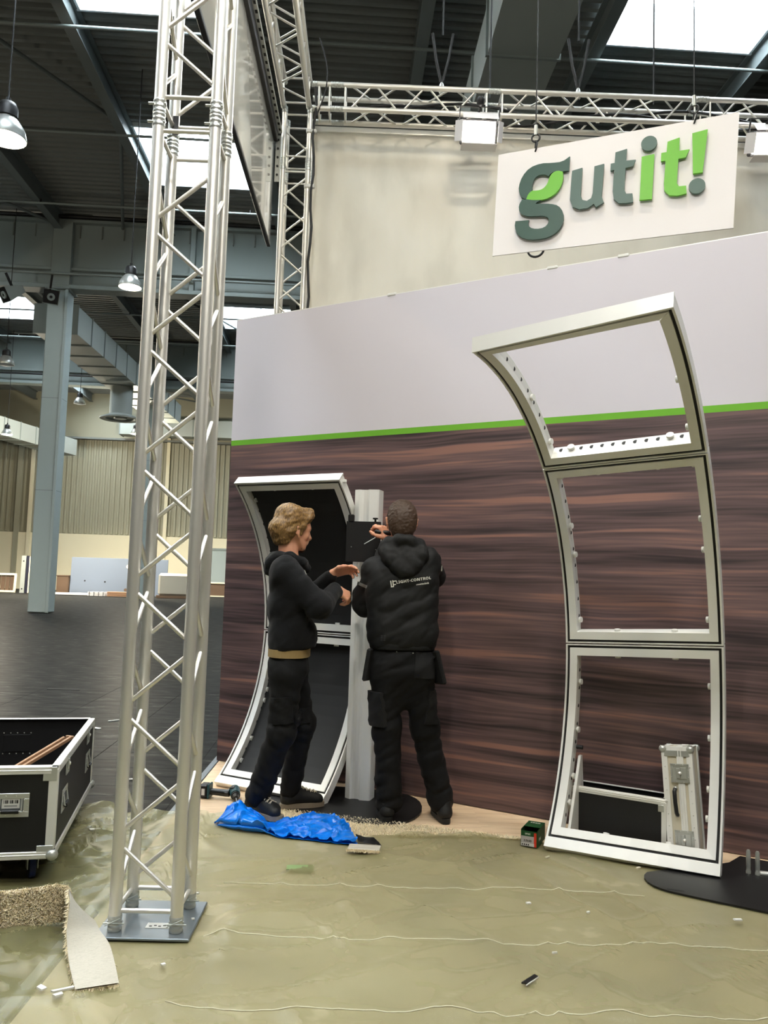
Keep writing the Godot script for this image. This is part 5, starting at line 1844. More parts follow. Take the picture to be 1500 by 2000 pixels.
	for k in 10: rv.ball(Vector3(-0.095 + 0.15 * (k % 5) / 4.0, yc + 0.12 - 0.12 * (k / 5), -D / 2 + 0.014), 0.004, 6)
	obj("inner_rivets", rv, M.bright_silver, t)
	# contents
	var base := t.transform
	var st := thing("wood_strip", "long split wooden batten lying slantwise in the open flight case", "batten", base * Transform3D(Basis(), Vector3(0.12, 0, 0.05)))
	for s in [-1.0, 1.0]:
		bx("rail", Vector3(s * 0.018 * 1.0 + 0.0, 0.39, 0.0), Vector3(0.016, 0.018, 0.72), M.plywood, st, 0.002, Basis(Vector3.UP, -0.62) * Basis(Vector3.RIGHT, 0.28))
	bx("end_piece", Vector3(0.21, 0.49, -0.29), Vector3(0.05, 0.018, 0.016), M.plywood, st, 0.002, Basis(Vector3.UP, -0.62))
	var s2 := thing("wood_block", "short notched wooden offcut in the open flight case", "offcut", base * Transform3D(Basis(Vector3.UP, -0.6) * Basis(Vector3.RIGHT, 0.5), Vector3(0.10, 0.40, 0.30)))
	for s in [-1.0, 1.0]: bx("prong", Vector3(s * 0.022, 0, 0), Vector3(0.016, 0.02, 0.13), M.plywood, s2, 0.002)
	bx("bridge", Vector3(0, 0, 0.055), Vector3(0.06, 0.02, 0.02), M.plywood, s2, 0.002)
	var s3 := thing("board_insert", "black board with a pale edge standing in the open flight case", "board", base * Transform3D(Basis(), Vector3(-0.2, 0.3, 0.02)))
	bx("panel", Vector3(0, 0, 0), Vector3(0.3, 0.32, 0.012), M.case_black, s3)
	bx("edge_band", Vector3(0.152, 0, 0), Vector3(0.004, 0.32, 0.013), M.plywood, s3)
	bx("edge_band", Vector3(0, 0.161, 0), Vector3(0.3, 0.003, 0.013), M.plywood, s3)

	# low open black case behind the tall frame
	var k := thing("flight_case", "low open black case with aluminium edges standing behind the tall curved frame", "flight case", WALL * Transform3D(Basis(), Vector3(3.11, 0, 0.22)))
	var w2 := 0.52
	var d2 := 0.16
	var h2 := 0.30
	bx("front_panel", Vector3(0, h2 / 2, d2 / 2 - 0.004), Vector3(w2, h2, 0.008), M.case_black, k)
	bx("back_panel", Vector3(0, h2 / 2, -d2 / 2 + 0.004), Vector3(w2, h2, 0.008), M.case_black, k)
	bx("side_panel", Vector3(w2 / 2 - 0.004, h2 / 2, 0), Vector3(0.008, h2, d2 - 0.02), M.case_black, k)
	bx("side_panel", Vector3(-w2 / 2 + 0.004, h2 / 2, 0), Vector3(0.008, h2, d2 - 0.02), M.case_black, k)
	bx("bottom_panel", Vector3(0, 0.008, 0), Vector3(w2 - 0.02, 0.008, d2 - 0.02), M.case_black, k)
	for s in [-1.0, 1.0]:
		var m := MB.new()
		m.box(Vector3(0, h2 - 0.012, s * d2 / 2), Vector3(w2, 0.03, 0.008), 0.0015)
		m.box(Vector3(0, h2 - 0.012, s * (d2 / 2 + 0.004)), Vector3(w2, 0.005, 0.004), 0.001)
		m.box(Vector3(0, h2 - 0.004, s * (d2 / 2 + 0.004)), Vector3(w2, 0.004, 0.004), 0.001)
		m.box(Vector3(0, h2 + 0.002, s * (d2 / 2 - 0.010)), Vector3(w2, 0.004, 0.024), 0.001)
		obj("edge_profile", m, M.bright_silver, k)
		var m2 := MB.new()
		m2.box(Vector3(s * w2 / 2, h2 - 0.012, 0), Vector3(0.008, 0.03, d2), 0.0015)
		m2.box(Vector3(s * (w2 / 2 - 0.01), h2 + 0.002, 0), Vector3(0.024, 0.004, d2), 0.001)
		obj("edge_profile", m2, M.bright_silver, k)
		bx("corner_profile", Vector3(s * (w2 / 2 - 0.01), h2 / 2, d2 / 2 + 0.003), Vector3(0.026, h2 - 0.03, 0.006), M.bright_silver, k, 0.001)
		bx("corner_plate", Vector3(s * (w2 / 2 - 0.025), h2 - 0.045, d2 / 2 + 0.006), Vector3(0.03, 0.035, 0.003), M.zinc, k, 0.004)
		rod("foot_catch", Vector3(s * (w2 / 2 - 0.03), 0.03, d2 / 2), Vector3(s * (w2 / 2 - 0.03), 0.03, d2 / 2 + 0.02), 0.012, M.zinc, k, 8)

	# narrow silver case leaning beside it
	var lean := Basis(Vector3.UP, deg_to_rad(-33)) * Basis(Vector3.BACK, deg_to_rad(5.5)) * Basis(Vector3.RIGHT, deg_to_rad(-5))
	var c := thing("flight_case", "narrow cream and aluminium case with butterfly latches, leaning upright behind the tall curved frame", "flight case", Transform3D(lean, (WALL * Vector3(3.47, 0.004, 0.245))))
	var w3 := 0.155
	var h3 := 0.575
	var d3 := 0.15
	bx("body", Vector3(0, h3 / 2, 0), Vector3(w3 - 0.008, h3 - 0.008, d3 - 0.008), M.case_cream, c, 0.003)
	for s in [-1.0, 1.0]:
		for q in [-1.0, 1.0]:
			var m := MB.new()
			m.box(Vector3(s * (w3 / 2 - 0.014), h3 / 2, q * d3 / 2), Vector3(0.03, h3, 0.005), 0.001)
			m.box(Vector3(s * w3 / 2, h3 / 2, q * (d3 / 2 - 0.014)), Vector3(0.005, h3, 0.03), 0.001)
			obj("edge_profile", m, M.satin_silver, c)
			for y in [0.012, h3 - 0.012]: ball_corner(c, Vector3(s * (w3 / 2 - 0.006), y, q * (d3 / 2 - 0.004)), 0.021)
		bx("edge_profile", Vector3(s * (w3 / 2 - 0.014), h3, 0), Vector3(0.03, 0.005, d3), M.satin_silver, c, 0.001)
		bx("edge_profile", Vector3(0, h3 - 0.012, s * d3 / 2), Vector3(w3, 0.028, 0.005), M.satin_silver, c, 0.001)
	# hybrid closing profile down the front and over the top
	var hp := MB.new()
	hp.box(Vector3(0.016, h3 / 2, d3 / 2 + 0.001), Vector3(0.034, h3, 0.006), 0.001)
	hp.box(Vector3(0.008, h3 / 2, d3 / 2 + 0.005), Vector3(0.004, h3, 0.004), 0.001)
	hp.box(Vector3(0.022, h3 / 2, d3 / 2 + 0.005), Vector3(0.004, h3, 0.004), 0.001)
	hp.box(Vector3(0.016, h3 + 0.001, 0), Vector3(0.034, 0.006, d3), 0.001)
	obj("closing_profile", hp, M.satin_silver, c)
	bx("bracket_plate", Vector3(0.0, h3 - 0.035, d3 / 2 + 0.004), Vector3(w3 * 0.8, 0.03, 0.003), M.zinc, c, 0.001)
	butterfly_latch(c, Transform3D(Basis(), Vector3(0.012, h3 - 0.135, d3 / 2 + 0.006)), 0.9)
	butterfly_latch(c, Transform3D(Basis(), Vector3(0.012, 0.105, d3 / 2 + 0.006)), 0.9)
	var hd := node("carry_handle", c)
	var gm := MB.new()
	gm.sweep([Vector3(-0.018, h3 - 0.215, d3 / 2 + 0.012), Vector3(-0.018, h3 - 0.225, d3 / 2 + 0.03), Vector3(-0.016, h3 - 0.28, d3 / 2 + 0.036), Vector3(-0.014, h3 - 0.335, d3 / 2 + 0.03), Vector3(-0.014, h3 - 0.345, d3 / 2 + 0.012)], 0.0105, 10)
	obj("grip", gm, M.black_plastic, hd)
	for y in [h3 - 0.212, h3 - 0.348]:
		var eb := MB.new()
		eb.ball(Vector3(-0.016, y, d3 / 2 + 0.008), 0.011, 10)
		obj("eyelet", eb, M.zinc, hd)
	var r3 := MB.new()
	for i in 9:
		for s in [-1.0, 1.0]: r3.ball(Vector3(s * (w3 / 2 - 0.014), 0.05 + i * 0.06, d3 / 2 + 0.003), 0.0032, 6)
	obj("rivets", r3, M.bright_silver, c)

# ================================================================ the two men
func head_field(s: SDF, o: Vector3, f: Vector3, up: Vector3) -> void:
	var r := f.cross(up).normalized()
	var q := func(x: float, y: float, z: float) -> Vector3: return o + r * x + up * y + f * z
	s.k = 0.022
	s.cap(q.call(0, 0.035, -0.025), q.call(0, 0.035, 0.02), 0.082, 0.078)
	s.cap(q.call(-0.01, 0.0, -0.045), q.call(0.01, 0.0, -0.045), 0.068)
	s.cap(q.call(0, 0.02, 0.04), q.call(0, -0.06, 0.048), 0.060, 0.046)
	s.cap(q.call(0, -0.10, 0.068), q.call(0, -0.092, 0.06), 0.022)
	for e in [-1.0, 1.0]:
		s.cap(q.call(e * 0.052, -0.03, 0.0), q.call(e * 0.024, -0.098, 0.058), 0.026, 0.018)
		s.cap(q.call(e * 0.022, 0.018, 0.088), q.call(e * 0.045, 0.014, 0.072), 0.013)
		s.cap(q.call(e * 0.04, -0.028, 0.066), q.call(e * 0.034, -0.03, 0.07), 0.018)
	s.cap(q.call(0, 0.006, 0.096), q.call(0, -0.036, 0.114), 0.009, 0.013)
	s.cap(q.call(-0.012, -0.038, 0.102), q.call(0.012, -0.038, 0.102), 0.009)
	s.cap(q.call(-0.016, -0.066, 0.090), q.call(0.016, -0.066, 0.090), 0.009)

func ears(s: SDF, o: Vector3, f: Vector3, up: Vector3) -> void:
	var r := f.cross(up).normalized()
	s.k = 0.006
	for e in [-1.0, 1.0]:
		var c = o + r * e * 0.083 + f * -0.008 + up * -0.012
		s.cap(c + up * 0.026 - f * 0.012 + r * e * 0.008, c + up * 0.03 + f * 0.006 + r * e * 0.002, 0.0075)
		s.cap(c + up * 0.022 - f * 0.018 + r * e * 0.01, c - up * 0.012 - f * 0.012 + r * e * 0.006, 0.0075, 0.0065)
		s.cap(c - up * 0.012 - f * 0.012 + r * e * 0.006, c - up * 0.03 + f * 0.004, 0.0065, 0.0075)
		s.cap(c + up * 0.015, c - up * 0.015, 0.009)

func hand_field(s: SDF, w: Vector3, F: Vector3, N: Vector3, T: Vector3, curl: Array, thumb_in := 0.3) -> void:
	s.k = 0.009
	F = F.normalized()
	N = (N - F * N.dot(F)).normalized()
	T = (T - F * T.dot(F) - N * T.dot(N)).normalized()
	var off := [0.030, 0.010, -0.010, -0.028]
	var ln := [0.088, 0.092, 0.087, 0.078]
	var seg := [[0.043, 0.026, 0.02], [0.047, 0.03, 0.021], [0.043, 0.027, 0.02], [0.034, 0.02, 0.018]]
	for i in 4:
		var kn: Vector3 = w + F * ln[i] + T * off[i]
		s.cap(w + T * off[i] * 0.55, kn, 0.017, 0.0125)
		var p := kn
		var a := 0.0
		for j in 3:
			a += (curl[i] if i < curl.size() else 0.4) * [1.0, 1.1, 0.7][j]
			var d = F * cos(a) + N * sin(a) + T * off[i] * (1.5 if j == 0 else 0.0)
			var e = p + d.normalized() * seg[i][j]
			s.cap(p, e, 0.0098 - 0.0009 * j, 0.0090 - 0.0009 * j)
			p = e
	var p0 := w + F * 0.022 + T * 0.022
	var d1 := (F * 0.65 + T * 0.65 + N * thumb_in).normalized()
	var p1 := p0 + d1 * 0.046
	s.cap(p0, p1, 0.0165, 0.0125)
	var d2 := (F * 0.9 + T * 0.25 + N * thumb_in * 1.2).normalized()
	var p2 := p1 + d2 * 0.033
	s.cap(p1, p2, 0.0118, 0.0105)
	s.cap(p2, p2 + (F * 0.95 + N * thumb_in).normalized() * 0.024, 0.0105, 0.0085)

func cloth_noise(seed_: int) -> FastNoiseLite:
	var f := noise(seed_, 1.0, 2)
	f.fractal_type = FastNoiseLite.FRACTAL_RIDGED
	f.fractal_gain = 0.35
	return f

func onto(s: SDF, p: Vector3, into: Vector3, gap: float) -> Vector3:
	var ids := s.all_ids()
	var q := p
	var gone := 0.0
	for i in 60:
		var d := clampf(s.value(q, ids) - gap, -0.03, 0.03) * 0.7
		if absf(d) < 0.0004: break
		gone += d
		if gone > 0.22: return p + into * 0.12
		q += into * d
	return q

# letters laid on a garment
func printed(parent: Node3D, s: SDF, text: String, c: Vector3, right: Vector3, up: Vector3, width: float, height: float, m: Material, called := "print") -> void:
	var tm := TextMesh.new()
	var fo := SystemFont.new()
	fo.font_names = PackedStringArray(["Droid Sans"])
	fo.font_weight = 700
	tm.font = fo
	tm.text = text
	tm.font_size = 32
	tm.depth = 0.0
	tm.curve_step = 2.0
	var arr := tm.surface_get_arrays(0)
	var v: PackedVector3Array = arr[Mesh.ARRAY_VERTEX]
	var bb := tm.get_aabb()
	var into := up.cross(right).normalized()
	var mb := MB.new()
	var pts := PackedVector3Array()
	for p in v:
		var a := (p - bb.get_center())
		pts.append(onto(s, c + right * a.x / bb.size.x * width + up * a.y / bb.size.y * height, into, 0.0022))
	var id: PackedInt32Array = arr[Mesh.ARRAY_INDEX] if arr[Mesh.ARRAY_INDEX] != null else PackedInt32Array(range(v.size()))
	for k in range(0, id.size(), 3):
		mb.tri(pts[id[k]], pts[id[k + 1]], pts[id[k + 2]], -into, -into, -into)
	obj(called, mb, m, parent)

func patch_on(parent: Node3D, s: SDF, c: Vector3, right: Vector3, up: Vector3, w: float, h: float, gap: float, m: Material, called: String) -> void:
	var into := up.cross(right).normalized()
	var rows := []
	for j in 9:
		var row := []
		for i in 9:
			row.append(onto(s, c + right * (i / 8.0 - 0.5) * w + up * (j / 8.0 - 0.5) * h, into, gap))
		rows.append(row)
	var mb := MB.new()
	mb.grid(rows)
	# sides down to the cloth
	for e in [[0, true], [8, true], [0, false], [8, false]]:
		for k in 8:
			var a: Vector3 = rows[e[0]][k] if e[1] else rows[k][e[0]]
			var b: Vector3 = rows[e[0]][k + 1] if e[1] else rows[k + 1][e[0]]
			mb.flat(a, b, b + into * (gap + 0.004), a + into * (gap + 0.004), c + into * 0.01)
	obj(called, mb, m, parent)

func shoe(parent: Node3D, heel: Vector3, toe: Vector3, laces: bool, lift := 0.0) -> void:
	var p := node("shoe", parent)
	var f := (toe - heel).normalized()
	var r := f.cross(Vector3.UP).normalized()
	var U := Vector3.UP
	var L := heel.distance_to(toe)
	var h0 := heel + U * lift
	var s := SDF.new()
	s.k = 0.03
	s.cap(h0 + f * 0.045 + U * 0.052, h0 + f * (L - 0.09) + U * 0.048, 0.036, 0.036)
	s.cap(h0 + f * 0.05 + U * 0.055, h0 + f * 0.06 + U * 0.105, 0.04, 0.042)
	s.cap(h0 + f * 0.11 + U * 0.085, h0 + f * 0.19 + U * 0.055, 0.04, 0.034)
	s.cap(h0 + f * (L - 0.07) + U * 0.045 - r * 0.012, h0 + f * (L - 0.045) + U * 0.042 + r * 0.012, 0.036, 0.034)
	s.cut.append([h0 + U * 0.024, Vector3.DOWN])
	var mb := MB.new()
	s.build(mb, 0.006)
	obj("upper", mb, M.shoe_black, p)
	var so := MB.new()
	var pl := PackedVector2Array()
	for k in 28:
		var a := TAU * k / 28.0
		var x := L * 0.5 - cos(a) * L * 0.5
		var wd := 0.040 + 0.010 * smoothstep(0.3, 0.75, x / L)
		pl.append(Vector2(x, wd * sign(sin(a)) * pow(absf(sin(a)), 0.55)))
	so.prism(pl, 0.0, 0.027, Transform3D(Basis(f, r, U), h0))
	obj("sole", so, M.shoe_sole if laces else M.shoe_black, p)
	if laces:
		var lm := MB.new()
		for k in 5:
			var c := h0 + f * (0.115 + 0.024 * k) + U * (0.136 - 0.013 * k)
			c = onto(s, c, Vector3.DOWN, 0.003)
			lm.sweep([c - r * 0.026 - U * 0.008, c + U * 0.003, c + r * 0.026 - U * 0.008 + f * 0.012], 0.0032, 5)
			lm.sweep([c + r * 0.026 - U * 0.008, c + U * 0.004, c - r * 0.026 - U * 0.008 + f * 0.012], 0.0032, 5)
		obj("laces", lm, M.lace, p)

func face_bits(person: Node3D, o: Vector3, f: Vector3, up: Vector3) -> void:
	var r := f.cross(up).normalized()
	for e in [-1.0, 1.0]:
		var ey := MB.new()
		ey.ball(o + r * e * 0.031 + f * 0.082, 0.0125, 12)
		var eo := obj("eye", ey, M.eye_white, person)
		var ir := MB.new()
		ir.ball(o + r * e * 0.031 + f * 0.0925, 0.0052, 8)
		obj("iris", ir, M.iris, eo)
		var br := MB.new()
		br.sweep([o + r * e * 0.014 + up * 0.022 + f * 0.101, o + r * e * 0.032 + up * 0.028 + f * 0.095, o + r * e * 0.05 + up * 0.022 + f * 0.08], 0.004, 5, 0.002)
		obj("eyebrow", br, M.hair_dark, person)
	var m := MB.new()
	m.sweep([o - r * 0.022 - up * 0.066 + f * 0.092, o - up * 0.065 + f * 0.1, o + r * 0.022 - up * 0.066 + f * 0.092], 0.005, 6)
	obj("mouth", m, M.lips, person)

func build_people() -> void:
	build_blond_man()
	build_dark_man()

func build_blond_man() -> void:
	var P := thing("person", "man with swept-back blond hair in a black hoodie, both hands held out before him", "person")
	var U := Vector3.UP
	var O := Vector3(-0.462, 1.700, -4.92)
	var HF := Vector3(0.84, -0.08, -0.54).normalized()
	var HU := (U - HF * U.dot(HF)).normalized()
	var HRt := HF.cross(HU).normalized()
	var shR := Vector3(-0.485, 1.455, -4.73)
	var shL := Vector3(-0.47, 1.455, -5.08)
	var elR := Vector3(-0.275, 1.262, -4.70)
	var wrR := Vector3(-0.195, 1.345, -4.91)
	var elL := Vector3(-0.40, 1.27, -5.19)
	var wrL := Vector3(-0.235, 1.437, -5.08)
	var hipR := Vector3(-0.46, 0.92, -4.81)
	var hipL := Vector3(-0.445, 0.92, -4.99)
	var knR := Vector3(-0.475, 0.53, -4.84)
	var anR := Vector3(-0.615, 0.11, -4.95)
	var knL := Vector3(-0.375, 0.53, -5.06)
	var anL := Vector3(-0.44, 0.11, -5.16)
	# body: one mesh, head and hands finer
	var mb := MB.new()
	var b := SDF.new()
	b.k = 0.05
	b.cap(Vector3(-0.46, 0.93, -4.97), Vector3(-0.46, 0.93, -4.83), 0.07)
	b.cap(Vector3(-0.46, 1.0, -4.9), Vector3(-0.475, 1.40, -4.9), 0.07, 0.09)
	b.cap(shR + Vector3(0, 0, -0.03), shL + Vector3(0, 0, 0.03), 0.055)
	for a in [[shR, elR, 0.045, 0.038], [elR, wrR, 0.036, 0.028], [shL, elL, 0.045, 0.038], [elL, wrL, 0.036, 0.028], [hipR, knR, 0.06, 0.045], [knR, anR, 0.05, 0.036], [hipL, knL, 0.06, 0.045], [knL, anL, 0.05, 0.036]]:
		b.cap(a[0], a[1], a[2], a[3])
	b.build(mb, 0.02)
	var h := SDF.new()
	head_field(h, O, HF, HU)
	h.cap(O + HU * -0.07 - HF * 0.03, Vector3(-0.475, 1.47, -4.9), 0.056, 0.062)
	h.build(mb, 0.005)
	var er := SDF.new()
	ears(er, O, HF, HU)
	er.build(mb, 0.003)
	var hr := SDF.new()
	hand_field(hr, wrR + Vector3(0.006, 0.006, -0.02), Vector3(0.72, -0.42, -0.45), Vector3(-0.3, -0.6, -0.6), Vector3(0.25, 0.8, -0.4), [0.75, 0.8, 0.85, 0.9], 0.5)
	hr.cap(wrR - (wrR - elR).normalized() * 0.04, wrR + (wrR - elR).normalized() * 0.02, 0.026, 0.024)
	hr.build(mb, 0.0035)
	var hl := SDF.new()
	hand_field(hl, wrL + Vector3(0.012, 0.010, 0.0), Vector3(0.88, 0.30, 0.12), Vector3(0.05, -0.75, 0.6), Vector3(-0.2, 0.75, 0.6), [0.35, 0.42, 0.48, 0.55], 0.25)
	hl.cap(wrL - (wrL - elL).normalized() * 0.05, wrL + (wrL - elL).normalized() * 0.02, 0.027, 0.024)
	hl.build(mb, 0.0035)
	obj("body", mb, M.skin, P)
	face_bits(P, O, HF, HU)
	# hair: full on top, swept back
	var hs := SDF.new()
	hs.k = 0.035
	hs.noise = noise(201, 1.0, 3)
	hs.amp = 0.007
	hs.turn = Basis(HRt, HU, HF).transposed() * Basis(HRt, -0.5)
	hs.nsc = Vector3(42, 24, 7)
	var q := func(x: float, y: float, z: float) -> Vector3: return O + HRt * x + HU * y + HF * z
	for x in [-0.035, 0.0, 0.035]:
		hs.cap(q.call(x, 0.098, 0.055), q.call(x * 1.1, 0.098, -0.05), 0.036, 0.046)
		hs.cap(q.call(x * 1.2, 0.09, -0.05), q.call(x, 0.0, -0.09), 0.048, 0.046)
		hs.cap(q.call(x, 0.0, -0.09), q.call(x * 0.9, -0.065, -0.078), 0.044, 0.03)
	hs.cap(q.call(-0.03, 0.108, 0.085), q.call(0.03, 0.108, 0.085), 0.026)
	for e in [-1.0, 1.0]:
		hs.cap(q.call(e * 0.062, 0.065, 0.05), q.call(e * 0.068, 0.05, -0.05), 0.026, 0.034)
		hs.cap(q.call(e * 0.068, 0.025, 0.022), q.call(e * 0.07, 0.0, -0.045), 0.017, 0.03)
		hs.cap(q.call(e * 0.06, -0.02, -0.05), q.call(e * 0.045, -0.06, -0.066), 0.03, 0.024)
		hs.cap(q.call(e * 0.075, 0.02, 0.02), q.call(e * 0.073, -0.028, 0.016), 0.010, 0.006)
	var hm := MB.new()
	hs.build(hm, 0.005)
	obj("hair", hm, M.hair_blond, P)
	# stubble on the chin
	var sb := SDF.new()
	sb.k = 0.02
	sb.cap(q.call(0, -0.106, 0.068), q.call(0, -0.102, 0.058), 0.021)
	for e in [-1.0, 1.0]: sb.cap(q.call(e * 0.03, -0.097, 0.05), q.call(e * 0.012, -0.104, 0.066), 0.014, 0.017)
	var sbm := MB.new()
	sb.build(sbm, 0.004)
	obj("stubble", sbm, M.hair_dark, P)
	# hoodie
	var s := SDF.new()
	s.k = 0.06
	s.noise = cloth_noise(211)
	s.amp = 0.009
	s.nsc = Vector3(3.5, 8.0, 3.5)
	s.turn = Basis(Vector3.BACK, -0.75)
	s.cap(Vector3(-0.475, 1.475, -5.04), Vector3(-0.485, 1.475, -4.77), 0.068)
	s.cap(Vector3(-0.475, 1.385, -5.01), Vector3(-0.475, 1.385, -4.79), 0.108)
	s.cap(Vector3(-0.472, 1.25, -4.99), Vector3(-0.472, 1.25, -4.81), 0.122)
	s.cap(Vector3(-0.455, 1.12, -4.98), Vector3(-0.455, 1.12, -4.82), 0.122)
	s.cap(Vector3(-0.45, 1.035, -4.985), Vector3(-0.45, 1.035, -4.815), 0.118)
	s.cap(Vector3(-0.40, 1.08, -4.95), Vector3(-0.40, 1.08, -4.85), 0.105)
	for a in [[shR, elR, 0.076, 0.070], [elR, wrR.lerp(elR, 0.06), 0.068, 0.052], [shL, elL, 0.074, 0.066], [elL, wrL.lerp(elL, 0.05), 0.062, 0.046]]:
		s.cap(a[0], a[1], a[2], a[3])
	s.cut.append([Vector3(-0.45, 1.0, 0), Vector3(0.10, -1, 0).normalized()])
	var sm := MB.new()
	s.build(sm, 0.0095)
	var ho := obj("hoodie", sm, M.black_fleece, P)
	# ribbed hem and cuffs
	var hd := SDF.new()
	hd.k = 0.03
	hd.noise = cloth_noise(212)
	hd.amp = 0.005
	hd.nsc = Vector3(12, 12, 12)
	var ring := [Vector3(-0.385, 1.475, -4.90), Vector3(-0.405, 1.505, -4.84), Vector3(-0.47, 1.532, -4.80), Vector3(-0.54, 1.535, -4.835), Vector3(-0.565, 1.53, -4.91), Vector3(-0.54, 1.535, -4.985), Vector3(-0.47, 1.532, -5.01), Vector3(-0.405, 1.505, -4.97), Vector3(-0.385, 1.475, -4.91)]
	for i in ring.size() - 1: hd.cap(ring[i], ring[i + 1], 0.031)
	hd.cap(Vector3(-0.575, 1.50, -4.96), Vector3(-0.575, 1.50, -4.85), 0.045)
	hd.cap(Vector3(-0.585, 1.455, -4.94), Vector3(-0.585, 1.455, -4.86), 0.038)
	var hdm := MB.new()
	hd.build(hdm, 0.008)
	obj("hood", hdm, M.black_fleece, ho)
	for a in [[elR, wrR, 0.041], [elL, wrL, 0.036]]:
		var d: Vector3 = ((a[1] as Vector3) - (a[0] as Vector3)).normalized()
		var cm := MB.new()
		cm.tube((a[1] as Vector3) - d * 0.05, (a[1] as Vector3) + d * 0.005, a[2] + 0.004, a[2], 20)
		obj("cuff", cm, M.black_fleece, ho)
	var cord := MB.new()
	var cp := []
	for k in 9:
		var t := k / 8.0
		cp.append(onto(s, Vector3(lerpf(-0.36, -0.315, t), lerpf(1.50, 1.33, t), -4.84 + 0.015 * t), Vector3(-0.8, 0, -0.6).normalized(), 0.004))
	cord.sweep(cp, 0.0048, 6)
	obj("drawstring", cord, M.cord_white, ho)
	# trousers
	var tr := SDF.new()
	tr.k = 0.045
	tr.noise = cloth_noise(221)
	tr.amp = 0.010
	tr.nsc = Vector3(3.2, 9.5, 3.2)
	tr.turn = Basis(Vector3.BACK, 0.55)
	tr.cap(Vector3(-0.455, 0.935, -4.975), Vector3(-0.455, 0.935, -4.825), 0.108)
	tr.cap(Vector3(-0.455, 0.88, -4.98), Vector3(-0.455, 0.88, -4.82), 0.11)
	for a in [[hipR + Vector3(0, -0.06, 0), knR, 0.098, 0.083], [knR, anR + Vector3(0, 0.02, 0), 0.082, 0.074], [hipL + Vector3(0, -0.06, 0), knL, 0.095, 0.08], [knL, anL + Vector3(0, 0.02, 0), 0.078, 0.068]]:
		tr.cap(a[0], a[1], a[2], a[3])
	tr.cut.append([Vector3(0, 1.0, 0), Vector3.UP])
	tr.cut.append([Vector3(0, 0.072, 0), Vector3.DOWN])
	var tm := MB.new()
	tr.build(tm, 0.0105)
	var to := obj("trousers", tm, M.black_workwear, P)
	patch_on(to, tr, Vector3(-0.47, 0.66, -4.62), Vector3(1, 0.1, 0).normalized(), Vector3(-0.1, 1, 0).normalized(), 0.12, 0.15, 0.010, M.black_workwear, "cargo_pocket")
	patch_on(to, tr, Vector3(-0.36, 0.60, -4.86), Vector3(1, 0.05, 0).normalized(), Vector3(-0.05, 1, 0).normalized(), 0.07, 0.09, 0.008, M.black_workwear, "cargo_pocket")
	# belt
	var be := MB.new()
	var bt := []
	for k in 41:
		var a := TAU * k / 40.0
		bt.append(Vector3(-0.455 + 0.122 * signf(cos(a)) * pow(absf(cos(a)), 0.8), 0, -4.9 + 0.192 * signf(sin(a)) * pow(absf(sin(a)), 0.8)))
	for k in 40:
		var c := Vector3(-0.455, 0.974, -4.9)
		be.flat(bt[k] + U * 0.958, bt[k + 1] + U * 0.958, bt[k + 1] + U * 1.004, bt[k] + U * 1.004, c)
	var bo := obj("belt", be, M.belt_cloth, P)
	bx("belt_loop", Vector3(-0.37, 0.974, -4.762), Vector3(0.016, 0.044, 0.006), M.black_workwear, bo, 0.001, Basis(Vector3.UP, 0.75))
	shoe(P, Vector3(-0.685, 0.0, -5.015), Vector3(-0.455, 0.0, -4.83), true, 0.026)
	shoe(P, Vector3(-0.50, 0.0, -5.14), Vector3(-0.235, 0.0, -5.235), true, 0.014)

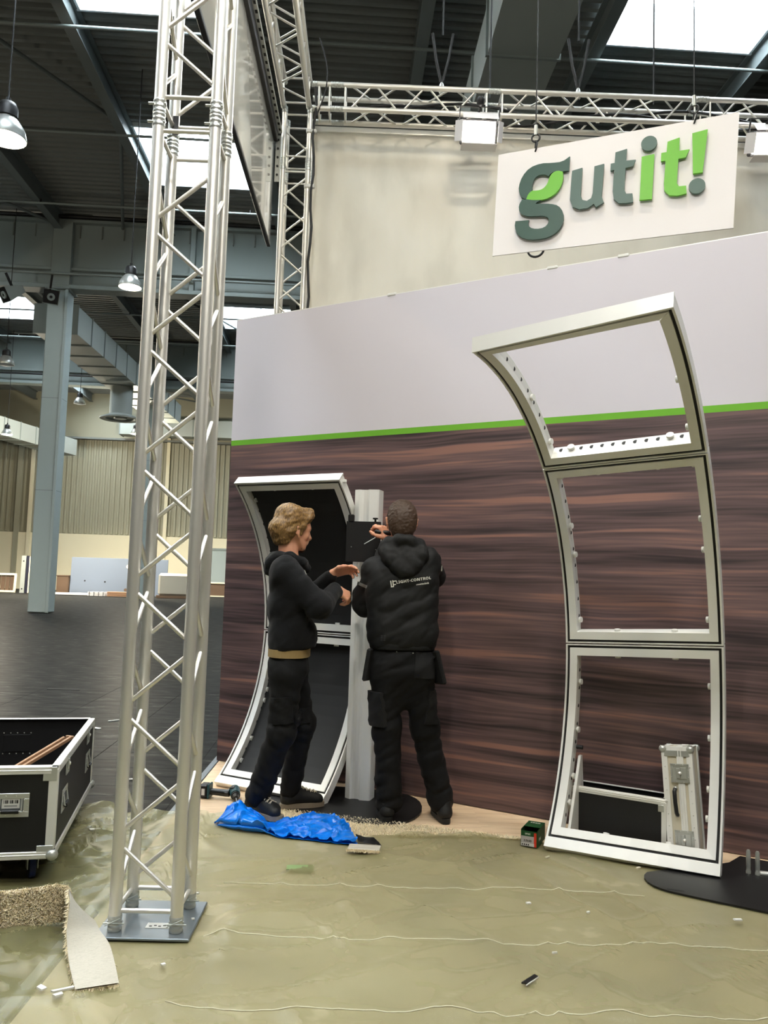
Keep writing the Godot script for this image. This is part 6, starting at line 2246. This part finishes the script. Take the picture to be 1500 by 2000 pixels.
func build_dark_man() -> void:
	var P := thing("person", "man seen from behind in a black hooded jacket with white lettering, working at the post", "person")
	var U := Vector3.UP
	var O := Vector3(0.186, 1.775, -4.985)
	var HF := Vector3(-0.10, -0.22, -1.0).normalized()
	var HU := (U - HF * U.dot(HF)).normalized()
	var HRt := HF.cross(HU).normalized()
	var shL := Vector3(0.035, 1.475, -4.95)
	var shR := Vector3(0.355, 1.535, -4.95)
	var elL := Vector3(-0.015, 1.285, -5.07)
	var wrL := Vector3(0.10, 1.63, -5.12)
	var elR := Vector3(0.405, 1.455, -5.16)
	var wrR := Vector3(0.20, 1.60, -5.24)
	var hipL := Vector3(0.115, 0.93, -4.93)
	var hipR := Vector3(0.305, 0.93, -4.93)
	var knL := Vector3(0.135, 0.54, -4.96)
	var anL := Vector3(0.165, 0.11, -4.99)
	var knR := Vector3(0.36, 0.55, -4.99)
	var anR := Vector3(0.475, 0.11, -5.03)
	var mb := MB.new()
	var b := SDF.new()
	b.k = 0.05
	b.cap(hipL, hipR, 0.07)
	b.cap(Vector3(0.21, 0.97, -4.93), Vector3(0.195, 1.42, -4.95), 0.07, 0.09)
	b.cap(shL + Vector3(0.03, 0, 0), shR - Vector3(0.03, 0, 0), 0.055)
	for a in [[shL, elL, 0.045, 0.038], [elL, wrL, 0.036, 0.028], [shR, elR, 0.045, 0.038], [elR, wrR, 0.036, 0.028], [hipL, knL, 0.07, 0.05], [knL, anL, 0.05, 0.036], [hipR, knR, 0.07, 0.05], [knR, anR, 0.05, 0.036]]:
		b.cap(a[0], a[1], a[2], a[3])
	b.build(mb, 0.02)
	var h := SDF.new()
	head_field(h, O, HF, HU)
	h.cap(O - HU * 0.07 - HF * 0.03, Vector3(0.195, 1.50, -4.94), 0.058, 0.064)
	h.build(mb, 0.005)
	var er := SDF.new()
	ears(er, O, HF, HU)
	er.build(mb, 0.003)
	var hl := SDF.new()
	hand_field(hl, Vector3(0.112, 1.665, -5.11), Vector3(-0.35, 0.75, -0.1), Vector3(-0.6, -0.3, -0.6), Vector3(-0.5, -0.1, 0.8), [0.9, 0.95, 1.0, 1.0], 0.6)
	hl.cap(wrL - U * 0.05, Vector3(0.112, 1.675, -5.11), 0.028, 0.025)
	hl.build(mb, 0.0035)
	var hr := SDF.new()
	hand_field(hr, wrR + Vector3(-0.01, 0.01, 0), Vector3(-0.8, 0.3, -0.3), Vector3(-0.2, -0.4, -0.8), Vector3(-0.2, 0.9, 0.2), [0.7, 0.75, 0.8, 0.85], 0.5)
	hr.cap(wrR + (elR - wrR).normalized() * 0.05, wrR, 0.027, 0.024)
	hr.build(mb, 0.0035)
	obj("body", mb, M.skin, P)
	face_bits(P, O, HF, HU)
	# short dark hair
	var hs := SDF.new()
	hs.k = 0.03
	hs.noise = noise(202, 1.0, 3)
	hs.amp = 0.005
	hs.nsc = Vector3(60, 60, 60)
	var q := func(x: float, y: float, z: float) -> Vector3: return O + HRt * x + HU * y + HF * z
	hs.cap(q.call(0, 0.042, -0.028), q.call(0, 0.042, 0.025), 0.0875, 0.080)
	hs.cap(q.call(-0.012, 0.0, -0.05), q.call(0.012, 0.0, -0.05), 0.072)
	hs.cap(q.call(-0.022, -0.045, -0.055), q.call(0.022, -0.045, -0.055), 0.052, 0.052)
	hs.cap(q.call(-0.018, -0.08, -0.05), q.call(0.018, -0.08, -0.05), 0.043)
	for e in [-1.0, 1.0]:
		hs.cap(q.call(e * 0.066, 0.03, 0.02), q.call(e * 0.068, -0.005, 0.02), 0.015, 0.008)
		hs.cap(q.call(e * 0.05, 0.0, -0.05), q.call(e * 0.05, -0.04, -0.045), 0.027, 0.022)
	hs.cut.append([q.call(0, 0.055, 0.078), (HF - HU * 0.15).normalized()])
	var hm := MB.new()
	hs.build(hm, 0.005)
	obj("hair", hm, M.hair_dark, P)
	# jacket
	var s := SDF.new()
	s.k = 0.06
	s.noise = cloth_noise(231)
	s.amp = 0.009
	s.nsc = Vector3(3.5, 8.0, 3.5)
	s.turn = Basis(Vector3.BACK, -0.65)
	s.cap(Vector3(0.065, 1.485, -4.93), Vector3(0.335, 1.545, -4.93), 0.078)
	s.cap(Vector3(0.085, 1.40, -4.925), Vector3(0.315, 1.43, -4.925), 0.112)
	s.cap(Vector3(0.105, 1.27, -4.925), Vector3(0.305, 1.28, -4.925), 0.118)
	s.cap(Vector3(0.115, 1.16, -4.925), Vector3(0.305, 1.16, -4.925), 0.115)
	s.cap(Vector3(0.12, 1.085, -4.925), Vector3(0.30, 1.075, -4.925), 0.12)
	for a in [[shL, elL, 0.074, 0.07], [elL, wrL, 0.068, 0.05], [shR, elR, 0.074, 0.068], [elR, wrR, 0.066, 0.05]]:
		s.cap(a[0], a[1], a[2], a[3])
	s.cap(elL + Vector3(-0.01, -0.02, 0.02), elL + Vector3(-0.005, 0.04, 0.03), 0.064)
	s.cut.append([Vector3(0.2, 1.025, 0), Vector3(0, -1, 0)])
	var sm := MB.new()
	s.build(sm, 0.0095)
	var ja := obj("jacket", sm, M.black_softshell, P)
	var hd := SDF.new()
	hd.k = 0.035
	hd.noise = cloth_noise(232)
	hd.amp = 0.006
	hd.nsc = Vector3(9, 9, 9)
	var ring := [Vector3(0.10, 1.565, -5.02), Vector3(0.085, 1.60, -4.96), Vector3(0.11, 1.635, -4.885), Vector3(0.175, 1.655, -4.855), Vector3(0.235, 1.655, -4.86), Vector3(0.285, 1.63, -4.90), Vector3(0.305, 1.61, -4.97), Vector3(0.28, 1.575, -5.03)]
	for i in ring.size() - 1: hd.cap(ring[i], ring[i + 1], 0.034)
	hd.cap(Vector3(0.10, 1.595, -4.88), Vector3(0.29, 1.61, -4.88), 0.05)
	hd.cap(Vector3(0.115, 1.55, -4.85), Vector3(0.305, 1.565, -4.85), 0.05)
	hd.cap(Vector3(0.155, 1.50, -4.83), Vector3(0.275, 1.51, -4.83), 0.042)
	hd.cap(Vector3(0.195, 1.465, -4.82), Vector3(0.24, 1.47, -4.82), 0.034)
	var hdm := MB.new()
	hd.build(hdm, 0.008)
	obj("hood", hdm, M.black_softshell, ja)
	# hem band
	var hb := SDF.new()
	hb.k = 0.02
	hb.noise = cloth_noise(233)
	hb.amp = 0.006
	hb.nsc = Vector3(9, 14, 9)
	hb.cap(Vector3(0.125, 1.04, -4.925), Vector3(0.295, 1.035, -4.925), 0.112)
	hb.cut.append([Vector3(0, 1.062, 0), Vector3.UP])
	hb.cut.append([Vector3(0, 1.012, 0), Vector3.DOWN])
	var hbm := MB.new()
	hb.build(hbm, 0.009)
	obj("hem_band", hbm, M.black_softshell, ja)
	# prints
	var pr := Vector3(0.985, 0.165, 0).normalized()
	var pu := Vector3(-0.165, 0.985, 0).normalized()
	printed(ja, s, "LIGHT-CONTROL", Vector3(0.262, 1.424, -4.70), pr, pu, 0.205, 0.016, M.logo_white, "lettering")
	printed(ja, s, "eventtechnik", Vector3(0.315, 1.404, -4.70), pr, pu, 0.075, 0.010, M.logo_white, "lettering")
	for k in [[0.130, 0.0], [0.142, 0.014]]:
		patch_on(ja, s, Vector3(k[0], 1.398 + k[1] * 0.2, -4.70), pr, pu, 0.006, 0.036, 0.0022, M.logo_white, "logo_bar")
		patch_on(ja, s, Vector3(k[0] + 0.008, 1.381 + k[1] * 0.9, -4.70), pr, pu, 0.018, 0.0055, 0.0022, M.logo_white, "logo_bar")
	patch_on(ja, s, Vector3(0.150, 1.414, -4.70), pr, pu, 0.022, 0.0055, 0.0022, M.logo_white, "logo_bar")
	printed(ja, s, "Jager", Vector3(0.075, 1.472, -4.72), pr, pu, 0.036, 0.014, M.logo_faint, "lettering")
	for k in 6: patch_on(ja, s, Vector3(0.085 + 0.016 * (k % 2), 1.095 - 0.012 * (k / 2), -4.70), Vector3.RIGHT, Vector3.UP, 0.012, 0.008, 0.002, M.logo_faint, "hem_mark")
	patch_on(ja, s, Vector3(-0.04, 1.385, -4.80), Vector3(0.93, -0.36, 0), Vector3(0.36, 0.93, 0), 0.062, 0.018, 0.002, M.reflective, "reflective_band")
	patch_on(ja, s, Vector3(0.50, 1.50, -4.98), Vector3(0.45, 0, -0.89), Vector3.UP, 0.03, 0.035, 0.002, M.logo_white, "reflective_patch")
	# trousers
	var tr := SDF.new()
	tr.k = 0.045
	tr.noise = cloth_noise(241)
	tr.amp = 0.010
	tr.nsc = Vector3(3.2, 9.5, 3.2)
	tr.turn = Basis(Vector3.BACK, -0.5)
	tr.cap(Vector3(0.12, 0.985, -4.93), Vector3(0.30, 0.985, -4.93), 0.098)
	tr.cap(Vector3(0.13, 1.06, -4.93), Vector3(0.29, 1.06, -4.93), 0.088)
	tr.cap(Vector3(0.11, 0.90, -4.92), Vector3(0.31, 0.90, -4.92), 0.105)
	tr.cap(Vector3(0.21, 0.84, -4.93), Vector3(0.222, 0.72, -4.94), 0.085, 0.06)
	for a in [[hipL + Vector3(0.005, -0.08, 0), knL, 0.10, 0.085], [knL, anL, 0.082, 0.082], [hipR + Vector3(0.005, -0.08, 0), knR, 0.10, 0.086], [knR, anR, 0.083, 0.08]]:
		tr.cap(a[0], a[1], a[2], a[3])
	tr.cut.append([Vector3(0, 1.05, 0), Vector3.UP])
	tr.cut.append([Vector3(0, 0.055, 0), Vector3.DOWN])
	var tm := MB.new()
	tr.build(tm, 0.0105)
	var to := obj("trousers", tm, M.black_workwear, P)
	patch_on(to, tr, Vector3(0.345, 0.93, -4.72), Vector3(1, -0.05, 0).normalized(), Vector3(0.05, 1, 0).normalized(), 0.12, 0.15, 0.006, M.pocket_cloth, "back_pocket")
	patch_on(to, tr, Vector3(-0.02, 0.665, -4.83), Vector3(0.6, 0, 0.8), U, 0.13, 0.20, 0.022, M.pocket_cloth, "cargo_pocket")
	patch_on(to, tr, Vector3(0.47, 0.68, -4.83), Vector3(0.7, 0, -0.7), U, 0.08, 0.2, 0.008, M.pocket_cloth, "cargo_pocket")
	bx("holster_pocket", Vector3(0.022, 0.92, -4.90), Vector3(0.024, 0.19, 0.14), M.pocket_cloth, to, 0.008, Basis(Vector3.BACK, -0.14) * Basis(Vector3.UP, -0.35))
	bx("holster_pocket", Vector3(0.418, 0.915, -4.90), Vector3(0.024, 0.20, 0.14), M.pocket_cloth, to, 0.008, Basis(Vector3.BACK, 0.26) * Basis(Vector3.UP, 0.35))
	for r in [[0.175, 1.005], [0.27, 1.0], [0.315, 0.985]]:
		var st := MB.new()
		st.ball(onto(tr, Vector3(r[0], r[1], -4.75), Vector3(0, 0, -1), 0.001), 0.0042, 8)
		obj("rivet", st, M.zinc, to)
	shoe(P, Vector3(0.155, 0.0, -4.90), Vector3(0.125, 0.0, -5.19), false, 0.014)
	shoe(P, Vector3(0.50, 0.0, -4.93), Vector3(0.46, 0.0, -5.22), false, 0.004)
	# screwdriver in his hand
	var d := thing("screwdriver", "black-handled screwdriver held in the raised left hand of the dark-haired man", "screwdriver", Transform3D(Basis(Vector3.BACK, 0.25), Vector3(0.078, 1.712, -5.10)))
	var dm := MB.new()
	dm.lathe([[0.0, -0.05], [0.012, -0.05], [0.017, -0.03], [0.0145, 0.0], [0.017, 0.03], [0.011, 0.05], [0.0, 0.055]], 14, Transform3D(Basis(Vector3.BACK, PI / 2 - 0.35)))
	obj("handle", dm, M.black_plastic, d)
	var bl := MB.new()
	bl.tube(Vector3(-0.05, -0.02, 0), Vector3(-0.13, -0.045, 0), 0.003, 0.003, 8)
	obj("blade", bl, M.zinc, d)

# ================================================================ small things on the floor
func build_small_things() -> void:
	# cordless drill, lying on its side
	var t := thing("cordless_drill", "teal and black cordless drill lying on the laminate beside the blue bag", "cordless drill", Transform3D(Basis(Vector3.UP, deg_to_rad(-8)), Vector3(-0.94, 0.0, -5.37)))
	bx("battery", Vector3(-0.062, 0.048, 0.0), Vector3(0.058, 0.085, 0.075), M.black_plastic, t, 0.01)
	bx("battery_band", Vector3(-0.03, 0.048, 0.0), Vector3(0.014, 0.09, 0.08), M.teal_plastic, t, 0.004)
	bx("battery_label", Vector3(-0.062, 0.045, 0.0385), Vector3(0.02, 0.04, 0.001), M.sticker, t)
	var g := MB.new()
	g.sweep([Vector3(-0.03, 0.042, 0), Vector3(0.02, 0.040, 0), Vector3(0.075, 0.038, 0), Vector3(0.10, 0.04, 0)], 0.021, 12, 0.024)
	obj("grip", g, M.black_plastic, t)
	var b := MB.new()
	var ax := Vector3(0.35, -0.05, 0.93).normalized()
	var c := Vector3(0.135, 0.045, 0.0)
	b.tube(c - ax * 0.045, c + ax * 0.055, 0.035, 0.031, 16)
	b.ball(c - ax * 0.045, 0.035, 12)
	obj("motor_housing", b, M.teal_plastic, t)
	bx("vent_panel", c + Vector3(-0.015, 0.03, -0.005), Vector3(0.025, 0.012, 0.05), M.black_plastic, t, 0.003)
	var k := MB.new()
	k.tube(c + ax * 0.055, c + ax * 0.075, 0.026, 0.026, 14)
	k.tube(c + ax * 0.075, c + ax * 0.12, 0.022, 0.016, 14)
	obj("chuck", k, M.black_metal, t)
	rod("bit", c + ax * 0.12, c + ax * 0.165, 0.004, M.zinc, t, 6)
	bx("trigger", Vector3(0.085, 0.04, 0.022), Vector3(0.025, 0.018, 0.014), M.black_plastic, t, 0.003)

	# carton of screws
	var X := Vector3(0.64, 0, 0.77)
	var sa := deg_to_rad(25)
	var bs := Basis(Vector3(cos(sa), 0, sin(sa)), Vector3.UP, Vector3(-sin(sa), 0, cos(sa)))
	var s := thing("screw_carton", "small open green carton of screws with grey label beside the tall frame", "carton", Transform3D(Basis(Vector3(0.905, 0, 0.425), Vector3.UP, Vector3(-0.425, 0, 0.905)), Vector3(0.945, 0.012, -4.615)))
	var w := 0.09
	var h := 0.088
	var d := 0.17
	bx("bottom", Vector3(0, 0.002, 0), Vector3(w, 0.003, d), M.box_green, s)
	bx("side", Vector3(w / 2, h / 2, 0), Vector3(0.002, h, d), M.box_green, s)
	bx("side", Vector3(-w / 2, h / 2, 0), Vector3(0.002, h, d), M.box_green, s)
	bx("back", Vector3(0, h / 2, -d / 2), Vector3(w, h, 0.002), M.box_green, s)
	bx("front", Vector3(0, h * 0.46, d / 2), Vector3(w, h * 0.92, 0.002), M.box_green, s)
	bx("lid", Vector3(0, h, -0.03), Vector3(w, 0.002, d - 0.06), M.box_green, s)
	bx("contents", Vector3(0, 0.012, 0), Vector3(w - 0.006, 0.016, d - 0.006), M.box_inside, s)
	bx("label", Vector3(-0.008, 0.028, d / 2 + 0.0014), Vector3(w - 0.018, 0.052, 0.0006), M.box_grey, s)
	bx("label_base", Vector3(-0.008, 0.010, d / 2 + 0.0018), Vector3(w - 0.018, 0.016, 0.0006), M.sticker, s)
	bx("red_stripe", Vector3(w / 2 - 0.012, 0.038, d / 2 + 0.0018), Vector3(0.014, 0.074, 0.0006), M.box_red, s)
	for i in 4: bx("bar_mark", Vector3(-0.036 + 0.011 * i, 0.010, d / 2 + 0.0024), Vector3(0.006, 0.008, 0.0004), M.print_black, s)
	flat_text(s, "SPAX", Transform3D(Basis(Vector3.RIGHT, -PI / 2), Vector3(0, h + 0.0012, -0.055)), 0.055, 0.014, M.logo_white)
	flat_text(s, "SPAX", Transform3D(Basis(), Vector3(-0.008, 0.066, d / 2 + 0.0014)), 0.03, 0.009, M.logo_white)
	flat_text(s, "3,0x40", Transform3D(Basis(), Vector3(-0.008, 0.030, d / 2 + 0.002)), 0.042, 0.013, M.print_black)
	flat_text(s, "SPAX", Transform3D(Basis(Vector3(0, 0, -1), Vector3.UP, Vector3(1, 0, 0)), Vector3(w / 2 + 0.0014, 0.035, 0.035)), 0.04, 0.016, M.logo_white)

	# chips and shreds on the sheet and the tiles
	rng.seed = 21
	var bits := [
		[0.616, -3.02, 0.085, 0.02, "black_plastic", "dark flat stick with a pale edge lying on the sheet in front"],
		[1.615, -3.59, 0.035, 0.018, "white_plastic", "white foam chip near the right edge of the sheet"],
		[0.746, -3.715, 0.02, 0.016, "white_plastic", "tiny white chip in the middle of the sheet"],
		[0.987, -3.632, 0.014, 0.01, "white_plastic", "tiny white chip right of the middle of the sheet"],
		[1.39, -4.20, 0.026, 0.014, "pale_trim", "cream chip at the tip of the slotted foot plate"],
		[0.753, -3.237, 0.02, 0.008, "white_plastic", "thin white shred on the front of the sheet"],
		[-0.691, -3.069, 0.016, 0.014, "white_plastic", "white chip right of the carpet strip"],
		[-1.051, -2.885, 0.035, 0.022, "white_plastic", "white chip at the left of the carpet strip end"],
		[-0.977, -2.877, 0.075, 0.012, "white_plastic", "long white shred by the carpet strip end"],
		[-0.98, -2.842, 0.03, 0.018, "white_plastic", "three-cornered white chip in front of the carpet strip"],
		[-0.706, -3.732, 0.012, 0.012, "white_plastic", "tiny white chip behind the tower foot plate"],
		[-0.669, -3.464, 0.012, 0.01, "white_plastic", "tiny white chip right of the tower foot plate"],
		[-1.437, -4.59, 0.06, 0.016, "satin_silver", "grey metal offcut on the sheet by the open case"],
		[0.962, -4.328, 0.03, 0.01, "sheet_crease", "pale shred in front of the screw carton"],
	]
	for b2 in bits:
		var o := thing("debris_chip", b2[5], "chip", Transform3D(Basis(Vector3.UP, rng.randf_range(-0.6, 0.9)), Vector3(b2[0], 0.026, b2[1])), "chips on the plastic sheet")
		var m := MB.new()
		var pl := PackedVector2Array([Vector2(-b2[2] / 2, -b2[3] / 2), Vector2(b2[2] / 2, -b2[3] * 0.35), Vector2(b2[2] * 0.46, b2[3] / 2), Vector2(-b2[2] * 0.4, b2[3] * 0.4)])
		m.prism(pl, 0.0, 0.006, Transform3D(Basis(Vector3.RIGHT, Vector3(0, 0, 1), Vector3.UP), Vector3.ZERO))
		obj("flake", m, M[b2[4]], o)
		if b2[4] == "black_plastic": bx("pale_edge", Vector3(0, 0.001, b2[3] / 2), Vector3(b2[2], 0.004, 0.003), M.white_plastic, o)
	var tiles := [[-2.425, -7.64, 0.07, 0.03, "white chip on the dark tiles behind the open case"], [-2.398, -8.05, 0.12, 0.012, "white splinter on the dark tiles behind the open case"], [-1.586, -5.84, 0.055, 0.012, "short white rod on the dark tiles, seen through the tower"], [-2.85, -7.9, 0.03, 0.02, "small white crumb on the dark tiles by the case corner"]]
	for b3 in tiles:
		var o := thing("debris_chip", b3[4], "chip", Transform3D(Basis(Vector3.UP, rng.randf_range(-0.6, 0.9)), Vector3(b3[0], -0.014, b3[1])), "chips on the hall tiles")
		bx("flake", Vector3(0, 0.004, 0), Vector3(b3[2], 0.008, b3[3]), M.white_plastic, o, 0.002)
	var st := thing("floor_strip", "thin black strip lying on the dark tiles, left of the truss tower", "strip", Transform3D(Basis(Vector3.UP, 0.03), Vector3(-3.6, -0.015, -10.0)))
	bx("strip", Vector3(0, 0.003, 0), Vector3(0.38, 0.006, 0.03), M.black_gap, st)
	# bottle behind the post
	var bt := thing("spray_can", "black can with a white band lying behind the aluminium post", "can", Transform3D(Basis(Vector3.UP, 0.5), Vector3(0.165, 0.06, -5.44)))
	var cm := MB.new()
	cm.tube(Vector3(-0.07, 0, 0), Vector3(0.03, 0, 0), 0.03, 0.03, 16)
	obj("body", cm, M.black_plastic, bt)
	var cb := MB.new()
	cb.tube(Vector3(0.012, 0, 0), Vector3(0.026, 0, 0), 0.0308, 0.0308, 16)
	obj("band", cb, M.logo_white, bt)
	bx("prop", Vector3(-0.02, -0.037, 0), Vector3(0.05, 0.018, 0.04), M.black_plastic, bt, 0.004)

func flat_text(parent: Node3D, text: String, xf: Transform3D, w: float, h: float, m: Material) -> void:
	var tm := TextMesh.new()
	var fo := SystemFont.new()
	fo.font_names = PackedStringArray(["Droid Sans"])
	fo.font_weight = 700
	tm.font = fo
	tm.text = text
	tm.font_size = 32
	tm.depth = 0.02
	var bb := tm.get_aabb()
	mi("lettering", tm, m, parent, xf * Transform3D(Basis().scaled(Vector3(w / bb.size.x, h / bb.size.y, 0.02)), Vector3.ZERO).translated_local(-bb.get_center()))
